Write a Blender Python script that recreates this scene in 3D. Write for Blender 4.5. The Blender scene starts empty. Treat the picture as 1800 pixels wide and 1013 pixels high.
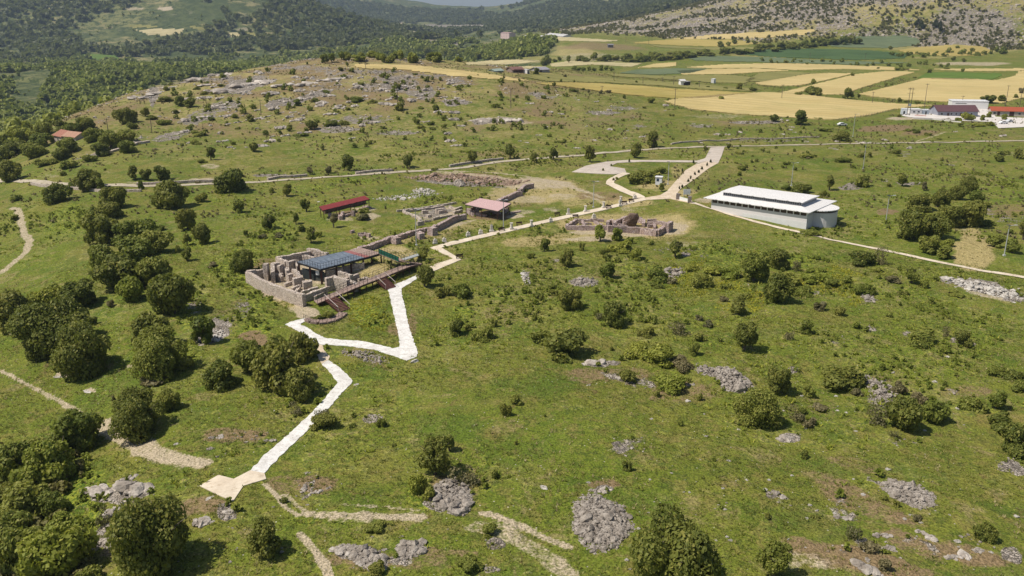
import bpy, bmesh, math, random
import numpy as np
from mathutils import Vector, Matrix
from mathutils.geometry import delaunay_2d_cdt
random.seed(7); RNG = np.random.default_rng(11)
C = bpy.data.collections.new('place'); bpy.context.scene.collection.children.link(C)
sc = bpy.context.scene
# ---------------------------------------------------------------- camera, sky, sun, exposure
CAMH = 50.0; PITCH = math.radians(17.6); F = 1500.0
cam = bpy.data.cameras.new('camera'); cam.sensor_width = 36; cam.lens = 30.0
cam.clip_start = 1.0; cam.clip_end = 40000
co = bpy.data.objects.new('camera', cam); C.objects.link(co)
co.location = (0, 0, CAMH); co.rotation_euler = (math.pi/2 - PITCH, 0, 0); sc.camera = co
SUN_EL = math.radians(57); SUN_AZ = math.radians(-104)          # azimuth measured clockwise from +Y
w = bpy.data.worlds.new('World'); sc.world = w; w.use_nodes = True
nt = w.node_tree; bg = nt.nodes['Background']
sky = nt.nodes.new('ShaderNodeTexSky'); sky.sky_type = 'NISHITA'; sky.sun_disc = False
sky.sun_elevation = SUN_EL; sky.sun_rotation = SUN_AZ; sky.altitude = 800; sky.air_density = 1.0; sky.dust_density = 1.5
nt.links.new(sky.outputs[0], bg.inputs[0]); bg.inputs[1].default_value = 0.07
sun = bpy.data.lights.new('sun', 'SUN'); sun.energy = 4.6; sun.angle = math.radians(0.53); sun.color = (1.0, 0.93, 0.82)
so = bpy.data.objects.new('sun', sun); C.objects.link(so); so.location = (-200, 150, 400)
sd = Vector((math.sin(SUN_AZ)*math.cos(SUN_EL), math.cos(SUN_AZ)*math.cos(SUN_EL), math.sin(SUN_EL)))
so.rotation_euler = sd.to_track_quat('Z', 'Y').to_euler()
sc.view_settings.view_transform = 'Standard'; sc.view_settings.look = 'None'
sc.view_settings.exposure = 0.26; sc.view_settings.gamma = 1.0
sc.render.engine = 'CYCLES'
try:
    sc.cycles.volume_bounces = 0; sc.cycles.transparent_max_bounces = 8; sc.cycles.max_bounces = 4
    sc.cycles.diffuse_bounces = 2
except Exception: pass

# ---------------------------------------------------------------- small helpers
def tag(o, label=None, cat=None, group=None, kind=None):
    if label: o['label'] = label
    if cat: o['category'] = cat
    if group: o['group'] = group
    if kind: o['kind'] = kind
    return o
def empty(name, loc):
    o = bpy.data.objects.new(name, None); o.empty_display_size = 0.5; C.objects.link(o); o.location = loc; return o
def thing(name, label, cat, loc, group=None):
    return tag(empty(name, loc), label, cat, group)
def link(name, me, parent=None, loc=None):
    o = bpy.data.objects.new(name, me); C.objects.link(o)
    if parent is not None: o.parent = parent
    if loc is not None: o.location = loc
    return o
def np_mesh(name, verts, faces, mat=None, smooth=False):
    """verts (n,3); faces (m,3) or (m,4) arrays"""
    verts = np.asarray(verts, dtype=np.float32); faces = np.asarray(faces, dtype=np.int32)
    me = bpy.data.meshes.new(name); n, k = faces.shape
    me.vertices.add(len(verts)); me.vertices.foreach_set('co', verts.ravel())
    me.loops.add(n*k); me.loops.foreach_set('vertex_index', faces.ravel())
    me.polygons.add(n); me.polygons.foreach_set('loop_start', np.arange(0, n*k, k, dtype=np.int32))
    me.polygons.foreach_set('use_smooth', np.full(n, smooth, dtype=bool))
    me.update(calc_edges=True)
    if mat: me.materials.append(mat)
    return me
class MB:
    def __init__(s): s.v = []; s.f = []
    def add(s, vs, fs):
        o = len(s.v); s.v += [tuple(p) for p in vs]; s.f += [tuple(i+o for i in f) for f in fs]
    def hexa(s, b, t):                       # 4 bottom points, 4 top points (ccw from above)
        s.add(list(b)+list(t), [(3,2,1,0),(4,5,6,7),(0,1,5,4),(1,2,6,5),(2,3,7,6),(3,0,4,7)])
    def box(s, c, size, rz=0.0):
        cx, cy, cz = c; a, b, h = size[0]/2, size[1]/2, size[2]/2; cr, sr = math.cos(rz), math.sin(rz)
        P = [(cx+x*cr-y*sr, cy+x*sr+y*cr) for x, y in ((-a,-b),(a,-b),(a,b),(-a,b))]
        s.hexa([(x, y, cz-h) for x, y in P], [(x, y, cz+h) for x, y in P])
    def bar(s, p, q, wd, ht=None):           # beam between two points
        p = Vector(p); q = Vector(q); d = (q-p); ht = ht or wd
        if d.length < 1e-6: return
        d.normalize(); up = Vector((0,0,1))
        if abs(d.z) > .95: up = Vector((0,1,0))
        r = d.cross(up).normalized()*wd/2; u = r.cross(d).normalized()*ht/2
        s.add([p-r-u, p+r-u, p+r+u, p-r+u, q-r-u, q+r-u, q+r+u, q-r+u],
              [(0,3,2,1)[::-1],(4,5,6,7)[::-1],(0,1,5,4)[::-1],(1,2,6,5)[::-1],(2,3,7,6)[::-1],(3,0,4,7)[::-1]])
    def tube(s, p, q, r0, r1, n=8):
        p = Vector(p); q = Vector(q); d = (q-p).normalized(); up = Vector((0,0,1)) if abs(d.z) < .95 else Vector((0,1,0))
        a = d.cross(up).normalized(); b = a.cross(d)
        vs = [p+(a*math.cos(t)+b*math.sin(t))*r0 for t in [i*2*math.pi/n for i in range(n)]]
        vs += [q+(a*math.cos(t)+b*math.sin(t))*r1 for t in [i*2*math.pi/n for i in range(n)]]
        fs = [(i, (i+1)%n, n+(i+1)%n, n+i) for i in range(n)]+[tuple(range(n))[::-1], tuple(range(n, 2*n))]
        s.add(vs, fs)
    def sheet(s, pts): s.add(pts, [tuple(range(len(pts)))])
    def build(s, name, mat, parent=None, origin=None, smooth=False):
        o0 = Vector(origin) if origin is not None else (Vector(parent.location) if parent is not None else Vector((0,0,0)))
        me = bpy.data.meshes.new(name); me.from_pydata([tuple(Vector(p)-o0) for p in s.v], [], s.f)
        bm = bmesh.new(); bm.from_mesh(me); bmesh.ops.recalc_face_normals(bm, faces=bm.faces); bm.to_mesh(me); bm.free()
        if mat: me.materials.append(mat)
        if smooth: me.polygons.foreach_set('use_smooth', [True]*len(me.polygons))
        o = link(name, me, parent)
        if origin is not None and parent is None: o.location = o0
        if origin is not None and parent is not None: o.location = o0-Vector(parent.location)
        return o

# ---------------------------------------------------------------- noise
def _hash(xi, yi, seed):
    with np.errstate(over='ignore'):
        h = (xi.astype(np.int64)*374761393 + yi.astype(np.int64)*668265263 + seed*144269504) & 0xffffffff
        h = ((h ^ (h >> 13))*1274126177) & 0xffffffff
        h = (h ^ (h >> 16)) & 0xffffffff
    return h/4294967295.0
def vn(x, y, seed=0):
    xi = np.floor(x); yi = np.floor(y); fx = x-xi; fy = y-yi
    fx = fx*fx*(3-2*fx); fy = fy*fy*(3-2*fy)
    a = _hash(xi, yi, seed); b = _hash(xi+1, yi, seed); c = _hash(xi, yi+1, seed); d = _hash(xi+1, yi+1, seed)
    return (a*(1-fx)+b*fx)*(1-fy)+(c*(1-fx)+d*fx)*fy
def fbm(x, y, wl, octs=3, seed=0):
    s = 0; a = 1; t = 0
    for i in range(octs):
        s = s+a*(vn(x/wl+i*17.3, y/wl-i*9.1, seed+i)*2-1); t += a; a *= .5; wl = wl*.48
    return s/t
def sstep(e0, e1, x):
    t = np.clip((x-e0)/(e1-e0), 0, 1); return t*t*(3-2*t)

# ---------------------------------------------------------------- terrain shape
# rim of the plateau: left of this line the land falls to the river valley  (x, y, depth, width)
RIM = np.array([(-8,-200,10,60),(-22,30,12,55),(-36,85,11,50),(-78,160,9,60),(-128,265,12,70),(-196,400,30,95),(-205,470,40,110),(-120,640,50,150),
                (-10,760,48,200),(60,1000,45,260),(120,1500,40,300),(200,2600,20,400),(400,6000,10,500)], float)
def rim_drop(x, y):
    best = np.full(x.shape, 1e9); dep = np.zeros(x.shape); wid = np.ones(x.shape); sg = np.zeros(x.shape)
    for i in range(len(RIM)-1):
        ax, ay, ad, aw = RIM[i]; bx, by, bd, bw = RIM[i+1]
        dx, dy = bx-ax, by-ay; L = dx*dx+dy*dy
        t = np.clip(((x-ax)*dx+(y-ay)*dy)/L, 0, 1)
        d = np.hypot(x-(ax+t*dx), y-(ay+t*dy)); m = d < best
        best = np.where(m, d, best); dep = np.where(m, ad+(bd-ad)*t, dep); wid = np.where(m, aw+(bw-aw)*t, wid)
        sg = np.where(m, np.sign(dx*(y-ay)-dy*(x-ax)), sg)
    s = best*sg                                # positive on the left
    return dep*sstep(-0.12, 1.0, s/wid), s
def gau(x, y, cx, cy, sx, sy, ang=0):
    c, s = math.cos(ang), math.sin(ang); X = (x-cx)*c+(y-cy)*s; Y = -(x-cx)*s+(y-cy)*c
    return np.exp(-(X/sx)**2-(Y/sy)**2)
def hraw(x, y):
    drop, s = rim_drop(x, y); r = np.hypot(x, y)
    z = -drop
    fr = gau(x, y, -95, 575, 175, 190) ; bk = gau(x, y, -95, 575, 175, 130)
    z = z + 23*np.where(y < 575, fr, bk)
    z = z + 3.5*gau(x, y, 60, 640, 160, 120)
    # field plain rises gently towards the far right
    z = z + 16*sstep(700, 1400, y)*sstep(-200, 400, x)
    # near knoll relief
    z = z - 3.0*gau(x, y, -62, 108, 16, 30, .4) + 1.2*gau(x, y, 20, 75, 30, 20) - 1.5*gau(x,y,75,95,40,30)
    z = z + 2.3*gau(x, y, 50, 243, 20, 26)
    z = z + 1.5*gau(x, y, -27.5, 168, 6.5, 6)          # dry earth bank beside the platform
    # right rocky mountain
    q = (x-170)*0.80+(np.minimum(y,1750)-1330)*0.42-np.maximum(y-1750,0)*.12
    z = z + 330*sstep(0, 1300, q)*sstep(1150, 1450, y)
    # stony knoll in the middle distance, and its farmland shelf
    z = z + 34*gau(x, y, -160, 1900, 260, 260) + 14*gau(x, y, 60, 1450, 200, 260)
    # wooded rises left
    z = z + 26*gau(x, y, -560, 1150, 300, 260)+ 14*gau(x, y, -420, 620, 90, 70) + 9*gau(x, y, -300, 950, 140, 130)
    # mid dark ridge, far mountains
    z = z + 150*gau(x, y, -1150, 2500, 620, 420, .12) + 60*gau(x, y, -640, 2350, 260, 330)
    z = z + 340*gau(x, y, -1900, 5200, 1260, 1000)
    z = z + 560*gau(x, y, 1700, 4700, 1230, 1300)
    z = z + 150*gau(x, y, 0, 9500, 9000, 900)*(.9+.25*np.sin(x/700.0))
    z = z + 500*gau(x, y, -4200, 4500, 2000, 2000)
    far = sstep(300, 900, r); vf = sstep(1500, 3500, r)
    hillm = np.clip(gau(x, y, -110, 500, 200, 180)+sstep(0, 250, q)*sstep(1150,1450,y), 0, 1)
    z = z + 1.1*fbm(x, y, 90, 2, 3)*(1+3*vf) + .85*fbm(x, y, 26, 2, 5) + .34*fbm(x, y, 8, 2, 8)*(1-sstep(300,600,r)) + .07*fbm(x, y, 2.6, 2, 9)*(1-sstep(120, 300, r))
    z = z + hillm*(2.6*fbm(x, y, 45, 3, 21)+1.3*np.abs(fbm(x, y, 16, 2, 31)))
    z = z + vf*(26*fbm(x, y, 800, 4, 41)+8*fbm(x, y, 260, 3, 44)) + far*(1-vf)*sstep(0, 120, s)*6*fbm(x, y, 180, 3, 51)
    return z
TH = np.concatenate([np.radians(np.arange(-180, -37.5, 3.5)), np.radians(np.linspace(-37, 37, 860)), np.radians(np.arange(40.5, 180.1, 3.5)), [math.pi]])
RR = np.concatenate([[0.5, 6, 12, 18], 24*1.0056**np.arange(0, 1150)]); RR = RR[RR < 14000]
NR, NT = len(RR), len(TH)
GX = RR[:, None]*np.sin(TH)[None]; GY = RR[:, None]*np.cos(TH)[None]
GZ = hraw(GX, GY)
def H(x, y):
    x = np.asarray(x, float); y = np.asarray(y, float)
    r = np.clip(np.hypot(x, y), RR[0], RR[-1]*.9999); th = np.arctan2(x, y)
    i = np.clip(np.searchsorted(RR, r)-1, 0, NR-2); j = np.clip(np.searchsorted(TH, th)-1, 0, NT-2)
    fi = (r-RR[i])/(RR[i+1]-RR[i]); fj = np.clip((th-TH[j])/np.maximum(TH[j+1]-TH[j], 1e-9), 0, 1)
    return (GZ[i, j]*(1-fi)+GZ[i+1, j]*fi)*(1-fj)+(GZ[i, j+1]*(1-fi)+GZ[i+1, j+1]*fi)*fj
def h1(x, y): return float(H(np.array([x]), np.array([y]))[0])
CP, SP = math.cos(PITCH), math.sin(PITCH)
def rays(u, v):
    a = (np.asarray(u, float)-900)/F; b = (506.5-np.asarray(v, float))/F
    dx = a; dy = CP+b*SP; dz = -SP+b*CP; return dx, dy, dz
RS = 30*1.004**np.arange(0, 1540)
def ground(u, v, off=0.0):
    """where the sight line of a point in the photo meets the land (arrays)"""
    u = np.atleast_1d(np.asarray(u, float)); v = np.atleast_1d(np.asarray(v, float)); dx, dy, dz = rays(u, v)
    hn = np.hypot(dx, dy); X = dx/hn; Y = dy/hn; S = dz/hn
    G = CAMH+S[:, None]*RS[None]-(H(X[:, None]*RS[None], Y[:, None]*RS[None])+off)
    neg = G < 0; k = np.where(neg.any(1), neg.argmax(1), len(RS)-1); k = np.maximum(k, 1); ar = np.arange(len(u))
    g0, g1 = G[ar, k-1], G[ar, k]; t = np.where(neg.any(1), g0/(g0-g1+1e-9), 1); r = RS[k-1]+(RS[k]-RS[k-1])*t
    return np.stack([X*r, Y*r, H(X*r, Y*r)], 1)
def gp(u, v, off=0.0): return Vector(ground([u], [v], off)[0])
def onplane(u, v, z):
    dx, dy, dz = rays(u, v); t = (z-CAMH)/dz; return Vector((dx*t, dy*t, z))
def ppm(p): return F/(Vector(p)-Vector((0, 0, CAMH))).length       # photo pixels per metre there
def project(x, y, z):
    dz = z-CAMH; d = y*CP-dz*SP; return 900+F*x/d, 506.5-F*(y*SP+dz*CP)/d, d

# ---------------------------------------------------------------- materials
def newmat(name):
    m = bpy.data.materials.new(name); m.use_nodes = True; t = m.node_tree; t.nodes.clear(); return m, t
class NB:
    def __init__(s, t): s.t = t; s.tc = t.nodes.new('ShaderNodeTexCoord'); s.vec = s.tc.outputs['Object']
    def n(s, typ, **kw):
        nd = s.t.nodes.new(typ)
        for k, v in kw.items(): setattr(nd, k, v)
        return nd
    def put(s, sock, v):
        if isinstance(v, bpy.types.NodeSocket): s.t.links.new(v, sock)
        elif isinstance(v, (tuple, list)): sock.default_value = (*v, 1) if len(v) == 3 and len(sock.default_value) == 4 else v
        else: sock.default_value = v
    def noise(s, scale, detail=3, rough=.55, vec=None, dist=0):
        nd = s.n('ShaderNodeTexNoise'); s.put(nd.inputs['Vector'], vec or s.vec); nd.inputs['Scale'].default_value = scale
        nd.inputs['Detail'].default_value = detail; nd.inputs['Roughness'].default_value = rough; nd.inputs['Distortion'].default_value = dist
        return nd.outputs['Fac']
    def vor(s, scale, feat='F1', out='Distance', vec=None, rnd=1):
        nd = s.n('ShaderNodeTexVoronoi'); nd.feature = feat; s.put(nd.inputs['Vector'], vec or s.vec); nd.inputs['Scale'].default_value = scale
        nd.inputs['Randomness'].default_value = rnd; return nd.outputs[out]
    def ramp(s, fac, lo, hi):
        nd = s.n('ShaderNodeMapRange'); nd.interpolation_type = 'SMOOTHSTEP'; s.put(nd.inputs[0], fac); s.put(nd.inputs[1], lo); s.put(nd.inputs[2], hi); return nd.outputs[0]
    def mix(s, f, a, b, blend='MIX'):
        nd = s.n('ShaderNodeMix'); nd.data_type = 'RGBA'; nd.blend_type = blend; s.put(nd.inputs[0], f); s.put(nd.inputs[6], a); s.put(nd.inputs[7], b); return nd.outputs[2]
    def math(s, op, a, b=0.0):
        nd = s.n('ShaderNodeMath'); nd.operation = op; s.put(nd.inputs[0], a); s.put(nd.inputs[1], b); return nd.outputs[0]
    def bump(s, h, dist=.1, strength=1, nrm=None):
        nd = s.n('ShaderNodeBump'); s.put(nd.inputs['Height'], h); nd.inputs['Distance'].default_value = dist; nd.inputs['Strength'].default_value = strength
        if nrm: s.put(nd.inputs['Normal'], nrm)
        return nd.outputs[0]
    def out(s, col, rough=.9, nrm=None, spec=.3, **kw):
        p = s.n('ShaderNodeBsdfPrincipled'); s.put(p.inputs['Base Color'], col); s.put(p.inputs['Roughness'], rough); p.inputs['Specular IOR Level'].default_value = spec
        if nrm: s.put(p.inputs['Normal'], nrm)
        for k, v in kw.items(): s.put(p.inputs[k.replace('_', ' ')], v)
        o = s.n('ShaderNodeOutputMaterial'); s.t.links.new(p.outputs[0], o.inputs[0]); return p
def rough_mat(name, c1, c2, scale=1.0, rough=.9, bump=.05, c3=None, spec=.3, fine=8.0):
    m, t = newmat(name); b = NB(t)
    col = b.mix(b.ramp(b.noise(scale, 4), .35, .65), c1, c2)
    if c3: col = b.mix(b.ramp(b.noise(scale*3.1, 5, .7), .52, .68), col, c3)
    k = b.noise(scale*fine, 3)
    col = b.mix(.35, col, b.mix(k, (0.4, 0.4, 0.4), (1.4, 1.4, 1.4)), 'MULTIPLY')
    b.out(col, rough, b.bump(k, bump), spec); return m
# ---------------------------------------------------------------- the ground: masks of what covers it (bare rock, pale earth, straw, weeds, brown herbs, woodland floor)
CH = dict(rock=0, tan=1, straw=2, lush=3, brown=4, wood=5)
MASK = np.zeros((6, NR, NT), np.float32)
def window(cx, cy, R):
    r = math.hypot(cx, cy); i0 = np.searchsorted(RR, max(r-R, 0)); i1 = np.searchsorted(RR, r+R)+1
    if R > r*.9: return i0, i1, 0, NT
    a = math.asin(min(R/r, .99)); th = math.atan2(cx, cy)
    return max(i0-1, 0), min(i1, NR), max(np.searchsorted(TH, th-a)-1, 0), min(np.searchsorted(TH, th+a)+1, NT)
def paint(ells):
    """(channel, u, v, half width, half height, strength, tilt) patches seen in the photo, laid on the land"""
    E = [tuple(e)+(1.0, 0.0)[len(e)-5:] if len(e) < 7 else tuple(e) for e in ells]
    U = []; V = []
    for ch, u, v, ru, rv, s, a in E:
        ca, sa = math.cos(math.radians(a)), math.sin(math.radians(a))
        for du, dv in ((0, 0), (ru*ca, ru*sa), (-ru*ca, -ru*sa), (-rv*sa, rv*ca), (rv*sa, -rv*ca)): U.append(u+du); V.append(v+dv)
    P = ground(U, V).reshape(len(E), 5, 3)
    for n, (e, p) in enumerate(zip(E, P)):
        c = p[0, :2]; a1 = (p[1]-p[2])[:2]/2; a2 = (p[3]-p[4])[:2]/2
        dist = np.hypot(*c); lim1 = e[3]/F*dist*4; lim2 = e[4]/F*dist*max(4, min(dist/50*1.6, 14)); l1, l2 = np.hypot(*a1), np.hypot(*a2)
        if l1 > max(lim1, lim2*abs(math.sin(math.radians(e[6])))+lim1): a1 = a1*lim1/l1
        if l2 > lim2: a2 = a2*lim2/l2
        M = np.array([a1, a2]).T
        if abs(np.linalg.det(M)) < 1e-3: continue
        R = (np.hypot(*a1)+np.hypot(*a2))*1.25
        if R > 2500: continue
        i0, i1, j0, j1 = window(c[0], c[1], R); x = GX[i0:i1, j0:j1]; y = GY[i0:i1, j0:j1]
        q = np.linalg.inv(M)@np.stack([(x-c[0]).ravel(), (y-c[1]).ravel()]); d = np.hypot(q[0], q[1]).reshape(x.shape)
        wl = max(.6*min(np.hypot(*a1), np.hypot(*a2)), .8)
        d = d+.28*fbm(x, y, wl, 3, 100+n); val = e[5]*(1-sstep(.62, 1.1, d)); k = CH[e[0]]
        MASK[k, i0:i1, j0:j1] = np.maximum(MASK[k, i0:i1, j0:j1], val)
def inside(poly, x, y):
    r = np.zeros(x.shape, bool); n = len(poly); j = n-1
    for i in range(n):
        xi, yi = poly[i][:2]; xj, yj = poly[j][:2]
        if yi != yj: r ^= ((yi > y) != (yj > y)) & (x < (xj-xi)*(y-yi)/(yj-yi)+xi)
        j = i
    return r
def dens(pts, n=6, closed=True):
    out = []; m = len(pts)
    for i in range(m if closed else m-1):
        a = pts[i]; b = pts[(i+1) % m]
        for k in range(n): t = k/n; out.append((a[0]+(b[0]-a[0])*t, a[1]+(b[1]-a[1])*t))
    if not closed: out.append(pts[-1])
    return out
def wpoly(px, n=6, closed=True):
    d = dens(px, n, closed); return ground([p[0] for p in d], [p[1] for p in d])
def paint_poly(ch, px, s=1.0):
    P = wpoly(px); c = P[:, :2].mean(0); R = np.hypot(*(P[:, :2]-c).T).max()*1.05; i0, i1, j0, j1 = window(c[0], c[1], R)
    x = GX[i0:i1, j0:j1]; y = GY[i0:i1, j0:j1]; jx = fbm(x, y, 5, 2, 7)*R*.02; k = CH[ch]
    MASK[k, i0:i1, j0:j1] = np.maximum(MASK[k, i0:i1, j0:j1], s*inside(P, x+jx, y-jx))
def paint_line(ch, px, wm, s=1.0, ragged=.4):
    P = wpoly(px, 4, False)[:, :2]
    for a, b in zip(P[:-1], P[1:]):
        c = (a+b)/2; L = np.hypot(*(b-a)); i0, i1, j0, j1 = window(c[0], c[1], L/2+wm*1.5); x = GX[i0:i1, j0:j1]; y = GY[i0:i1, j0:j1]
        d = b-a; t = np.clip(((x-a[0])*d[0]+(y-a[1])*d[1])/max(L*L, 1e-6), 0, 1); dd = np.hypot(x-a[0]-t*d[0], y-a[1]-t*d[1])
        dd = dd*(1+ragged*fbm(x, y, 1.7, 2, 77)); k = CH[ch]
        MASK[k, i0:i1, j0:j1] = np.maximum(MASK[k, i0:i1, j0:j1], s*(1-sstep(.35*wm, .62*wm, dd)))
# broad cover from the lie of the land
_d, SGN = rim_drop(GX, GY); RAD = np.hypot(GX, GY)
ridge = gau(GX, GY, -125, 505, 190, 150)*(1-sstep(0, 120, SGN))
qh = (GX-170)*0.80+(np.minimum(GY,1750)-1330)*0.42-np.maximum(GY-1750,0)*.12; rh = sstep(0, 120, qh)*sstep(1150, 1400, GY)*(1-sstep(2000, 2500, RAD))
n1 = fbm(GX, GY, 38, 3, 61); n2 = fbm(GX, GY, 14, 3, 62); n3 = fbm(GX, GY, 240, 3, 63)
MASK[0] = np.clip(ridge*(.36+.62*n1+.35*n2), 0, .8)
MASK[0] = np.maximum(MASK[0], rh*(.53+.14*n3+.30*n1+.15*n2)*(1-sstep(2400, 3400, RAD)))
MASK[0] = np.maximum(MASK[0], gau(GX, GY, -150, 1800, 220, 160)*(.45+.4*n1))
MASK[2] = np.clip(.22*n3+.16+.66*ridge+.3*n1*.4+.55*rh+.10*n2, 0, .85)*(1-.6*sstep(0, 60, SGN))
MASK[4] = np.clip(ridge*(.56+.6*n2-.2*n1)+.10+.35*n1+.25*n2+.25*rh, 0, .65)
MASK[3] = np.clip(.25+.5*n1+.3*n2, 0, .5)*(1-sstep(300, 420, RAD))
vw = sstep(5, 60, SGN)*sstep(380, 520, RAD)*(1-rh)
MASK[5] = np.clip(vw*(.95+.25*n3), 0, 1)
MASK[5] = np.maximum(MASK[5], sstep(1700, 2600, RAD)*(1-rh)*np.clip(.85+.5*n3, 0, 1))
MASK[5] = np.maximum(MASK[5], sstep(2900, 3600, RAD))
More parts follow.
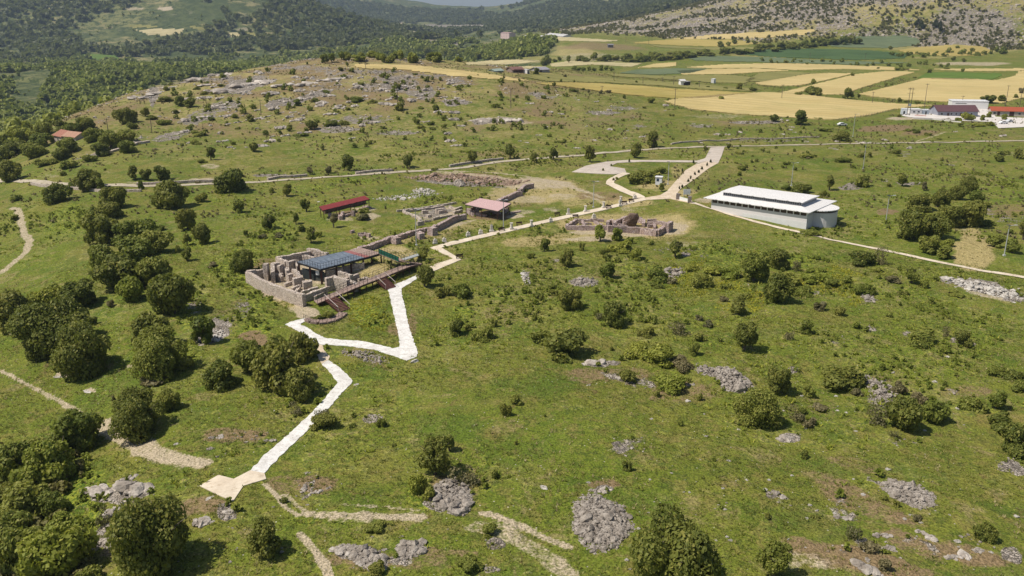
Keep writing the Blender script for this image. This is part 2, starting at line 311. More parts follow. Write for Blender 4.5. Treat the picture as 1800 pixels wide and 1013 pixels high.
paint([
 # stone heaps, scree and bare patches on the near meadow
 ('rock',1055,917,48,40,1.0),('rock',790,868,42,26,.85),('rock',770,885,30,16,.6),('rock',1598,868,38,22,.95,35),('rock',1283,668,32,26,.85,30),('rock',1250,655,40,10,.6,15),
 ('rock',1552,690,22,24,.85),('rock',1548,700,30,22,.5),('rock',1388,770,26,10,.7),('rock',1060,860,24,9,.7),('brown',1060,852,34,10,.8),('rock',1110,785,45,24,.45),
 ('rock',1060,640,40,8,.6,-8),('rock',1090,665,50,10,.5,15),('rock',1150,675,50,14,.5),('brown',1100,660,70,18,.5),('rock',655,735,24,12,.5),('rock',640,628,50,9,.45,15),('brown',660,640,40,8,.5,20),
 ('rock',620,975,50,14,.75,15),('rock',640,990,30,12,.7,30),('rock',720,965,26,18,.8),('rock',700,985,36,12,.5),('rock',470,960,20,14,.45),('rock',870,955,22,16,.55),('rock',850,1000,34,10,.5),
 ('rock',535,850,24,30,.5,20),('brown',560,850,45,20,.75),('brown',500,850,40,22,.5),('rock',215,868,70,22,.65,-8),('rock',190,940,40,26,.5,-35),('brown',360,890,60,18,.7),('rock',400,900,26,22,.55,20),('rock',180,955,20,10,.7),
 ('brown',1500,980,160,26,.75,12),('brown',1700,975,90,22,.7,12),('brown',1560,900,70,16,.6,25),('brown',240,900,60,26,.5,-30),('brown',210,960,50,20,.6,-30),('rock',260,950,20,14,.5),('brown',640,985,90,22,.6),('brown',760,980,110,22,.5),('brown',800,850,60,40,.5),('brown',1040,660,60,16,.6),('brown',1200,690,90,24,.5),('brown',410,765,70,16,.7),('rock',440,770,50,12,.35),('rock',390,800,40,10,.3),('rock',365,592,26,16,.7,-30),('rock',385,575,40,24,.6,-40),('brown',445,595,30,16,.85),('brown',400,560,40,30,.4),('rock',345,540,20,16,.5),('rock',425,545,20,24,.5),
 ('tan',108,659,17,7,1),('tan',158,686,13,5,1),('tan',228,644,10,5,.7),('tan',388,640,14,6,.5),
 ('brown',1490,870,80,30,.6,25),('rock',1490,895,50,26,.42,25),('rock',1370,875,34,12,.55,20),('rock',1530,960,45,14,.5,15),('rock',1620,960,50,16,.45,20),('brown',1600,955,80,20,.6,20),('brown',1500,815,70,14,.45,15),
 ('rock',1720,960,60,16,.4,20),('rock',1780,975,26,20,.6,30),('rock',1470,975,30,20,.45),('brown',1290,850,50,20,.3),('rock',1275,890,30,12,.35),('rock',1540,845,28,8,.5,15),('tan',1430,985,60,16,.55,15),('tan',1380,990,40,20,.5),
 ('rock',1775,820,30,14,.6),('rock',1790,830,20,10,.6),('rock',1260,805,22,10,.35),('brown',1240,790,50,16,.3),('tan',1020,750,40,8,.3),('tan',800,650,80,12,.15),
 ('rock',1725,505,60,14,.8,12),('tan',1730,512,70,14,.7,14),('rock',1780,520,30,12,.7,15),('rock',1670,495,20,6,.6),('rock',1025,495,26,9,.7),('tan',1025,495,30,10,.6),('rock',925,490,8,14,.7),('rock',975,458,12,5,.5),('rock',995,476,12,4,.5),
 ('rock',1178,482,28,8,.6,-20),('tan',1340,510,26,10,.3),('rock',1310,502,16,6,.4),('tan',1200,428,40,7,.5),('rock',1185,440,50,6,.5),('tan',1050,418,70,5,.45),('rock',1240,450,18,4,.4),('rock',1205,447,12,5,.7),
 ('rock',1525,524,12,8,.7),('rock',1435,515,8,5,.6),('rock',1595,588,12,7,.6),('rock',1680,598,16,7,.6),('rock',1700,605,20,6,.6),('rock',1530,578,16,8,.5),('rock',1475,598,20,8,.45),('rock',1100,455,10,4,.3),
 ('brown',1700,690,60,14,.5),('brown',1540,670,40,14,.5),('rock',1395,650,14,7,.6),('rock',1425,720,20,8,.4),('brown',1420,720,80,30,.35),('rock',1675,690,16,10,.5),('rock',1590,780,30,8,.4),
 ('brown',905,770,30,14,.2),('tan',700,800,8,22,.35,10),('brown',820,830,30,24,.4),('rock',850,850,14,12,.3),('lush',740,870,30,34,.9),('lush',1310,460,60,22,.9),('lush',1250,440,70,16,.8),('lush',1390,462,50,16,.9),('lush',650,560,40,20,.9),
 ('lush',625,540,30,12,.8),('brown',700,580,26,14,.6),('brown',725,570,10,24,.6),('lush',820,545,30,10,.9),('lush',600,450,60,40,.3),('lush',480,420,60,40,.6),('lush',130,390,70,30,.7),('lush',460,520,50,25,.7),('lush',150,470,60,20,.3),
 ('lush',1110,470,60,20,.7),('lush',1540,395,70,20,.5),('lush',1350,560,90,16,.4),('lush',1000,400,10,10,.2),('lush',760,350,60,6,.6),('lush',380,350,60,12,.4),('lush',540,330,60,8,.6),('lush',620,320,60,6,.8),('lush',690,420,60,14,.5),
 ('lush',420,470,60,50,.85),('lush',350,420,40,30,.6),('lush',440,560,50,40,.75),('lush',300,620,60,50,.5),('lush',90,900,120,120,.9),('lush',330,520,40,60,.6),('lush',500,600,30,12,.6),('lush',470,380,40,20,.5),('brown',470,470,30,20,.6),('lush',350,760,60,50,.2),('lush',600,760,60,40,.4),('lush',560,620,50,14,.7),('lush',700,960,160,20,.4),('lush',560,900,90,30,.4),('lush',960,500,60,20,.4),('lush',1490,850,60,14,.4),
 # the dry, trodden ground round the digs and paths
 ('tan',940,325,70,8,.7),('tan',920,350,60,8,.6),('tan',800,395,50,5,.7,-15),('tan',720,412,50,4,.7,-15),('tan',780,376,50,8,.85,-8),('tan',640,368,30,5,.7),('tan',480,520,30,8,.8,20),('tan',570,470,30,10,.9),('brown',1050,345,50,10,.6),('tan',1090,408,110,8,.75),('tan',1185,400,30,14,.75),('tan',1040,420,70,5,.7),('tan',960,318,60,5,.8,8),('tan',880,340,40,10,.45),('tan',990,345,40,6,.6),('tan',1110,368,30,6,.5),('tan',690,440,40,5,.5),('straw',1090,395,130,24,1.0),('straw',1160,400,70,26,.9),('straw',950,425,90,10,.9,-4),('straw',1100,355,60,10,.9),('tan',1185,395,36,14,.5),('straw',1030,415,90,10,.8),
 ('straw',960,330,80,26,.95),('straw',900,345,60,20,.8),('tan',900,318,90,5,.7,4),('tan',1000,328,50,4,.8,15),('tan',1045,350,30,3,.6,20),('brown',850,315,95,10,1.0,4),('lush',860,312,30,4,.7),('lush',790,312,30,4,.7),('tan',830,308,90,3,.7,4),('rock',800,320,60,7,.6,5),('rock',850,325,60,6,.55,5),('brown',780,308,50,6,.6),('rock',760,318,40,5,.6),
 ('straw',1020,350,60,12,.7),('straw',820,390,60,12,.6),('straw',740,415,50,10,.7,-15),('straw',690,450,45,16,.95),('straw',800,405,60,10,.6,-15),('tan',770,372,50,14,.7,-8),('rock',760,375,46,12,.55,-8),('straw',640,470,50,16,1.0,-10),
 ('tan',650,475,40,10,.4),('tan',500,500,52,16,1.0,15),('tan',545,480,40,20,.9,10),('tan',600,490,40,10,.7,-15),('straw',650,472,45,15,1.0,-10),('rock',500,498,50,16,.42,15),('brown',860,378,40,10,.9),('brown',610,375,36,6,.9,-10),('tan',540,550,28,16,.85,20),('tan',520,545,20,8,.6),('straw',500,530,40,14,.7,20),('rock',510,500,50,22,.35,20),('tan',520,495,45,20,.75,20),('tan',560,495,30,12,.6),
 ('tan',650,380,22,8,.7),('tan',600,385,30,6,.6),('tan',650,418,22,5,.7),('straw',660,420,40,8,.5),('tan',920,372,30,5,.6),('tan',905,380,20,5,.8),('tan',970,368,20,5,.6),('brown',920,360,20,6,.5),
 ('straw',1160,325,50,10,.9),('straw',1205,338,26,8,.9),('tan',1240,352,26,5,.7),('tan',1250,330,26,4,.3),('straw',1190,305,16,14,.6,-50),('straw',1235,305,14,14,.5,-50),('brown',1060,322,40,8,.4),('tan',1270,360,20,6,.7),
 ('straw',1712,440,42,38,1.0),('straw',1705,410,24,10,.9),('tan',1690,403,14,6,.5),
 ('tan',875,212,50,7,.8),('rock',875,212,46,6,.7),('rock',850,214,26,5,.7),('tan',920,216,22,5,.6),('rock',740,165,40,12,.6),('rock',800,180,30,8,.7),('rock',640,210,70,9,.55),('rock',590,228,50,8,.6),('rock',700,235,50,5,.6),('rock',540,172,60,8,.7,-15),('rock',490,178,30,8,.7,-15),
 ('rock',430,150,50,18,.75,-15),('rock',380,190,60,14,.55,-15),('rock',350,210,50,10,.6,-10),('rock',270,162,40,12,.8,-25),('tan',270,160,14,7,.9,-30),('rock',400,135,50,7,.7),('brown',400,132,30,5,.9),('rock',300,240,50,9,.6,-12),('rock',240,248,30,6,.5,-25),
 ('tan',370,292,22,6,.6),('tan',190,262,50,4,.6,-18),('rock',160,273,40,3,.6,-15),('tan',430,145,40,6,.4,-10),('rock',660,300,50,3,.5),('rock',480,308,40,4,.6),('tan',240,322,30,5,.5),('tan',360,316,40,4,.7),('tan',90,310,24,4,.5),
 ('tan',1260,205,70,5,.5),('rock',1100,190,40,5,.5),('rock',1060,198,40,5,.6),('rock',960,170,30,5,.5),('rock',940,165,20,5,.6),('rock',1230,222,30,4,.6),('rock',1330,215,60,4,.6),('rock',1120,222,16,6,.5),('rock',1340,247,90,3,.5),('brown',1560,226,60,7,.95),('brown',1620,232,40,6,.7),
 ('rock',1500,328,36,8,.65,-8),('rock',1550,318,18,4,.5),('rock',1600,322,40,4,.6),('brown',1560,372,24,7,.7),('rock',1730,368,22,10,.5,30),('rock',1670,291,30,3,.5),('tan',1770,270,40,6,.4),('rock',1590,270,20,6,.45),('rock',1465,262,14,4,.5),('rock',1780,385,40,12,.4),('brown',1770,370,60,14,.5),
 ('straw',60,140,60,20,.95,-20),('straw',230,150,30,6,.8),('straw',130,200,20,6,.9),('straw',160,225,30,7,.8),('straw',100,225,20,6,.7),('straw',130,120,30,5,.8),('straw',420,110,30,5,.8),('straw',20,95,30,6,.8),('tan',70,118,24,5,.8),('tan',102,175,14,4,1.0),('tan',100,172,10,3,1.0),('straw',190,140,30,6,.6),('straw',350,105,20,5,.8),('tan',290,15,18,4,1.0),('tan',235,16,26,4,.7),('straw',180,60,30,5,.7),
 ('rock',1700,70,130,30,.60),('rock',1560,60,100,22,.5),('straw',1680,80,140,30,.6),('brown',1700,60,120,30,.45),('tan',700,50,30,9,.8),('tan',740,58,40,6,.7),('tan',800,48,60,10,.55),('rock',800,46,70,9,.6),('tan',600,22,20,3,.6),('tan',430,52,18,5,.6),('straw',320,45,40,4,.6),('tan',1040,100,80,10,.55),('brown',1060,82,90,10,.6),('straw',1000,90,60,12,.7),
 ('tan',1710,112,80,4,.7),('tan',1660,205,30,4,.9),('tan',1600,208,50,3,.8),('straw',1330,100,60,8,.5),
])
SHEETLINES = []
for px, wm, s in [
 ([(20,366),(32,368),(36,380),(38,395),(42,410),(52,425),(44,445),(20,465),(0,481)],2.2,.9),
 ([(0,651),(50,677),(100,703),(130,720),(150,733)],1.0,.9),([(0,660),(45,687),(95,712),(125,728)],.7,.45),
 ([(183,745),(205,760),(230,778),(260,795),(300,806),(355,815)],2.6,.95),([(255,768),(275,790),(310,800),(350,810)],1.6,.8),([(190,742),(240,775),(280,808),(320,820)],1.4,.7),
 ([(465,852),(488,873),(502,893),(525,907),(560,905)],.8,.9),([(500,870),(520,888),(540,900),(600,903)],.8,.8),([(595,887),(660,890),(735,897)],.6,.8),([(540,903),(640,907),(735,909)],1.6,.9),([(580,915),(650,918)],.7,.5),
 ([(528,940),(545,958),(558,972),(570,990),(578,1012)],1.1,.95),([(850,903),(900,917),(950,942),(1000,963)],1.2,.9),([(842,925),(880,932),(930,960),(965,985),(1000,1012)],2.6,.7),([(860,945),(900,980),(935,1012)],1.5,.35),
 ([(800,300),(880,305),(940,312),(985,321),(1020,333),(1060,348)],2.2,.8),([(1560,250),(1600,252),(1640,240),(1662,232)],1.5,.8),([(1040,272),(1105,267),(1140,264)],1.2,.7),([(1540,218),(1545,222),(1560,222)],1,.7),
 ([(1210,203),(1300,206),(1380,210),(1475,213)],1.6,.5),([(940,240),(1100,252),(1300,245),(1500,250)],1,.25),([(85,297),(150,277),(200,262),(260,248)],2.0,.6),([(600,290),(700,287),(830,278)],1.4,.4)]:
    paint_line('tan', px, wm, s*.84)
# ---- ground mesh
def grid_faces(i0, i1, j0, j1):
    ii, jj = np.meshgrid(np.arange(i0, i1-1), np.arange(j0, j1-1), indexing='ij'); a = ii*NT+jj
    return np.stack([a, a+1, a+NT+1, a+NT], -1).reshape(-1, 4)
def set_col(me, name, a, b, c):
    at = me.attributes.new(name, 'FLOAT_COLOR', 'POINT'); d = np.ones((len(me.vertices), 4), np.float32)
    d[:, 0] = a; d[:, 1] = b; d[:, 2] = c; at.data.foreach_set('color', d.ravel())
def ground_material():
    m, t = newmat('meadow'); b = NB(t)
    def att(nm):
        a = b.n('ShaderNodeAttribute'); a.attribute_name = nm; s = b.n('ShaderNodeSeparateColor'); t.links.new(a.outputs['Color'], s.inputs[0]); return s.outputs
    A = att('cover_a'); B = att('cover_b')
    nA = b.noise(.018, 3); nB = b.noise(.11, 4, .6); nC = b.noise(.55, 4, .65); nD = b.noise(2.6, 3, .6); nE = b.noise(4.2, 3, .65)
    g = b.mix(b.ramp(nB, .35, .65), (.122, .150, .020), (.185, .190, .030))
    g = b.mix(b.ramp(nA, .40, .62), g, (.130, .166, .018))
    g = b.mix(b.math('MULTIPLY', b.ramp(nC, .50, .66), .55), g, (.070, .100, .014))
    g = b.mix(b.math('MULTIPLY', b.ramp(nD, .55, .72), .5), g, (.25, .235, .060))
    g = b.mix(b.math('MULTIPLY', b.ramp(b.noise(1.3, 5, .7), .58, .68), .45), g, (.215, .150, .065))
    nF = b.noise(.33, 5, .72)
    g = b.mix(b.math('MULTIPLY', b.ramp(nF, .50, .60), .46), g, (.245, .185, .065))
    g = b.mix(b.math('MULTIPLY', b.ramp(b.noise(.75, 4, .7), .54, .62), .65), g, (.058, .085, .014))
    g = b.mix(b.math('MULTIPLY', b.ramp(b.noise(.045, 4, .6), .52, .66), .45), g, (.225, .180, .055))
    g = b.mix(b.math('MULTIPLY', b.ramp(b.noise(.07, 5, .65), .52, .60), .55), g, (.080, .130, .016))
    g = b.mix(b.math('MULTIPLY', b.ramp(b.noise(.16, 5, .75, dist=.6), .56, .66), .60), g, (.300, .235, .110))
    g = b.mix(b.math('MULTIPLY', b.ramp(b.noise(.24, 5, .75, dist=1.0), .60, .68), .55), g, (.165, .100, .050))
    sp = b.vor(.9, 'F1', 'Distance'); g = b.mix(b.ramp(sp, .10, .05), g, (.46, .42, .34))
    def over(base, mask, nz, k, lo, hi, col):
        f = b.ramp(b.math('ADD', nz, b.math('MULTIPLY', mask, k)), lo, hi); return b.mix(f, base, col)
    lushc = b.mix(b.ramp(b.noise(1.6, 4, .7), .44, .58), (.075, .120, .014), (.26, .285, .035))
    g = over(g, B[0], nC, .34, .56, .80, lushc)
    g = over(g, A[2], b.math('ADD', b.math('MULTIPLY', nC, .6), b.math('MULTIPLY', nB, .4)), .42, .58, .90, b.mix(nD, (.30, .245, .090), (.46, .37, .18)))
    g = over(g, B[1], b.math('ADD', b.math('MULTIPLY', nC, .6), b.math('MULTIPLY', nD, .4)), .52, .64, .88, b.mix(nD, (.15, .105, .050), (.30, .215, .12)))
    woodc = b.mix(b.ramp(b.noise(.006, 4, .6), .42, .62), (.085, .105, .035), (.185, .185, .070))
    woodc = b.mix(b.ramp(b.noise(.05, 5, .8), .46, .54), woodc, (.050, .070, .022)); woodc = b.mix(b.ramp(b.noise(.013, 5, .75), .54, .62), woodc, (.25, .22, .10))
    woodc = b.mix(b.ramp(b.noise(.022, 5, .8), .60, .66), woodc, (.16, .16, .085))
    g = over(g, B[2], nB, .6, .62, .85, woodc)
    tanc = b.mix(nD, (.38, .305, .20), (.50, .42, .30))
    g = over(g, A[1], b.math('ADD', b.math('MULTIPLY', nC, .45), b.math('ADD', b.math('MULTIPLY', nD, .3), b.math('MULTIPLY', nE, .25))), .50, .68, .92, tanc)
    vr = b.vor(2.4, 'F1', 'Color'); vs = b.n('ShaderNodeSeparateColor'); t.links.new(vr, vs.inputs[0])
    ve = b.vor(2.4, 'DISTANCE_TO_EDGE')
    rockc = b.mix(b.ramp(b.noise(.7, 5, .65), .40, .62), (.25, .215, .18), (.48, .425, .365))
    rockc = b.mix(.5, rockc, b.mix(vs.outputs[0], (.5, .5, .5), (1.4, 1.36, 1.3)), 'MULTIPLY')
    rockc = b.mix(b.ramp(ve, .10, .02), rockc, (.08, .068, .055))
    nR = b.math('ADD', b.math('MULTIPLY', b.noise(.22, 5, .62), .55), b.math('MULTIPLY', nC, .45))
    rf = b.ramp(b.math('ADD', nR, b.math('MULTIPLY', A[0], .62)), .78, .85)
    g = b.mix(rf, g, rockc)
    g = b.mix(.8, g, b.mix(b.ramp(nE, .32, .68), (.50, .50, .45), (1.42, 1.42, 1.45)), 'MULTIPLY')
    h = b.math('ADD', b.math('MULTIPLY', nD, .6), b.math('MULTIPLY', nE, .25)); h = b.math('ADD', h, b.math('MULTIPLY', b.math('MULTIPLY', ve, rf), .8))
    nr = b.bump(h, .45, .9); nr = b.bump(nC, 1.2, .5, nr)
    b.out(g, .95, nr, .15); return m
M_GROUND = ground_material()
gm = np_mesh('ground', np.stack([GX, GY, GZ], -1).reshape(-1, 3), grid_faces(0, NR, 0, NT), M_GROUND, True)
set_col(gm, 'cover_a', MASK[0].ravel(), MASK[1].ravel(), MASK[2].ravel()); set_col(gm, 'cover_b', MASK[3].ravel(), MASK[4].ravel(), MASK[5].ravel())
tag(link('ground', gm), kind='structure')

# ---------------------------------------------------------------- farmland
def crop_mat(name, c1, c2, ang, c3=None):
    m, t = newmat(name); b = NB(t); mp = b.n('ShaderNodeMapping'); t.links.new(b.vec, mp.inputs[0]); mp.inputs['Rotation'].default_value = (0, 0, math.radians(ang)); mp.inputs['Scale'].default_value = (.018, .35, .1)
    st = b.noise(1.0, 4, .7, mp.outputs[0]); col = b.mix(b.ramp(st, .38, .62), c1, c2)
    col = b.mix(b.math('MULTIPLY', b.ramp(b.noise(.03, 4, .6), .48, .66), .6), col, c3 or tuple(x*.72 for x in c1))
    col = b.mix(.3, col, b.mix(b.noise(.9, 3), (.5, .5, .5), (1.5, 1.5, 1.5)), 'MULTIPLY')
    m2 = b.n('ShaderNodeMapping'); t.links.new(b.vec, m2.inputs[0]); m2.inputs['Rotation'].default_value = (0, 0, math.radians(ang+90)); wv = b.n('ShaderNodeTexWave'); t.links.new(m2.outputs[0], wv.inputs[0]); wv.inputs['Scale'].default_value = .028; wv.inputs['Distortion'].default_value = 1.2; wv.inputs['Detail Scale'].default_value = .3
    col = b.mix(b.math('MULTIPLY', b.ramp(wv.outputs['Fac'], .14, .04), .45), col, tuple(x*.6 for x in c1)); col = b.mix(b.math('MULTIPLY', b.ramp(b.noise(.012, 3), .45, .60), .35), col, tuple(x*.82 for x in c1))
    b.out(col, .95, b.bump(b.noise(.9, 3), .5), .1); return m
CM = {'y': crop_mat('ripe_wheat', (.50, .385, .160), (.57, .455, .215), 12, (.43, .36, .15)), 'g': crop_mat('golden_stubble', (.38, .29, .090), (.43, .35, .12), -8, (.28, .25, .06)),
      'o': crop_mat('olive_crop', (.21, .20, .065), (.29, .26, .09), 5), 'k': crop_mat('dark_green_crop', (.060, .105, .038), (.085, .135, .050), 3), 'v': crop_mat('blue_green_crop', (.12, .155, .080), (.165, .195, .105), 3),
      'l': crop_mat('bright_green_crop', (.10, .16, .028), (.13, .20, .035), 3), 'p': crop_mat('pale_stubble', (.44, .38, .20), (.52, .44, .25), 8)}
FIELDPOLY = []
def field(px, k, lift=.45):
    P = wpoly(px, 8); FIELDPOLY.append(P); c = P[:, :2].mean(0); R = np.hypot(*(P[:, :2]-c).T).max()*1.03; i0, i1, j0, j1 = window(c[0], c[1], R)
    x = GX[i0:i1, j0:j1]; y = GY[i0:i1, j0:j1]; xc = (x[:-1, :-1]+x[1:, 1:])/2; yc = (y[:-1, :-1]+y[1:, 1:])/2
    jx = fbm(xc, yc, 9, 2, 3)*1.2; ins = inside(P, xc+jx, yc+jx); 
    if not ins.any(): return
    F0 = grid_faces(i0, i1, j0, j1)[ins.ravel()]; used, inv = np.unique(F0, return_inverse=True); F1 = inv.reshape(-1, 4)
    V = np.stack([GX, GY, GZ], -1).reshape(-1, 3)[used].copy(); n = len(V); V2 = V.copy(); V2[:, 2] += lift; V[:, 2] -= .2
    # rim: edges used once
    E = np.concatenate([F1[:, [0, 1]], F1[:, [1, 2]], F1[:, [2, 3]], F1[:, [3, 0]]]); key = np.sort(E, 1); key = key[:, 0]*n+key[:, 1]
    u_, ix, ct = np.unique(key, return_index=True, return_counts=True); B = E[ix[ct == 1]]
    S = np.stack([B[:, 0], B[:, 1], B[:, 1]+n, B[:, 0]+n], 1)
    me = np_mesh('field', np.concatenate([V, V2]), np.concatenate([F1+n, S]), CM[k]); tag(link('field', me), kind='structure')
for px, k in [
 ([(1168,179),(1200,173),(1260,168),(1345,163),(1400,166),(1460,173),(1520,179),(1590,184),(1640,186),(1570,193),(1530,203),(1470,211),(1440,211),(1380,207),(1280,200),(1215,193)],'y'),
 ([(940,147),(1000,146),(1060,148),(1130,153),(1200,158),(1290,163),(1325,164),(1265,171),(1230,174),(1180,174),(1100,167),(1030,158)],'g'),
 ([(620,115),(660,114),(730,116),(800,124),(860,131),(930,143),(900,143),(850,139),(810,136),(750,128),(690,122),(635,122)],'y'),
 ([(905,133),(960,132),(1040,136),(1110,141),(1200,147),(1290,154),(1340,158),(1310,161),(1240,158),(1150,151),(1060,146),(960,144)],'o'),
 ([(1372,164),(1420,152),(1470,140),(1505,131),(1560,126),(1610,127),(1590,132),(1540,147),(1500,160),(1485,167),(1450,167),(1440,163),(1415,160),(1395,165)],'y'),
 ([(1508,166),(1545,158),(1590,147),(1625,138),(1700,139),(1750,142),(1785,134),(1790,126),(1900,126),(1930,170),(1830,178),(1800,172),(1760,182),(1700,181),(1600,177),(1530,170)],'y'),
 ([(1612,138),(1632,128),(1690,128),(1758,130),(1762,133),(1745,140),(1700,141),(1650,140)],'l'),
 ([(1325,147),(1365,140),(1420,131),(1470,129),(1500,130),(1450,142),(1405,151),(1370,152),(1340,150)],'y'),
 ([(1335,129),(1385,127),(1425,129),(1380,138),(1340,145),(1310,143)],'o'),
 ([(1205,119),(1270,114),(1350,112),(1420,113),(1500,116),(1570,119),(1620,124),(1560,124),(1480,122),(1400,124),(1330,120),(1260,121)],'y'),
 ([(1190,125),(1260,122),(1330,121),(1390,125),(1340,127),(1280,131),(1200,132)],'y'),
 ([(1120,120),(1150,113),(1188,110),(1190,116),(1165,119)],'y'),
 ([(1088,129),(1120,123),(1180,121),(1245,122),(1215,129),(1150,132)],'v'),
 ([(1060,130),(1160,134),(1290,133),(1330,138),(1310,147),(1250,146),(1150,139),(1080,135)],'o'),
 ([(1640,122),(1800,121),(1900,122),(1900,125),(1790,125),(1700,126)],'y'),
 ([(1110,76),(1160,71),(1220,69),(1290,71),(1340,77),(1270,83),(1180,80)],'g'),
 ([(1180,69),(1250,62),(1340,57),(1430,52),(1436,55),(1410,62),(1340,67),(1280,69)],'y'),
 ([(1455,74),(1480,67),(1530,64),(1590,63),(1618,70),(1615,80),(1560,85),(1500,84),(1462,82)],'v'),
 ([(1290,95),(1340,88),(1400,86),(1470,87),(1540,90),(1595,96),(1590,103),(1500,106),(1420,103),(1350,100)],'k'),
 ([(1210,103),(1250,99),(1350,101),(1450,107),(1600,111),(1500,114),(1350,110),(1220,107)],'v'),
 ([(1578,89),(1620,83),(1680,79),(1730,83),(1745,90),(1725,98),(1660,99),(1600,95)],'g'),
 ([(1602,101),(1660,99),(1690,100),(1650,104),(1610,104)],'o'),
 ([(820,111),(860,107),(930,105),(950,108),(920,112),(870,115),(820,115)],'p'),
 ([(900,119),(930,117),(960,118),(940,122),(905,122)],'p'),
 ([(965,113),(1000,108),(1060,110),(1130,112),(1110,118),(1040,114),(1000,117),(970,118)],'p'),
 ([(905,103),(940,100),(990,101),(980,106),(930,108)],'o'),
 ([(240,53),(280,51),(325,52),(318,59),(290,63),(262,62)],'p'),([(120,97),(160,95),(205,98),(210,105),(180,107),(150,102)],'l'),([(225,44),(275,45),(280,49),(230,49)],'o'),
 ([(332,46),(370,48),(375,53),(340,52)],'o'),([(395,56),(425,58),(420,66),(400,66)],'p'),([(185,139),(215,141),(222,147),(190,146)],'l'),([(430,57),(470,60),(500,64),(450,66)],'o'),
 ([(940,64),(1000,66),(1090,72),(1060,74),(980,72),(950,72)],'p'),([(1140,79),(1220,84),(1330,84),(1400,82),(1350,88),(1250,88),(1160,84)],'o')]:
    field(px, k)

# ---------------------------------------------------------------- paths and roads
def drape(name, px, mat, cell, lift=.04, thick=0.0, jag=0.0, label=None):
    P = wpoly(px, 8 if not jag else 14)[:, :2]; n = len(P)
    if jag: P = P+np.stack([vn(P[:, 0]*2.1, P[:, 1]*2.1, 5)-.5, vn(P[:, 0]*2.1, P[:, 1]*2.1, 6)-.5], 1)*2*jag
    lo, hi = P.min(0), P.max(0); gx, gy = np.meshgrid(np.arange(lo[0], hi[0], cell), np.arange(lo[1], hi[1], cell)); m = inside(P, gx, gy)
    I = np.stack([gx[m], gy[m]], 1); I = I+RNG.uniform(-.2, .2, I.shape)*cell
    al = [Vector(p) for p in np.concatenate([P, I])]
    vs, es, fs, *_ = delaunay_2d_cdt(al, [], [list(range(n))], 1, 1e-4)
    A = np.array([tuple(v) for v in vs]); z = H(A[:, 0], A[:, 1])+lift+np.hypot(A[:, 0], A[:, 1])*.00025
    me = bpy.data.meshes.new(name); me.from_pydata(np.column_stack([A, z]).tolist(), [], [list(f) for f in fs]); me.materials.append(mat)
    bm = bmesh.new(); bm.from_mesh(me); bmesh.ops.recalc_face_normals(bm, faces=bm.faces)
    if bm.faces and sum(f.normal.z for f in bm.faces) < 0: bmesh.ops.reverse_faces(bm, faces=bm.faces)
    if thick:
        r = bmesh.ops.extrude_edge_only(bm, edges=[e for e in bm.edges if e.is_boundary])
        for v in r['geom']:
            if isinstance(v, bmesh.types.BMVert): v.co.z -= thick
    bm.to_mesh(me); bm.free(); o = link(name, me); tag(o, kind='structure'); return o
def ribbon(name, px, wm, mat, lift=.04, step=1.2, jag=.1):
    P = wpoly(px, 5, False)[:, :2]; L = np.concatenate([[0], np.cumsum(np.hypot(*(P[1:]-P[:-1]).T))]); s = np.arange(0, L[-1], step)
    ker = np.ones(7)/7; X = np.interp(s, L, P[:, 0]); Y = np.interp(s, L, P[:, 1])
    if len(X) > 20: X[3:-3] = np.convolve(X, ker, 'valid'); Y[3:-3] = np.convolve(Y, ker, 'valid')
    tx = np.gradient(X); ty = np.gradient(Y); l = np.hypot(tx, ty); nx, ny = -ty/l, tx/l
    K = 5; rows = []
    for k in range(K):
        f = (k/(K-1)-.5)*wm*(1+(0 if 0 < k < K-1 else jag*(vn(s*.6+k*50, s*0, 3)*2-1)))
        x = X+nx*f; y = Y+ny*f; rows.append(np.stack([x, y, H(x, y)+lift+np.hypot(x, y)*.00025], 1))
    V = np.stack(rows, 1); n = len(s); ii, kk = np.meshgrid(np.arange(n-1), np.arange(K-1), indexing='ij'); a = (ii*K+kk).ravel()
    me = np_mesh(name, V.reshape(-1, 3), np.stack([a+1, a, a+K, a+K+1], 1), mat, True); return tag(link(name, me), kind='structure')
M_WHITE = rough_mat('white_limestone_gravel', (.62, .595, .555), (.77, .75, .71), .8, .9, .06, (.44, .40, .34), fine=5)
M_CREAM = rough_mat('cream_paving', (.60, .50, .38), (.68, .59, .46), .35, .9, .02, (.48, .39, .28), fine=6)
M_PAVE = rough_mat('sandy_gravel', (.54, .43, .30), (.64, .53, .40), .5, .95, .04, (.42, .35, .26))
M_PARK = rough_mat('grey_paving', (.47, .40, .33), (.54, .47, .40), .3, .9, .02, (.38, .34, .30))
M_LANE = rough_mat('dusty_lane', (.40, .34, .25), (.47, .41, .31), .2, .95, .02, (.26, .24, .13))
drape('path', [(680,508),(694,501),(712,494),(730,485),(733,491),(706,508),(707,520),(713,545),(718,572),(726,597),(734,618),(733,628),(715,634),(690,626),(660,616),(620,610),(580,607),(566,607),(552,601),(535,590),(518,579),(502,571),(512,566),(535,560),(538,564),(527,571),(541,577),(555,587),(572,595),(600,598),(640,601),(670,608),(690,613),(703,611),(702,598),(697,572),(690,545),(683,512)], M_WHITE, .8, .05, .15, .14)
drape('path', [(565,640),(577,634),(597,647),(621,670),(618,676),(601,690),(585,711),(552,745),(520,777),(492,804),(465,833),(440,828),(466,800),(510,762),(558,716),(594,674),(580,655)], M_WHITE, .8, .05, .15, .14)
drape('path', [(552,603),(566,608),(570,617),(580,628),(577,634),(565,640),(557,624),(550,612)], M_PAVE, 1.0, .06, .15, .10)
drape('path', [(351,855),(384,836),(411,843),(440,828),(465,833),(468,843),(445,850),(428,855),(410,882),(385,872)], M_CREAM, .9, .07, .25)
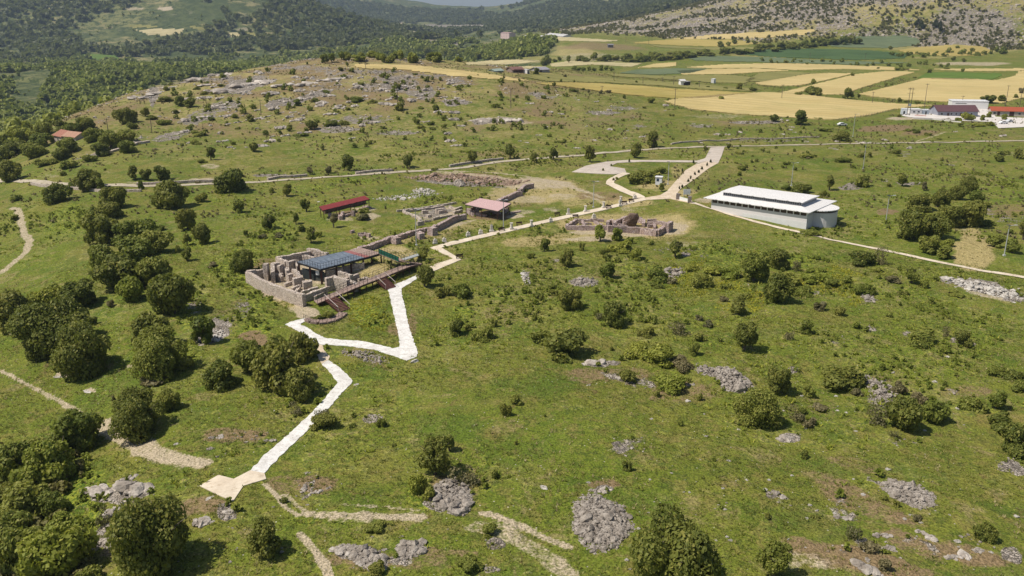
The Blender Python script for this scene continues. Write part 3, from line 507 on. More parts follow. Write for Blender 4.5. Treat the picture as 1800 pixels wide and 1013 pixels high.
drape('path', [(731,484),(762,466),(797,455),(756,436),(790,426),(830,417),(880,405),(960,387),(1040,369),(1100,356),(1133,347),(1136,352),(1062,370),(962,392),(882,411),(835,422),(776,436),(811,457),(766,476),(736,490)], M_CREAM, 1.2, .06, .12)
drape('road', [(1134,348),(1160,344),(1172,337),(1187,320),(1205,300),(1222,290),(1243,284),(1263,287),(1245,297),(1222,315),(1197,332),(1190,341),(1189,347),(1216,353),(1219,359),(1178,350),(1136,352)], M_PAVE, 2.0, .05, .1)
drape('road', [(1222,289),(1240,278),(1249,260),(1274,258),(1268,276),(1262,288),(1243,284)], M_PARK, 2.0, .05, .1)
ribbon('path', [(1216,356),(1251,368),(1298,382),(1344,395),(1380,403),(1412,410),(1442,418),(1500,430),(1600,450),(1700,472),(1800,488),(1900,506)], 1.35, M_CREAM, .06)
ribbon('path', [(1128,348),(1100,337),(1068,321),(1085,311),(1103,304)], 2.6, M_CREAM, .055)
drape('road', [(1005,303),(1030,292),(1065,285),(1100,282),(1160,282),(1225,283),(1240,279),(1236,286),(1205,286),(1130,285),(1085,287),(1072,293),(1098,297),(1101,304),(1080,307),(1050,306)], M_PARK, 2.0, .05, .1)
ribbon('lane', [(-60,318),(0,318),(60,319),(120,326),(200,327),(270,327),(330,326),(380,323),(450,321),(500,317),(560,313),(620,309),(700,303),(740,300),(800,298),(830,293),(870,285),(960,278),(1040,272),(1120,264),(1200,260),(1262,258),(1380,256),(1500,253),(1620,251),(1750,249),(1850,247)], 2.4, M_LANE, .06, 2)
drape('yard', [(1585,204),(1605,193),(1640,192),(1740,190),(1750,206),(1800,208),(1830,206),(1900,210),(1850,222),(1755,226),(1745,215),(1690,213),(1640,209),(1600,207)], rough_mat('concrete_yard', (.60,.55,.50), (.68,.63,.58), .2, .9, .02), 3.0, .08, .1)
# ---------------------------------------------------------------- foliage
def leaf_mat(name, c1, c2, c3):
    m, t = newmat(name); b = NB(t); a = b.n('ShaderNodeAttribute'); a.attribute_name = 'tint'; oi = b.n('ShaderNodeObjectInfo')
    s = b.n('ShaderNodeSeparateColor'); t.links.new(a.outputs['Color'], s.inputs[0])
    col = b.mix(s.outputs[0], c1, c2); col = b.mix(b.ramp(s.outputs[1], .80, .97), col, c3)
    col = b.mix(b.math('MULTIPLY', oi.outputs['Random'], .5), col, b.mix(.5, c1, c3)); col = b.mix(1.0, col, b.mix(oi.outputs['Random'], (.80, .84, .75), (1.28, 1.20, 1.15)), 'MULTIPLY'); 
    p = b.n('ShaderNodeBsdfPrincipled'); b.put(p.inputs['Base Color'], col); p.inputs['Roughness'].default_value = .62; p.inputs['Specular IOR Level'].default_value = .25
    tr = b.n('ShaderNodeBsdfTranslucent'); b.put(tr.inputs['Color'], b.mix(.4, b.mix(1.0, col, (1.6, 1.6, 1.2), 'MULTIPLY'), (.26, .30, .04))); mx = b.n('ShaderNodeMixShader'); mx.inputs[0].default_value = .30
    t.links.new(p.outputs[0], mx.inputs[1]); t.links.new(tr.outputs[0], mx.inputs[2]); o = b.n('ShaderNodeOutputMaterial'); t.links.new(mx.outputs[0], o.inputs[0]); return m
LM = {'d': leaf_mat('dark_oak_leaves', (.085,.110,.020), (.215,.230,.048), (.30,.28,.07)), 'm': leaf_mat('green_leaves', (.105,.138,.022), (.235,.260,.048), (.32,.31,.08)),
      'b': leaf_mat('bright_leaves', (.125,.165,.022), (.285,.315,.045), (.38,.37,.09)), 'g': leaf_mat('dry_grey_leaves', (.10,.098,.042), (.20,.18,.09), (.28,.24,.14)),
      'k': leaf_mat('conifer_needles', (.018,.030,.010), (.045,.062,.018), (.07,.08,.02))}
M_BARK = rough_mat('grey_bark', (.10, .08, .06), (.17, .14, .11), 3, .95, .04)
def leaf_cloud(seed, n, leaf, lobes=9, flat=.85, low=0.0, spread=1.0, wild=.0):
    """leaf-sized faces spread over lobes; unit crown radius, centre at 0"""
    r = np.random.default_rng(seed); Lc = []; Lr = []
    for i in range(lobes):
        a = r.uniform(0, 2*math.pi); d = (r.uniform(.25, .78) if i else 0)*spread; z = r.uniform(-.62, .52)*flat; rad = r.uniform(.24, .46)
        if i == 0: rad = .55
        Lc.append((d*math.cos(a), d*math.sin(a), z)); Lr.append(rad)
    Lc = np.array(Lc); Lr = np.array(Lr); k = r.choice(lobes, n, p=Lr**2/np.sum(Lr**2)); dv = r.normal(size=(n, 3)); dv[:, 2] += .25; dv /= np.linalg.norm(dv, axis=1)[:, None]
    rad = Lr[k]*(1-.32*r.random(n)**2+wild*r.random(n)**3); P = Lc[k]+dv*rad[:, None]*np.array([1, 1, flat])
    P[:, 2] = np.maximum(P[:, 2], -flat+low+.1*r.random(n))
    nrm = dv*.8+r.normal(size=(n, 3))*.55+np.array([0, 0, .25]); nrm /= np.linalg.norm(nrm, axis=1)[:, None]
    t1 = np.cross(nrm, r.normal(size=(n, 3))); t1 /= np.linalg.norm(t1, axis=1)[:, None]; t2 = np.cross(nrm, t1)
    s = leaf*r.uniform(.55, 1.5, n)[:, None]; s2 = s*r.uniform(.5, .9, n)[:, None]
    V = np.stack([P-t1*s, P-t2*s2+nrm*s*.15, P+t1*s, P+t2*s2-nrm*s*.15], 1).reshape(-1, 3); Fc = np.arange(4*n).reshape(n, 4)
    lobet = r.random(lobes)[k]; tint = np.clip(.55*r.random(n)+.45*lobet, 0, 1); t2_ = r.random(n)
    return V, Fc, np.repeat(tint, 4), np.repeat(t2_, 4)
def set_tint(me, a, b): set_col(me, 'tint', a, b, 0)
_LC = {}
def crown_mesh(kind, var, col):
    key = (kind, var, col)
    if key not in _LC:
        par = {'big': (19000, .038, 30, .80, .05, .95, .14), 'tree': (5600, .072, 20, .85, .08, 1.0, .18), 'small': (1500, .12, 8, .9, .1, .95, .15), 'bush': (2600, .085, 9, .72, .30, 1.05, .25),
               'sprig': (700, .15, 6, .75, .35, 1.0, .35), 'thin': (700, .075, 8, 1.0, .1, 1.0, .3), 'conifer': (900, .12, 6, 1.0, .0, .6, .1)}[kind]
        V, Fc, a, b = leaf_cloud(100*var+hash_s(kind), *par)
        if kind == 'conifer': k = np.clip((1-V[:, 2])/2, .02, 1); V[:, 0] *= k*1.5; V[:, 1] *= k*1.5
        me = np_mesh(kind+'_crown', V, Fc, LM[col]); set_tint(me, a, b); _LC[key] = me
    return _LC[key]
def hash_s(s): return sum(ord(c)*(i+3) for i, c in enumerate(s)) % 97
_TR = {}
def trunk_mesh(var, bush=False):
    key = (var, bush)
    if key not in _TR:
        r = random.Random(var+5); m = MB(); top = Vector((r.uniform(-.05, .05), r.uniform(-.05, .05), .5)); k = .045
        m.tube((0, 0, -.12), top, k*1.25, k*.8, 8)
        for i in range(6):
            a = r.uniform(0, 6.28)+i; e = top+Vector((math.cos(a)*.30, math.sin(a)*.30, r.uniform(.12, .38))); m.tube(top-Vector((0, 0, r.uniform(0, .15))), e, k*.6, k*.2, 6)
            m.tube(e, e+Vector((math.cos(a+.5)*.15, math.sin(a+.5)*.15, .12)), k*.2, k*.07, 5)
        me = bpy.data.meshes.new('trunk'); me.from_pydata([tuple(v) for v in m.v], [], m.f); me.materials.append(M_BARK); _TR[key] = me
    return _TR[key]
def ordn(n):
    b = 'first second third fourth fifth sixth seventh eighth ninth tenth eleventh twelfth thirteenth fourteenth fifteenth sixteenth seventeenth eighteenth nineteenth'.split(); t = {2: 'twent', 3: 'thirt', 4: 'fort', 5: 'fift', 6: 'sixt', 7: 'sevent'}
    return b[n-1] if n < 20 else t[n//10]+('ieth' if n % 10 == 0 else 'y-'+b[n % 10-1])
ORD_ = 'first second third fourth fifth sixth seventh eighth ninth tenth eleventh twelfth thirteenth fourteenth fifteenth sixteenth seventeenth eighteenth nineteenth twentieth'.split()
COLW = {'d': 'dark green', 'm': 'green', 'b': 'bright green', 'g': 'grey-brown', 'k': 'blackish green'}
KINDW = {'tree': 'leafy tree', 'big': 'spreading tree', 'small': 'small tree', 'bush': 'dense bush', 'sprig': 'low bush', 'thin': 'sparse twiggy shrub', 'conifer': 'tiny young conifer'}
NAMES = {'tree': 'broadleaf_tree', 'big': 'broadleaf_tree', 'small': 'young_tree', 'bush': 'bush', 'sprig': 'bush', 'thin': 'shrub', 'conifer': 'young_conifer'}
CATS = {'tree': 'tree', 'big': 'tree', 'small': 'tree', 'bush': 'bush', 'sprig': 'bush', 'thin': 'shrub', 'conifer': 'conifer'}
SHADE = []
NPL = [0]
def plant(p, R, Ht, kind, col, label, group=None):
    NPL[0] += 1; v = NPL[0]; rr = random.Random(v*31); rz = rr.uniform(0, 6.28); flat = {'tree': .85, 'big': .8, 'small': .9, 'bush': .72, 'sprig': .75, 'thin': 1.0, 'conifer': 1.0}[kind]
    big = kind in ('tree', 'big', 'small', 'conifer')
    if big:
        Rz = min(R*1.12, Ht*(.52 if kind == 'small' else .57))/flat*.98; cz = Ht-Rz*flat
        if kind == 'conifer': Rz = Ht*.48; cz = Ht*.52
        e = thing(NAMES[kind], label, CATS[kind], p-Vector((0, 0, .05)), group); e.rotation_euler = (0, 0, rz)
        t = link('trunk', trunk_mesh(v % 5), e); t.scale = (max(Ht*.9, R), max(Ht*.9, R), cz/.62)
        c = link('crown', crown_mesh(kind, v % 6, col), e, (0, 0, cz)); c.scale = (R, R*rr.uniform(.88, 1.08), Rz)
    else:
        Rz = max(Ht*.62, .3)
        c = link(NAMES[kind], crown_mesh(kind, v % 5, col), None, p+Vector((0, 0, Rz*.42))); c.scale = (R, R*rr.uniform(.8, 1.1), Rz); c.rotation_euler = (0, 0, rz)
        tag(c, label, CATS[kind], group)
SMALLB = []
def region(phrase, items, share=False, group=None, mass=False):
    """items: (u, v base, width, height, kind, colour), photo pixels; numbered from the left where several look alike"""
    items = sorted(items, key=lambda t: t[0]); P = ground([i[0] for i in items], [i[1]-min(i[3], i[2])*.08 for i in items])
    if mass:
        for i, p in zip(items, P): SMALLB.append((p[0], p[1], p[2], i[2]/2/ppm(p), i[5]))
        return
    fam = {}
    for i in items: fam.setdefault((i[4], i[5]), []).append(i)
    for i, p in zip(items, P):
        p = Vector(p); k = ppm(p); kind, col = i[4], i[5]; dep = math.atan2(CAMH-p.z, math.hypot(p.x, p.y))
        R = i[2]/2/k*.97; Ht = i[3]/k/max(math.cos(dep), .7)*(.90 if kind not in ('bush', 'sprig', 'thin') else .85)
        same = fam[(kind, col)]; lab = COLW[col]+' '+KINDW[kind]
        if True:
            g = 'plants '+phrase if len(items) > 1 else None
            if len(same) > 1: lab = lab+', '+ordn(same.index(i)+1)+' from left, '+phrase
            else: lab = lab+' '+phrase
        SHADE.append((p.x, p.y, R)); plant(p, R, Ht, kind, col, lab, g)
T, Bg, S_, B_, P_, H_ = 'tree', 'big', 'small', 'bush', 'sprig', 'thin'
region('below the lane, left of the grove', [(18,322,38,36,T,'d'),(155,338,44,38,T,'d'),(103,357,38,33,T,'d'),(200,370,40,44,T,'d'),(176,336,18,22,S_,'m'),(125,330,14,14,P_,'m'),(26,388,22,14,P_,'d'),(54,353,6,8,P_,'d'),(28,355,20,18,P_,'m')])
region('beside the lane at left', [(236,318,22,26,S_,'d'),(255,318,20,24,S_,'d'),(286,318,28,26,S_,'d'),(248,334,12,22,P_,'m'),(406,340,50,43,T,'d'),(111,310,14,11,P_,'d'),(115,298,20,14,S_,'m'),(128,296,20,16,S_,'m'),(185,300,6,6,P_,'d')])
region('in the open meadow below the lane', [(301,370,60,50,T,'d'),(355,357,22,22,S_,'m'),(418,376,26,26,S_,'m'),(330,406,37,40,T,'d'),(357,431,34,38,T,'d'),(329,433,18,24,S_,'m'),(330,460,20,26,S_,'m'),(313,445,12,18,P_,'m')])
region('in the long grove beside the left meadow', [(166,386,22,22,S_,'m'),(192,386,40,30,T,'d'),(183,432,58,54,T,'d'),(236,430,60,46,T,'m'),(281,406,24,16,B_,'m'),(272,446,56,40,T,'m'),(184,478,52,48,T,'m'),(238,463,60,44,T,'m'),(212,508,80,58,T,'d'),(278,508,60,58,T,'m'),(232,531,46,46,T,'b'),(305,557,74,78,T,'d')])
region('left of the ruined basilica', [(427,482,44,44,T,'d'),(432,415,14,16,P_,'m'),(390,497,10,12,P_,'m'),(375,470,22,12,P_,'g')])
region('at the left edge beside the meadow', [(25,578,66,60,T,'d'),(82,556,60,50,T,'b'),(137,544,56,46,T,'d'),(196,540,16,18,P_,'g'),(165,572,18,20,P_,'d'),(38,590,30,26,P_,'g')])
region('over the left meadow', [(98,625,112,92,Bg,'d'),(76,632,46,42,T,'d'),(147,660,92,92,Bg,'d')])
region('in the clump above the earth track', [(268,618,66,62,T,'d'),(283,665,96,88,Bg,'m'),(355,607,46,50,S_,'m'),(388,682,52,46,T,'d'),(330,650,30,30,P_,'m'),(270,675,50,16,P_,'g')])
region('where the earth track meets the slope', [(245,770,84,82,Bg,'d'),(296,722,38,36,T,'m'),(145,792,72,66,T,'m'),(200,706,8,14,P_,'g')])
region('left of the white path fork', [(438,658,56,62,T,'m'),(490,686,84,90,T,'d'),(536,634,50,50,T,'d'),(530,702,56,56,T,'d'),(520,728,36,24,H_,'g'),(571,754,44,36,B_,'d'),(562,738,30,24,H_,'g')])
region('in the thicket of the lower left corner', [(97,848,68,72,T,'b'),(30,850,64,64,T,'m'),(72,868,72,56,T,'b'),(45,922,80,60,T,'m'),(127,932,60,46,B_,'b'),(95,905,50,40,T,'m'),(20,960,60,50,T,'m'),(80,960,60,46,B_,'m'),(40,1008,84,74,T,'m'),(112,1022,110,84,T,'b'),(165,1025,50,40,B_,'m'),(10,890,50,50,B_,'d'),(60,800,50,34,B_,'m'),(105,800,50,34,T,'m'),(185,925,30,34,H_,'g'),(215,992,30,26,P_,'b')])
region('casting a wide shadow at the bottom left', [(280,1008,136,128,Bg,'d')])
region('on the slope at the bottom, below the earth ruts', [(467,978,54,58,T,'d'),(662,1012,36,28,B_,'d'),(690,925,8,8,P_,'m'),(500,885,14,14,P_,'d'),(455,935,12,10,P_,'m'),(860,940,34,24,B_,'m'),(830,1000,50,30,B_,'m'),(660,930,40,18,B_,'m')])
region('by the stone heap at bottom centre', [(766,838,56,66,T,'d'),(790,795,30,36,S_,'m'),(735,868,36,50,B_,'b'),(820,848,56,40,H_,'g'),(870,842,18,22,P_,'m'),(756,880,30,30,P_,'m')])
region('right of the round stone heap', [(1175,1045,158,128,Bg,'d')])
region('alone in the open grass below centre', [(1103,828,24,25,P_,'d'),(890,731,24,38,B_,'d'),(907,712,22,24,P_,'m'),(908,782,8,12,P_,'d'),(620,752,14,12,P_,'m'),(672,750,24,26,B_,'m'),(693,785,10,8,P_,'m')])
region('in the bottom right corner', [(1728,950,34,42,B_,'d'),(1495,948,32,30,H_,'g'),(1530,972,30,24,P_,'g'),(1553,1002,26,24,P_,'g'),(1786,800,52,48,T,'d'),(1358,1020,56,60,T,'m'),(1433,912,14,10,P_,'d'),(1350,912,14,14,P_,'d'),(1613,915,18,12,P_,'g'),(1414,806,18,18,P_,'d'),(1570,770,24,14,H_,'g'),(1576,892,16,16,P_,'d'),(1554,880,16,10,P_,'d')])
region('on the central meadow, upper part', [(1003,546,44,44,T,'d'),(948,528,18,20,P_,'d'),(975,520,22,16,P_,'d'),(1080,575,46,48,T,'d'),(1058,562,34,18,H_,'g'),(1135,593,30,32,B_,'d'),(1298,556,34,36,S_,'d'),(1272,530,16,14,P_,'g'),(1308,618,44,50,T,'d'),(1230,564,20,14,P_,'g')])
region('in the scattered scrub of the central meadow', [(993,628,100,66,B_,'d'),(955,606,50,40,B_,'m'),(940,562,10,24,P_,'m'),(1120,628,50,40,B_,'b'),(1160,640,66,44,B_,'b'),(1195,590,40,26,H_,'g'),(1228,600,24,20,P_,'m'),(1245,575,24,16,P_,'g'),(1102,669,36,32,B_,'d'),(1200,650,48,36,B_,'g'),(1175,686,58,40,B_,'b'),(1155,698,18,16,P_,'d'),(1211,673,10,12,P_,'d'),(1231,705,14,18,P_,'d'),(1075,617,10,12,P_,'m'),(1220,625,24,30,B_,'m')])
region('on the stony knoll at right', [(1333,748,82,66,Bg,'m'),(1368,692,44,46,T,'d'),(1480,683,92,48,B_,'d'),(1424,700,32,28,P_,'m'),(1585,755,56,56,T,'d'),(1642,742,56,58,B_,'m'),(1577,692,28,30,B_,'g'),(1618,708,30,24,B_,'g'),(1398,738,40,28,H_,'g'),(1421,752,26,24,P_,'g'),(1535,745,44,40,H_,'g'),(1505,695,24,14,P_,'g'),(1410,728,20,14,P_,'d'),(1440,722,30,14,P_,'g')])
region('at the right edge of the knoll', [(1704,718,42,34,B_,'m'),(1750,720,34,36,S_,'m'),(1756,752,46,34,B_,'d'),(1782,668,40,30,B_,'d'),(1752,662,34,24,B_,'m'),(1796,690,30,26,B_,'m'),(1725,725,26,20,P_,'m'),(1795,760,30,30,B_,'m')])
region('in the right meadow', [(1620,606,54,34,B_,'m'),(1690,608,34,36,B_,'d'),(1415,588,24,26,S_,'m'),(1420,588,20,10,P_,'d'),(1475,556,20,26,P_,'d'),(1440,547,30,22,P_,'g'),(1388,598,22,22,H_,'g'),(1665,560,10,6,P_,'d'),(1505,578,20,16,P_,'b'),(1660,592,16,22,H_,'g')])
region('in the bushy middle of the meadow', [(1325,498,50,54,T,'m'),(1365,474,40,38,T,'d'),(1365,534,52,52,T,'d'),(1232,508,44,40,B_,'m'),(1345,455,28,16,P_,'b'),(1397,478,20,24,H_,'g'),(1390,500,50,30,B_,'m'),(1285,490,50,30,B_,'b'),(1430,495,60,26,B_,'b'),(1410,520,40,26,B_,'m'),(1250,480,40,20,B_,'b'),(1460,505,30,20,B_,'m'),(1310,525,26,14,P_,'m'),(1275,510,18,20,P_,'m'),(1370,470,14,10,P_,'m')])
region('on the grass right of the dig', [(1518,520,40,30,B_,'m'),(1572,498,30,20,B_,'g'),(1602,500,28,34,S_,'m'),(1624,507,20,18,P_,'m'),(1590,520,14,12,P_,'d'),(1515,468,40,36,B_,'d'),(1545,466,24,38,H_,'g'),(1540,478,24,10,P_,'m'),(1365,454,34,26,B_,'d'),(1425,414,34,16,B_,'m'),(1490,500,30,18,P_,'m'),(1435,480,30,14,P_,'b'),(1680,520,30,10,P_,'m')])
region('below the walled dig', [(1055,426,27,33,S_,'b'),(1090,444,44,36,B_,'b'),(1118,458,28,30,B_,'b'),(1062,454,24,26,B_,'m'),(1106,430,20,20,P_,'b'),(1085,425,24,26,S_,'b'),(1187,454,28,38,S_,'d'),(1085,462,18,14,P_,'m'),(1145,432,14,12,P_,'m'),(1136,462,8,10,P_,'m')])
region('on the meadow below the long path', [(957,444,22,26,S_,'m'),(933,455,20,20,B_,'m'),(1022,442,13,24,P_,'d'),(997,470,28,34,S_,'d'),(1066,490,36,34,S_,'m'),(1066,501,12,10,P_,'d'),(1155,494,44,36,B_,'m'),(1155,506,26,12,P_,'d'),(972,508,26,12,P_,'m'),(1185,470,10,12,P_,'m'),(1215,478,30,20,B_,'b'),(1180,500,24,16,P_,'g'),(995,497,6,10,P_,'d')])
region('by the lower stairs and white path', [(745,460,24,32,S_,'m'),(747,508,36,44,T,'d'),(777,522,34,34,B_,'d'),(815,524,46,40,B_,'m'),(802,590,32,40,B_,'d'),(822,582,14,16,P_,'d'),(848,600,40,42,B_,'m'),(868,576,18,22,P_,'d'),(580,560,30,24,B_,'m'),(555,564,20,16,B_,'m'),(745,440,16,10,P_,'m'),(740,480,22,16,P_,'m'),(500,625,14,20,P_,'m')])
region('on the slope left of the roofed digs', [(470,405,28,32,S_,'d'),(504,347,22,26,S_,'d'),(539,374,20,28,S_,'m'),(520,395,16,22,S_,'m'),(530,408,20,18,P_,'m'),(587,402,20,30,S_,'g'),(547,428,22,30,S_,'m'),(560,418,18,16,P_,'b'),(641,375,22,16,P_,'m'),(640,388,30,16,P_,'g'),(678,368,6,10,P_,'g'),(478,340,12,14,P_,'m'),(623,375,10,10,P_,'m'),(490,418,20,12,P_,'g'),(460,420,20,12,P_,'g')])
region('in the row along the lane', [(610,302,26,31,S_,'d'),(716,297,22,29,S_,'d'),(830,289,24,30,S_,'d'),(897,282,24,33,S_,'d'),(545,308,14,18,S_,'g'),(577,306,16,16,S_,'g'),(940,288,16,20,S_,'d'),(973,283,20,26,S_,'d'),(1037,287,24,33,S_,'d'),(1116,280,27,31,S_,'d'),(1147,262,28,32,S_,'d'),(1280,264,10,14,S_,'d'),(1240,270,9,14,S_,'d'),(645,303,12,6,P_,'m'),(765,300,14,8,P_,'m'),(996,275,8,8,P_,'m'),(1096,262,8,8,P_,'d')])
region('beside the sentry booth', [(1130,325,60,40,B_,'d'),(1163,338,12,17,S_,'m'),(1165,306,30,20,B_,'m'),(1140,341,4,5,P_,'d'),(1078,318,8,8,P_,'g'),(1084,316,6,8,P_,'m'),(1060,301,5,7,P_,'d'),(1074,292,5,6,P_,'d')])
region('lining the sandy road', [(u, v, 6, 9, 'conifer', 'k') for u, v in [(1199,303),(1219,288),(1249,287),(1243,293),(1234,299),(1228,305),(1221,309),(1214,316),(1210,321),(1227,334),(1194,334),(1199,331),(1106,286)]])
region('behind the white hall', [(1404,340,38,30,B_,'d'),(1385,335,20,16,B_,'m'),(1457,336,20,28,S_,'d'),(1445,348,22,24,B_,'d'),(1515,330,28,22,S_,'m'),(1586,329,20,27,S_,'m'),(1562,329,9,9,P_,'d'),(1624,336,12,16,S_,'g'),(1382,291,12,12,P_,'m'),(1397,300,8,10,P_,'m'),(1514,277,16,10,P_,'d'),(1528,277,12,14,P_,'d'),(1573,271,18,12,B_,'d'),(1480,285,28,14,B_,'m'),(1453,287,7,6,P_,'d'),(1418,278,30,10,P_,'m'),(1536,352,6,6,P_,'d'),(1300,310,14,12,P_,'m'),(1330,285,10,8,P_,'d'),(1294,288,8,6,P_,'d'),(1305,300,20,14,B_,'m'),(1300,272,14,8,P_,'d')])
region('in the dense copse at right', [(1615,372,38,32,T,'d'),(1652,366,30,32,T,'d'),(1682,353,26,26,T,'d'),(1703,342,30,30,T,'d'),(1715,358,24,22,T,'m'),(1670,400,44,38,T,'d'),(1700,400,50,46,T,'d'),(1598,424,56,56,T,'d'),(1640,422,50,46,T,'d'),(1585,420,22,14,P_,'d'),(1640,410,40,30,B_,'m'),(1632,446,38,32,T,'m'),(1660,457,30,24,S_,'m'),(1660,436,26,24,B_,'b'),(1562,402,9,8,P_,'d'),(1728,366,26,16,B_,'m'),(1730,398,36,16,B_,'m')])
region('at the right edge near the mown patch', [(1750,436,28,22,S_,'m'),(1780,447,30,26,S_,'m'),(1798,423,18,30,S_,'d'),(1776,412,20,10,P_,'d'),(1718,308,9,9,P_,'d'),(1755,285,20,16,P_,'d'),(1790,280,16,24,P_,'d'),(1795,315,8,9,P_,'d'),(1795,350,6,7,P_,'d'),(1735,286,9,7,P_,'d'),(1720,425,12,6,P_,'m'),(1765,272,22,10,P_,'d'),(1656,283,7,5,P_,'d')])
region('along the near edge of the wheat field', [(1406,221,28,26,S_,'d'),(1360,215,19,17,S_,'d'),(1480,250,30,26,B_,'d'),(1384,208,5,5,P_,'d'),(1436,210,14,5,P_,'m'),(1610,235,16,12,B_,'d'),(1540,265,8,4,P_,'m'),(1580,207,8,8,P_,'d'),(1650,245,10,4,P_,'m'),(1450,231,30,8,P_,'m'),(1595,231,16,6,P_,'m')])
region('on the banks between the wheat fields', [(1427,169,30,20,S_,'d'),(1440,170,14,14,S_,'d'),(1401,168,14,9,B_,'d'),(1490,175,22,20,S_,'d'),(1509,174,6,9,S_,'d'),(1430,149,12,11,S_,'m'),(1499,135,8,8,S_,'m'),(1581,181,9,9,S_,'d'),(1593,181,9,7,P_,'d'),(1612,183,9,7,P_,'d'),(1557,153,6,8,S_,'m'),(1567,150,6,5,P_,'d'),(1633,130,8,8,S_,'d'),(1607,138,8,4,P_,'d'),(1585,124,28,8,B_,'m'),(1543,122,5,6,P_,'d'),(1664,123,9,7,B_,'m'),(1691,128,6,8,S_,'m')])
region('around the farm houses', [(1733,183,24,17,S_,'d'),(1760,180,18,13,S_,'m'),(1785,174,9,8,S_,'m'),(1700,213,20,17,S_,'m'),(1686,216,14,14,B_,'b'),(1727,213,10,10,S_,'m'),(1738,208,10,11,S_,'m'),(1766,212,11,10,S_,'m'),(1740,222,14,12,B_,'m'),(1688,224,12,10,B_,'m'),(1720,222,26,7,B_,'b'),(1795,166,10,12,S_,'g'),(1657,216,5,6,P_,'d'),(1640,214,5,4,P_,'d'),(1730,236,12,5,P_,'m'),(1630,238,16,6,P_,'d'),(1670,216,5,4,P_,'d'),(1672,185,3,3,P_,'d')])
region('at the field edge on the plain', [(1143,182,15,12,S_,'m'),(1132,191,8,6,P_,'d'),(1181,205,9,8,P_,'d'),(1097,174,8,10,P_,'d'),(1175,177,6,7,P_,'m'),(1268,176,14,9,P_,'m'),(1299,159,13,13,S_,'d'),(1323,161,14,10,S_,'d'),(1225,150,10,6,P_,'m'),(1245,155,8,6,P_,'d'),(1275,157,12,5,P_,'d'),(1119,147,6,6,S_,'m'),(1080,144,4,4,P_,'m'),(1025,138,3,3,P_,'m'),(993,137,9,7,S_,'g'),(964,139,6,4,S_,'m'),(986,145,6,6,S_,'m'),(1009,145,5,5,S_,'m'),(1035,166,7,10,S_,'g'),(1056,166,9,8,S_,'g'),(1068,164,12,7,S_,'g'),(1008,162,16,10,B_,'d'),(1024,159,10,7,B_,'d'),(960,157,14,8,B_,'m'),(973,154,8,11,S_,'m'),(943,133,13,14,S_,'d'),(913,144,6,6,S_,'m'),(886,142,6,10,S_,'d'),(860,132,4,5,P_,'d'),(840,134,6,4,P_,'d'),(955,174,10,9,P_,'m'),(941,164,4,7,P_,'d'),(909,172,7,7,P_,'d'),(945,192,4,5,P_,'d'),(1053,176,3,4,P_,'d'),(1034,174,3,5,P_,'d'),(1120,229,6,6,P_,'m'),(987,252,14,8,P_,'m'),(1410,198,0.1,0.1,P_,'m')][:-1])
region('on the rocky ridge top', [(548,229,24,22,S_,'d'),(508,232,15,14,S_,'m'),(527,241,26,12,B_,'m'),(583,222,28,16,B_,'d'),(605,221,15,14,B_,'d'),(734,220,10,11,S_,'m'),(739,226,20,8,P_,'d'),(758,221,16,10,S_,'m'),(761,228,16,6,P_,'d'),(781,226,12,9,S_,'m'),(703,195,20,16,S_,'d'),(627,180,30,14,B_,'m'),(653,182,18,13,B_,'m'),(610,176,12,8,P_,'m'),(741,192,13,9,B_,'m'),(766,196,12,12,S_,'m'),(612,194,16,8,P_,'d'),(555,180,16,12,B_,'d'),(522,187,18,12,S_,'m'),(546,196,10,14,P_,'m'),(634,151,16,8,P_,'d'),(600,125,12,8,S_,'d'),(540,114,6,8,P_,'d'),(611,118,8,10,S_,'m'),(696,151,10,7,S_,'d'),(710,146,9,6,S_,'m'),(751,144,10,10,S_,'m'),(678,147,10,6,P_,'m'),(700,158,12,12,S_,'d'),(729,132,10,5,P_,'m'),(780,206,0.1,.1,P_,'m')][:-1]+[(811,154,9,9,B_,'m'),(823,153,8,6,P_,'m'),(790,184,12,8,P_,'d'),(806,184,10,6,P_,'d'),(858,164,4,7,P_,'d'),(861,182,6,8,P_,'d'),(883,192,4,6,P_,'d'),(672,227,12,8,P_,'d'),(651,254,12,10,P_,'m'),(568,265,10,10,S_,'d'),(371,283,18,24,S_,'d'),(446,268,20,22,S_,'d'),(354,287,20,10,B_,'m'),(440,215,16,14,S_,'d'),(412,208,16,12,B_,'m'),(418,228,10,8,B_,'d')])
region('on the ridge flank over the valley', [(222,220,34,30,T,'d'),(232,228,18,16,S_,'d'),(333,190,24,18,S_,'d'),(318,188,22,18,S_,'d'),(290,180,26,14,B_,'d'),(292,160,12,10,P_,'d'),(255,206,20,18,S_,'d'),(265,212,22,14,B_,'d'),(290,220,26,16,B_,'m'),(310,200,14,12,B_,'d'),(345,158,12,10,B_,'m'),(360,168,14,10,B_,'d'),(375,166,14,8,B_,'m'),(350,240,30,16,B_,'m'),(344,255,20,14,B_,'m'),(300,150,10,8,P_,'m'),(396,122,12,8,S_,'m'),(390,152,16,7,B_,'d'),(372,212,14,10,B_,'d'),(365,196,16,8,P_,'m')])
region('in the tree belt above the valley stone wall', [(165,250,30,24,T,'m'),(195,262,34,30,T,'m'),(180,276,30,24,T,'d'),(225,270,28,24,T,'m'),(222,250,28,22,T,'m'),(160,285,26,20,B_,'m'),(122,268,34,24,T,'m'),(108,282,28,22,T,'d'),(78,292,30,18,B_,'m'),(92,290,20,16,B_,'m'),(150,232,30,26,T,'d'),(130,240,30,24,T,'m'),(60,278,40,26,T,'m'),(30,275,40,28,T,'d'),(10,285,30,26,T,'m'),(70,262,34,26,T,'m'),(40,255,36,28,T,'b'),(12,258,34,28,T,'m'),(95,250,20,16,B_,'b'),(80,240,30,24,T,'m'),(110,232,24,20,T,'d')])
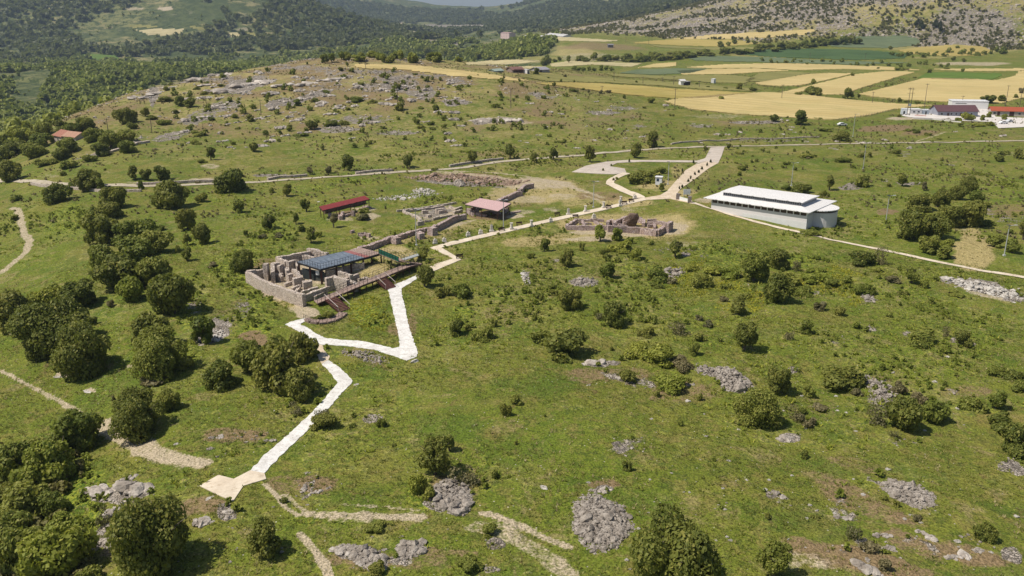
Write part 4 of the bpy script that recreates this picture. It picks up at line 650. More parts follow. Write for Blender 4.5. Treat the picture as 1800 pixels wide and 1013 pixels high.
region('in the hedgerow across the plain', [(1010+i*9+RNG.uniform(-3, 3), 125+RNG.uniform(-1, 1), RNG.uniform(9, 13), RNG.uniform(8, 12), S_, 'b' if i < 7 else 'm') for i in range(8)]+[(1020+i*13+RNG.uniform(-4, 4), 108+RNG.uniform(-3, 3), RNG.uniform(16, 26), RNG.uniform(10, 16), S_, 'm' if i % 3 else 'd') for i in range(14)]+[(956,117,20,18,S_,'d'),(963,114,16,18,S_,'d'),(975,110,10,8,S_,'d'),(984,108,10,9,S_,'d'),(1000,112,10,14,S_,'m')], share=True)
region('in the far tree line beyond the plain', [(1110+i*12+RNG.uniform(-4, 4), 109-i*.9+RNG.uniform(-3, 3), RNG.uniform(15, 26), RNG.uniform(9, 16), S_, 'm' if i % 2 else 'd') for i in range(34)], share=True)
region('along the green strip under the far fields', [(1340+i*13+RNG.uniform(-4, 4), 110+i*.3+RNG.uniform(-3, 3), RNG.uniform(5, 10), RNG.uniform(4, 8), P_, 'd') for i in range(26)]+[(1570+i*9+RNG.uniform(-4, 4), 99-i*.2+RNG.uniform(-3, 5), RNG.uniform(5, 12), RNG.uniform(4, 8), P_, 'm') for i in range(22)], mass=True)
region('at the foot of the stony mountain', [(1265+i*15+RNG.uniform(-5, 5), 84-i*.5+RNG.uniform(-8, 8), RNG.uniform(8, 15), RNG.uniform(7, 12), S_, 'd') for i in range(12)]+[(1612,48,12,16,'conifer','k'),(1618,52,14,18,'conifer','k'),(1645,50,14,18,'conifer','k'),(1651,58,14,22,'conifer','k'),(1473,77,9,8,S_,'d'),(1565,88,8,8,S_,'d'),(1600,97,10,6,S_,'d'),(1620,97,16,6,B_,'m'),(1683,86,8,5,S_,'m'),(1710,92,9,8,S_,'m'),(1715,98,14,6,B_,'m'),(1762,96,14,10,S_,'m'),(1675,108,9,9,S_,'d'),(1694,110,9,7,S_,'d')], share=True)
# green wood behind the ridge and the plain
items = []
for i in range(46):
    u = 560+i*7.6+RNG.uniform(-4, 4); items.append((u, 112+RNG.uniform(-14, 1)-(max(u-760, 0))*.05, RNG.uniform(13, 24), RNG.uniform(12, 20), T if RNG.random() < .4 else S_, 'b' if RNG.random() < .45 else 'm'))
region('in the green wood behind the ridge', items, share=True)
# random low bushes among the ridge outcrops
def rnd_px(n, box, keep):
    out = []
    while len(out) < n:
        u = RNG.uniform(box[0], box[2]); v = RNG.uniform(box[1], box[3])
        if keep(u, v): out.append((u, v))
    return out
region('dotted over the rocky ridge', [(u, v, RNG.uniform(4, 14), RNG.uniform(4, 10), P_, 'd' if RNG.random() < .6 else 'g') for u, v in rnd_px(200, (300, 125, 1000, 262), lambda u, v: v > 118+max(0, 420-u)*.35+max(0, u-560)*.07)], mass=True)
region('dotted over the grass beside the lane', [(u, v, RNG.uniform(4, 9), RNG.uniform(3, 7), P_, 'd' if RNG.random() < .5 else 'm') for u, v in rnd_px(60, (1000, 195, 1790, 300), lambda u, v: v > 200+max(0, 1180-u)*.05 and not (1400 < u < 1800 and v < 225) and not (1000 < u < 1290 and 255 < v < 300))], mass=True)
region('scattered in the near meadow scrub', [(u, v, RNG.uniform(5, 15), RNG.uniform(4, 11), P_ if RNG.random() < .7 else H_, 'm' if RNG.random() < .55 else 'g') for u, v in rnd_px(70, (900, 430, 1780, 760), lambda u, v: (u-1350)/450.0+abs(v-600)/400 < 1 and v > 440+abs(u-1100)*.1)], mass=True)

# ---------------------------------------------------------------- masses nobody could count
PXY = []
for px in ([(680,508),(694,501),(730,485),(733,491),(706,508),(713,545),(726,597),(734,620),(715,634),(660,616),(560,606),(520,579),(502,571),(512,566),(535,560),(527,571),(572,595),(640,601),(690,613),(703,611),(697,572),(683,512)],[(565,640),(552,603),(566,608),(580,628),(621,670),(618,678),(552,745),(465,835),(468,843),(428,855),(410,882),(385,872),(351,855),(384,836),(411,843),(440,828),(510,762),(594,674)],[(731,484),(797,455),(756,436),(880,405),(1040,369),(1133,347),(1136,352),(962,392),(835,422),(776,436),(811,457),(736,490)],[(1130,350),(1160,344),(1187,320),(1222,289),(1249,259),(1276,257),(1262,288),(1222,315),(1190,341),(1216,357),(1178,351)],[(1003,303),(1030,291),(1085,281),(1236,279),(1236,287),(1085,288),(1101,304),(1050,307)],[(1125,349),(1062,321),(1100,302),(1104,305),(1078,321),(1140,345)],[(1210,353),(1300,378),(1415,406),(1442,416),(1440,421),(1300,385),(1212,358)]): PXY.append(wpoly(px, 5)[:, :2])
def on_path(x, y):
    m = np.zeros(x.shape, bool)
    for P in PXY: m |= inside(P, x, y)
    return m
def instances(name, P, S, tmpl, rot, mat, tints=None, label=None, cat=None, squash=None):
    V0, F0, a, b = tmpl; n = len(P); c, s = np.cos(rot), np.sin(rot); sx = S if squash is None else S
    X = (V0[None, :, 0]*c[:, None]-V0[None, :, 1]*s[:, None])*S[:, None]+P[:, 0:1]; Y = (V0[None, :, 0]*s[:, None]+V0[None, :, 1]*c[:, None])*S[:, None]+P[:, 1:2]
    Z = V0[None, :, 2]*(S if squash is None else S*squash)[:, None]+P[:, 2:3]; V = np.stack([X, Y, Z], -1).reshape(-1, 3)
    Fc = (F0[None]+np.arange(n)[:, None, None]*len(V0)).reshape(-1, F0.shape[1]); me = np_mesh(name, V, Fc, mat)
    if a is not None:
        tt = tints if tints is not None else RNG.random(n); set_tint(me, np.clip(np.tile(a, n)*.6+np.repeat(tt, len(V0))*.5, 0, 1), np.tile(b, n))
    return me
def merge_link(name, mes, label, cat):
    o = link(name, mes[0]); 
    bm = bmesh.new()
    return o
LMF = {'w': leaf_mat('valley_wood_leaves', (.050,.078,.014), (.31,.355,.070), (.42,.43,.12)), 'p': leaf_mat('pine_wood_leaves', (.045,.062,.024), (.115,.140,.052), (.17,.18,.08)), 's': leaf_mat('mountain_scrub_leaves', (.060,.065,.022), (.16,.155,.055), (.22,.20,.09))}
FP = [(P[:, :2].min(0), P[:, :2].max(0), P) for P in FIELDPOLY]
def scatter(n, rmin, rmax, amin, amax, keep, power=1.0):
    r = (rmin**(1+power)+(rmax**(1+power)-rmin**(1+power))*RNG.random(n))**(1/(1+power)); a = np.radians(RNG.uniform(amin, amax, n)); x = r*np.sin(a); y = r*np.cos(a); m = keep(x, y, r)
    for lo, hi, P in FP: m &= ~inside(P, x, y)
    for u0 in (): pass
    x, y = x[m], y[m]; return np.stack([x, y, H(x, y)], 1)
def mask_at(ch, x, y):
    r = np.hypot(x, y); i = np.clip(np.searchsorted(RR, r)-1, 0, NR-2); j = np.clip(np.searchsorted(TH, np.arctan2(x, y))-1, 0, NT-2); return MASK[CH[ch], i, j]
def wood_keep(den, scale=120):
    def k(x, y, r):
        s = fbm(x, y, scale*1.4, 4, 301); return (mask_at('wood', x, y) > .45) & (mask_at('tan', x, y) < .3) & (mask_at('straw', x, y) < .62) & (s > den+.25*fbm(x, y, 30, 2, 302))
    return k
T1 = [leaf_cloud(900+i, 170, .20, 6, .85, .0, 1.0, .1) for i in range(3)]; T2 = [leaf_cloud(910+i, 70, .30, 5, .85, .0, 1.0, .1) for i in range(3)]; T3 = [leaf_cloud(920+i, 26, .48, 4, .8, 0, .9, .1) for i in range(3)]
def wood_obj(name, P, rad, tmpls, mat, label, cat):
    if len(P) == 0: return
    tone = np.clip(.45+1.1*fbm(P[:, 0], P[:, 1], 60, 3, 310)+RNG.uniform(-.5, .5, len(P)), 0, 1); sel = RNG.integers(0, len(tmpls), len(P)); parts = []
    for t in range(len(tmpls)):
        m = sel == t
        if not m.any(): continue
        S = rad[m] if isinstance(rad, np.ndarray) else rad(m.sum()); Q = P[m].copy(); Q[:, 2] += S*.75
        parts.append(instances(name, Q, S, tmpls[t], RNG.uniform(0, 6.28, m.sum()), mat, tone[m], squash=RNG.uniform(.85, 1.25, m.sum())))
    # merge into one mesh
    V = []; Fc = []; A = []; off = 0
    for me in parts:
        n = len(me.vertices); v = np.empty(n*3, np.float32); me.vertices.foreach_get('co', v); V.append(v.reshape(-1, 3)); q = np.empty(len(me.loops), np.int32); me.loops.foreach_get('vertex_index', q); Fc.append(q.reshape(-1, 4)+off)
        c = np.empty(n*4, np.float32); me.attributes['tint'].data.foreach_get('color', c); A.append(c.reshape(-1, 4)); off += n
    me = np_mesh(name, np.concatenate(V), np.concatenate(Fc), mat); A = np.concatenate(A); set_tint(me, A[:, 0], A[:, 1]); o = link(name, me)
    for p in parts: bpy.data.meshes.remove(p)
    return tag(o, label, cat, kind='stuff')
wood_obj('woodland', scatter(7500, 380, 900, -37, 8, wood_keep(-.06)), lambda n: RNG.uniform(2.4, 6.6, n), T1, LMF['w'], 'dense green riverside woodland filling the valley left of the ridge', 'woodland')
wood_obj('woodland', scatter(15000, 900, 1900, -37, 8, wood_keep(.02)), lambda n: RNG.uniform(2.8, 8.0, n), T2, LMF['w'], 'mixed woodland on the valley floor beyond the ridge', 'woodland')
wood_obj('pine_forest', scatter(30000, 1900, 4600, -37, 25, wood_keep(-.15, 300)), lambda n: RNG.uniform(6, 12, n), T3, LMF['p'], 'dark pine forest covering the distant mountain slopes', 'forest')
SBm = np.array([t[:4] for t in SMALLB])
wood_obj('low_scrub', SBm[:, :3]-np.array([0, 0, 1])*SBm[:, 3:]*.2, SBm[:, 3], T1, LM['m'], 'small low bushes sprinkled over the ridge, the lane banks and the meadow', 'scrub')
def pw(x, y, r): return (gau(x, y, -440, 850, 60, 120)+gau(x, y, -330, 1350, 120, 60)) > .5
wood_obj('pine_grove', scatter(6000, 500, 1700, -37, -5, pw), lambda n: RNG.uniform(2.5, 4.0, n), T2, LMF['p'], 'blackish pine grove on the wooded rise at upper left', 'grove')
def px_poly_keep(px):
    P = wpoly(px, 4)[:, :2]
    return lambda x, y, r: inside(P, x, y)
kt = px_poly_keep([(-60,800),(60,785),(130,790),(150,835),(115,880),(120,930),(150,1000),(190,1060),(-60,1060)])
wood_obj('thicket', scatter(6000, 40, 200, -37, -12, kt), lambda n: RNG.uniform(.35, 1.2, n), T1, leaf_mat('thicket_leaves', (.060, .075, .022), (.215, .205, .060), (.30, .25, .12)), 'tangled green thicket filling the lower left corner under the trees', 'thicket')
def brush(x, y, r): return ((mask_at('lush', x, y) > .42) & (fbm(x, y, 7, 3, 381) > -.12) | (mask_at('rock', x, y) > .25) & (mask_at('rock', x, y) < .75) & (RNG.random(len(x)) < .35)) & (mask_at('tan', x, y) < .3) & ~on_path(x, y)
wood_obj('brush', scatter(34000, 60, 340, -37, 37, brush), lambda n: RNG.uniform(.16, .52, n)*RNG.uniform(.6, 1.3, n), T2, LM['b'], 'knee-high bright brush and brambles growing in patches over the slopes', 'brush')
def hk(x, y, r): return (mask_at('rock', x, y) > .12) & (y > 900) & (x > 60) & (fbm(x, y, 60, 3, 330) > -.15+.3*fbm(x, y, 15, 2, 331))
wood_obj('mountain_scrub', scatter(34000, 950, 2600, -3, 37, hk), lambda n: RNG.uniform(1.4, 3.2, n), T3, LMF['s'], 'dark juniper scrub speckling the stony mountain at upper right', 'scrub')

# ---------------------------------------------------------------- rock
def rock_mat(name, c1, c2, c3):
    m, t = newmat(name); b = NB(t); g = b.n('ShaderNodeNewGeometry'); oi = b.n('ShaderNodeObjectInfo')
    col = b.mix(b.ramp(b.noise(1.3, 5, .65), .36, .62), c1, c2); col = b.mix(b.ramp(b.noise(4, 4, .7), .58, .72), col, c3)
    col = b.mix(.5, col, b.mix(oi.outputs['Random'], (.75, .74, .72), (1.2, 1.2, 1.2)), 'MULTIPLY')
    b.out(col, .95, b.bump(b.noise(3.2, 5, .7), .25), .2); return m
M_ROCK = rock_mat('weathered_limestone', (.29, .25, .21), (.52, .465, .405), (.14, .115, .09)); M_ROCKW = rock_mat('pale_limestone', (.42, .38, .33), (.62, .58, .52), (.22, .19, .15))
M_RUB = rough_mat('mauve_rubble', (.24, .205, .17), (.42, .37, .315), 1.5, .95, .1, (.12, .10, .08))
def ico(sub=1):
    bm = bmesh.new(); bmesh.ops.create_icosphere(bm, subdivisions=sub, radius=1); v = np.array([tuple(p.co) for p in bm.verts]); f = np.array([[q.index for q in p.verts] for p in bm.faces]); bm.free(); return v, f
I1, I2 = ico(1), ico(2)
def stone(r, base=I2, rough=.35):
    v = base[0].copy(); s = r.integers(0, 999); n = vn(v[:, 0]*1.7+s, v[:, 1]*1.7+v[:, 2]*1.9, 3)-.5; v = v*(1+rough*2*n)[:, None]
    for _ in range(3):                     # knocked-off faces
        d = r.normal(size=3); d /= np.linalg.norm(d); k = r.uniform(.45, .8); q = v@d; v = v-np.maximum(q-k, 0)[:, None]*d[None]
    return v*np.array([r.uniform(.8, 1.3), r.uniform(.6, 1), r.uniform(.45, .8)])
def pile(seed, n, rx, ry, size, dome=.0, sub=I1, sink=.3):
    r = np.random.default_rng(seed); V = []; Fc = []; off = 0
    for i in range(n):
        a = r.uniform(0, 6.28); d = math.sqrt(r.random()); x = d*math.cos(a)*rx; y = d*math.sin(a)*ry; lob = 1+.09*math.sin(a*3+seed)+.06*math.sin(a*7+seed*2)+.14*(r.random()-.3)*(n > 60); x *= lob; y *= lob; s = size*r.lognormal(0, .45 if n < 60 else .62)*(1 if n < 60 else .9); v = stone(r, sub)*s; c = r.uniform(0, 6.28); cc, ss = math.cos(c), math.sin(c)
        v = np.stack([v[:, 0]*cc-v[:, 1]*ss+x, v[:, 0]*ss+v[:, 1]*cc+y, v[:, 2]+s*(.5-sink)+dome*(1-d*d)], 1); V.append(v); Fc.append(sub[1]+off); off += len(v)
    return np.concatenate(V), np.concatenate(Fc)
_RM = {}
def outcrop_mesh(v, pale=False):
    if (v, pale) not in _RM: V, Fc = pile(500+v, 15, 1.0, .38, .24, .1, I2, .35); _RM[(v, pale)] = np_mesh('rock_outcrop', V, Fc, M_ROCKW if pale else M_ROCK)
    return _RM[(v, pale)]
def boulder_mesh(v, pale=False):
    if ('b', v, pale) not in _RM: r = np.random.default_rng(700+v); _RM[('b', v, pale)] = np_mesh('boulder', stone(r, ico(3), .3)*.8, ico(3)[1], M_ROCKW if pale else M_ROCK)
    return _RM[('b', v, pale)]
NR_ = [0]
def lname(i, items, label, bins):
    ub, vb = (bins or ([], []))[:2]; key = lambda t: (sum(t[0] > b[0] for b in ub), sum(t[1] > b[0] for b in vb)); k = key(i); same = sorted([t for t in items if key(t) == k], key=lambda t: t[0])
    wu = ([b[1] for b in ub]+[bins[2]])[k[0]] if ub else ''; wv = ([b[1] for b in vb]+[bins[3]])[k[1]] if vb else ''
    return ' '.join(x for x in (label+(',' if len(same) > 1 or wu else ''), wu, wv, ('' if len(same) < 2 else (', ' if wu else '')+ordn(same.index(i)+1)+' from left')) if x).replace(' ,', ',').replace(',,', ',')
def rocks(items, name='rock_outcrop', label=None, group=None, pale=False, hs=1.0, bins=None):
    """(u, v, width, [tilt], [label])"""
    P = ground([i[0] for i in items], [i[1] for i in items]); Q = ground([i[0]+4*math.cos(math.radians(i[3] if len(i) > 3 else 0)) for i in items], [i[1]+4*math.sin(math.radians(i[3] if len(i) > 3 else 0)) for i in items])
    for i, p, q in zip(items, P, Q):
        NR_[0] += 1; v = NR_[0]; R = i[2]/2/ppm(p); me = (outcrop_mesh(v % 7, pale) if name == 'rock_outcrop' else boulder_mesh(v % 6, pale)); o = link(name, me, None, Vector(p)-Vector((0, 0, R*.05)))
        o.scale = (R, R*(1.0 if name == 'rock_outcrop' else .9), R*hs*(.9 if name == 'rock_outcrop' else .85)); o.rotation_euler = (0, 0, math.atan2(q[1]-p[1], q[0]-p[0]))
        tag(o, i[4] if len(i) > 4 else lname(i, items, label, bins), 'rock' if name == 'rock_outcrop' else 'boulder', group)
rocks([(175,868,60,-10,'grey limestone outcrop left of the big shaded tree'),(243,862,72,-12,'tall grey limestone outcrop above the big shaded tree'),(228,842,40,-30,'grey rock ledge above the twin limestone outcrops'),(205,898,44,-40,'grey rock slab left of the big shaded tree'),(182,955,44,-30,'hollowed grey rock below the slope at far bottom left'),(362,922,40,10,'grey rock outcrop right of the big shaded tree'),(402,905,26,-60,'upright pale rock below the white slab end'),(196,880,20,0,'small rock between the twin outcrops'),
       (535,860,22,70,'narrow grey rock right of the cream slab'),(556,866,28,-20,'grey rock on brown turf right of the cream slab'),(578,858,12,-30,'small grey rock on brown turf'),(475,775,20,0,'grey rock left of the white path'),(372,790,14,0,'small rock in the grass right of the track'),(380,770,22,0,'low rock left of the white path, near the track'),
       (600,972,44,10,'grey rock band at bottom, left half'),(632,990,24,50,'jagged grey rock at bottom left of centre'),(722,968,24,-20,'grey rock outcrop at bottom centre'),(705,985,24,0,'flat grey rock below the bottom centre outcrop'),(672,968,16,-20,'small grey rock between bottom outcrops'),
       (1388,774,34,0,'dark grey rock ledge on the right meadow'),(1052,864,30,10,'pinkish rock ledge above the round stone heap'),(1045,640,44,-10,'long grey rock strip in the meadow scrub'),(1077,637,14,-10,'short grey rock strip in the meadow scrub'),(1085,664,24,25,'grey rocks below the long rock strip'),(1215,677,18,-10,'grey rock beside the scrub'),
       (1552,942,28,0,'grey rock cluster in the lower right slope'),(1568,968,22,40,'pale rock near bottom right'),(1685,980,36,0,'twin pale rocks on red-brown turf'),(1524,985,14,70,'upright pale rock in the lower right'),(1525,1002,50,20,'large pale rock at the bottom edge, lower right'),(1632,944,40,25,'row of grey rocks in the lower right'),(1370,872,30,30,'white-grey rocks on the lower right slope'),(1482,911,26,10,'low grey rock on red-brown turf'),(1725,970,20,10,'small grey rock at right of bottom turf')])
rocks([(1208,706,14,0,'square white rock in the open meadow'),(1238,728,7,80,'small upright white stone in the open meadow'),(957,858,20,10,'white boulder left of the round stone heap'),(1035,678,12,0,'grey boulder left of the meadow scrub'),(1666,628,11,0,'lone pale boulder in the right meadow'),(1518,870,12,0,'rounded grey boulder beside the gravel heap'),(1560,826,12,0,'pale boulder above the gravel heap'),(1620,919,11,0,'pale boulder below the gravel heap'),(1683,952,14,0,'pale boulder near the lone dark bush'),(1436,898,10,0,'small white boulder on the lower slope'),(1583,981,7,0,'tiny white boulder at the lower right'),(310,781,12,0,'small boulder beside the earth track'),(482,723,8,0,'dark boulder in the grass left of the white path'),(627,676,15,-20,'flat pale stone at the elbow of the white path'),(729,636,20,-25,'pale stones at the corner of the white path'),(601,851,6,60,'small white stone on brown turf'),(1312,844,10,20,'flat white stone in the lower meadow'),(1346,861,12,0,'white-grey boulder in the lower meadow'),(1274,896,9,0,'tiny grey boulder near the large tree')], 'boulder', pale=True)
rocks([(108,660,30,-15,'large flat pale slab in the left meadow'),(158,687,26,-10,'small flat pale slab in the left meadow'),(372,875,26,-20,'flat white slab below the end of the path')], 'boulder', pale=True, hs=.12)
rocks([(u, v, RNG.uniform(7, 26), -14+RNG.uniform(-12, 12)) for u, v in rnd_px(150, (300, 128, 820, 262), lambda u, v: v > 124+max(0, 420-u)*.35+max(0, u-600)*.09 and RNG.random() < (1.0 if v < 215 else .5))], label='limestone outcrop on the rocky ridge', bins=([(400,'left flank'),(500,'left shoulder'),(600,'middle'),(710,'right shoulder')],[(165,'near the crest'),(210,'halfway up')],'right end','near the foot'), group='limestone outcrops of the rocky ridge')
rocks([(235,172,34,-35),(300,154,30,-18),(352,140,36,-12),(392,132,40,-8),(365,150,30,-15),(480,165,40,-20),(390,185,30,-20),(600,190,30,-8),(430,150,60,-15),(400,160,50,-20),(470,145,50,-20),(275,165,40,-30),(255,172,34,-35),(500,150,50,-18),(340,175,40,-10),(880,212,70,0),(850,213,40,0),(540,148,50,-14),(590,140,44,-16)], label='broad pale limestone crag on the rocky ridge', group='broad limestone crags of the rocky ridge', hs=.6)
rocks([(u, v, RNG.uniform(6, 16), RNG.uniform(-15, 15)) for u, v in rnd_px(46, (900, 165, 1790, 262), lambda u, v: v > 168+max(0, u-1000)*.07 and not (1400 < u < 1800 and v < 232))], label='small limestone rock beyond the lane', bins=([(1100,'left part'),(1300,'left of the hall'),(1500,'behind the hall')],[(225,'near the wheat'),],'right part','near the lane'), group='small limestone rocks beyond the lane')
rocks([(u, v, RNG.uniform(4, 11), RNG.uniform(-20, 20)) for u, v in rnd_px(70, (1000, 640, 1790, 1005), lambda u, v: v > 640+abs(u-1500)*.2)], 'boulder', label='small pale stone in the lower right grass', bins=([(1200,'left part'),(1400,'beside the big tree'),(1600,'middle part')],[(780,'upper'),(900,'middle')],'right part','bottom'), group='small pale stones in the grass', pale=True)
rocks([(u, v, RNG.uniform(4, 10), RNG.uniform(-20, 20)) for u, v in rnd_px(30, (180, 880, 900, 1008), lambda u, v: True)], 'boulder', label='small grey stone on the bottom left slope', group='small grey stones on the bottom slope')
rocks([(u, v, RNG.uniform(5, 12), RNG.uniform(-20, 20)) for u, v in [(1650,492),(1665,498),(1680,505),(1700,512),(1715,498),(1735,508),(1752,515),(1768,524),(1780,515),(1792,508),(1796,525),(1722,520),(1690,492),(1745,500),(1705,490),(1782,532)]], 'boulder', label='white quarried stone in the spill near the right edge', group='white stones spilled near the right edge', pale=True, hs=.7)
# heaps of field stones
def heap(name, u, v, wu, wv, n, size, dome, label, sub=I1, mat=None, tilt=0):
    p = gp(u, v); a = gp(u+wu*math.cos(math.radians(tilt)), v+wu*math.sin(math.radians(tilt))); b = gp(u-wv*math.sin(math.radians(tilt)), v-wv*math.cos(math.radians(tilt)))
    rx = (a-p).xy.length; ry = (b-p).xy.length; V, Fc = pile(int(u*7+v), n, rx, ry, size, 0, sub, .25); ang = math.atan2(a.y-p.y, a.x-p.x); c, s = math.cos(ang), math.sin(ang)
    X = V[:, 0]*c-V[:, 1]*s+p.x; Y = V[:, 0]*s+V[:, 1]*c+p.y; e = (V[:, 0]/rx)**2+(V[:, 1]/ry)**2; Z = V[:, 2]+H(X, Y)+dome*np.clip(1-e, 0, 1)-.05
    tag(link(name, np_mesh(name, np.stack([X-p.x, Y-p.y, Z-p.z], 1), Fc, mat or M_RUB), None, p), label, 'stone heap')
heap('stone_heap', 1056, 916, 50, 44, 4200, .095, .45, 'large round heap of grey field stones near the bottom centre')
heap('stone_heap', 790, 870, 40, 26, 1300, .11, .3, 'grey stone heap below the dark trees at bottom centre'); heap('stone_heap', 805, 885, 26, 20, 500, .15, .3, 'smaller grey stone heap at the foot of the heap under the trees')
heap('stone_heap', 1598, 868, 44, 20, 1900, .10, .25, 'oval heap of pinkish stones on the lower right meadow', tilt=32); heap('stone_heap', 1550, 688, 22, 24, 500, .13, .2, 'stone scree under the bushes of the right knoll')
heap('stone_heap', 1290, 668, 26, 20, 600, .15, .3, 'curved stone scree left of the round tree on the knoll'); heap('stone_heap', 1255, 653, 36, 8, 300, .13, .15, 'thin band of stones running to the curved scree')
heap('stone_heap', 640, 978, 46, 12, 1100, .11, .3, 'rough grey rubble band at the bottom left of centre', tilt=25); heap('stone_heap', 722, 966, 26, 15, 700, .11, .3, 'rough grey rubble at bottom centre')
heap('stone_heap', 1027, 496, 24, 7, 300, .15, .2, 'flat patch of stones in the upper meadow'); heap('stone_heap', 925, 490, 6, 14, 120, .15, .2, 'narrow upright patch of white stones in the meadow', mat=M_ROCKW)
heap('stone_heap', 1725, 508, 66, 10, 700, .2, .4, 'long spill of white stones near the right edge', mat=M_ROCKW, tilt=14); heap('stone_heap', 1525, 524, 12, 7, 150, .15, .2, 'small stone patch beside the round bush')
heap('stone_heap', 640, 626, 44, 7, 260, .13, .15, 'strip of grey stones below the white path bend', tilt=14); heap('stone_heap', 368, 592, 20, 12, 200, .18, .2, 'pale rock spill beside the leaning tree', mat=M_ROCKW, tilt=-30)
heap('stone_heap', 1178, 482, 26, 7, 260, .17, .25, 'sloping patch of stones between the meadow bushes', tilt=-22); rocks([(560,355,8,0,'single white boulder beside the red-roofed shelter')], 'boulder', pale=True)
heap('stone_heap', 720, 345, 60, 4, 260, .2, .2, 'white curved row of stones behind the roofed digs', mat=M_ROCKW, tilt=-5); heap('stone_heap', 745, 336, 20, 4, 120, .2, .2, 'white stones behind the curved row', mat=M_ROCKW)
heap('stone_heap', 820, 316, 105, 6, 1700, .20, .6, 'long bank of tumbled reddish masonry behind the digs', mat=rough_mat('reddish_rubble', (.26, .165, .12), (.46, .34, .26), 1.2, .95, .1, (.16, .14, .06)), tilt=3); heap('stone_heap', 808, 324, 10, 4, 40, .45, 1.0, 'block of grey fallen masonry in the long bank')
# loose rubble and grass tufts
def rub_keep(x, y, r): return (mask_at('rock', x, y) > .22)
def small_stones(name, P, smin, smax, mat, label, sub=I1):
    tm = [stone(np.random.default_rng(40+i), sub) for i in range(4)]; V = []; Fc = []; off = 0
    for t in range(4):
        Q = P[t::4]; n = len(Q); S = RNG.uniform(smin, smax, n)*RNG.uniform(.5, 1, n); a = RNG.uniform(0, 6.28, n); c, s = np.cos(a), np.sin(a); v = tm[t]
        X = (v[None, :, 0]*c[:, None]-v[None, :, 1]*s[:, None])*S[:, None]+Q[:, :1]; Y = (v[None, :, 0]*s[:, None]+v[None, :, 1]*c[:, None])*S[:, None]+Q[:, 1:2]; Z = (v[None, :, 2]+.1)*S[:, None]+Q[:, 2:3]
        V.append(np.stack([X, Y, Z], -1).reshape(-1, 3)); Fc.append((sub[1][None]+np.arange(n)[:, None, None]*len(v)).reshape(-1, 3)+off); off += n*len(v)
    return tag(link(name, np_mesh(name, np.concatenate(V), np.concatenate(Fc), mat)), label, 'stones', kind='stuff')
small_stones('loose_stones', scatter(26000, 58, 260, -36, 36, lambda x, y, r: (mask_at('rock', x, y) > .18) & (RNG.random(len(x)) < .9)), .10, .34, M_RUB, 'loose grey stones littering the meadow and slopes')
small_stones('loose_rocks', scatter(9000, 300, 760, -34, 20, lambda x, y, r: mask_at('rock', x, y) > .30), .35, 1.3, M_ROCK, 'countless small limestone rocks littering the ridge')
small_stones('mountain_rocks', scatter(52000, 950, 2600, 3, 37, lambda x, y, r: (mask_at('rock', x, y) > .25) & (fbm(x, y, 50, 3, 350) > -.35)), 1.0, 3.8, rock_mat('mountain_limestone', (.27, .225, .18), (.46, .41, .35), (.14, .115, .08)), 'countless pale rocks covering the stony mountain at upper right', ico(1))
M_TUFT = leaf_mat('grass_blades', (.10, .130, .020), (.24, .24, .05), (.38, .33, .13))
def tufts(name, P, smin, smax, label, nb=7, mat=None, tb=0.0):
    r = RNG; n = len(P); V = []; tn = []; t2 = []
    S = r.uniform(smin, smax, n); tone = np.clip(.45+1.1*fbm(P[:, 0], P[:, 1], 12, 3, 360)+tb, 0, 1)
    for k in range(nb):
        a = r.uniform(0, 6.28, n); d = S*r.uniform(.2, 1.0, n); lean = np.stack([np.cos(a), np.sin(a)], 1); w_ = S*r.uniform(.10, .22, n); per = np.stack([-lean[:, 1], lean[:, 0]], 1)
        b0 = P[:, :2]+lean*(d*.4)[:, None]; z0 = P[:, 2]-.03; tip = b0+lean*(S*.5)[:, None]; zt = P[:, 2]+S*r.uniform(.35, .8, n)
        V.append(np.stack([np.column_stack([b0-per*w_[:, None], z0]), np.column_stack([b0+per*w_[:, None], z0]), np.column_stack([tip, zt])], 1)); tn.append(np.repeat(np.clip(tone*.7+.4*r.random(n), 0, 1), 3)); t2.append(np.repeat(r.random(n), 3))
    V = np.concatenate(V).reshape(-1, 3); me = np_mesh(name, V, np.arange(len(V)).reshape(-1, 3), mat or M_TUFT); set_tint(me, np.concatenate(tn), np.concatenate(t2)); return tag(link(name, me), label, 'grass', kind='stuff')
def grass_ok(x, y, r): return (mask_at('tan', x, y) < .3) & (mask_at('rock', x, y) < .6) & ~on_path(x, y)
tufts('grass_tufts', scatter(60000, 58, 200, -36, 36, lambda x, y, r: grass_ok(x, y, r) & (fbm(x, y, 9, 3, 371) > -.25)), .18, .42, 'short uneven grass tufts over the near meadow')
tufts('weeds', scatter(26000, 60, 330, -36, 36, lambda x, y, r: grass_ok(x, y, r) & (mask_at('lush', x, y) > .30) & (fbm(x, y, 6, 3, 372) > -.05)), .35, .85, 'taller bright weeds growing in patches across the meadow', 8, leaf_mat('weed_leaves', (.085, .14, .014), (.25, .28, .03), (.42, .40, .06)), .1)
tufts('dry_grass', scatter(30000, 60, 300, -36, 36, lambda x, y, r: grass_ok(x, y, r) & ((mask_at('straw', x, y) > .28) | (fbm(x, y, 11, 3, 391) > .22))), .20, .50, 'pale dry grass stalks standing in patches over the meadow', 6, leaf_mat('straw_blades', (.20, .165, .07), (.40, .33, .17), (.52, .45, .27)))
ky = px_poly_keep([(1090,455),(1200,440),(1320,440),(1480,470),(1560,500),(1480,560),(1380,570),(1200,530)]); kz = px_poly_keep([(600,530),(660,520),(690,560),(670,590),(610,570)])
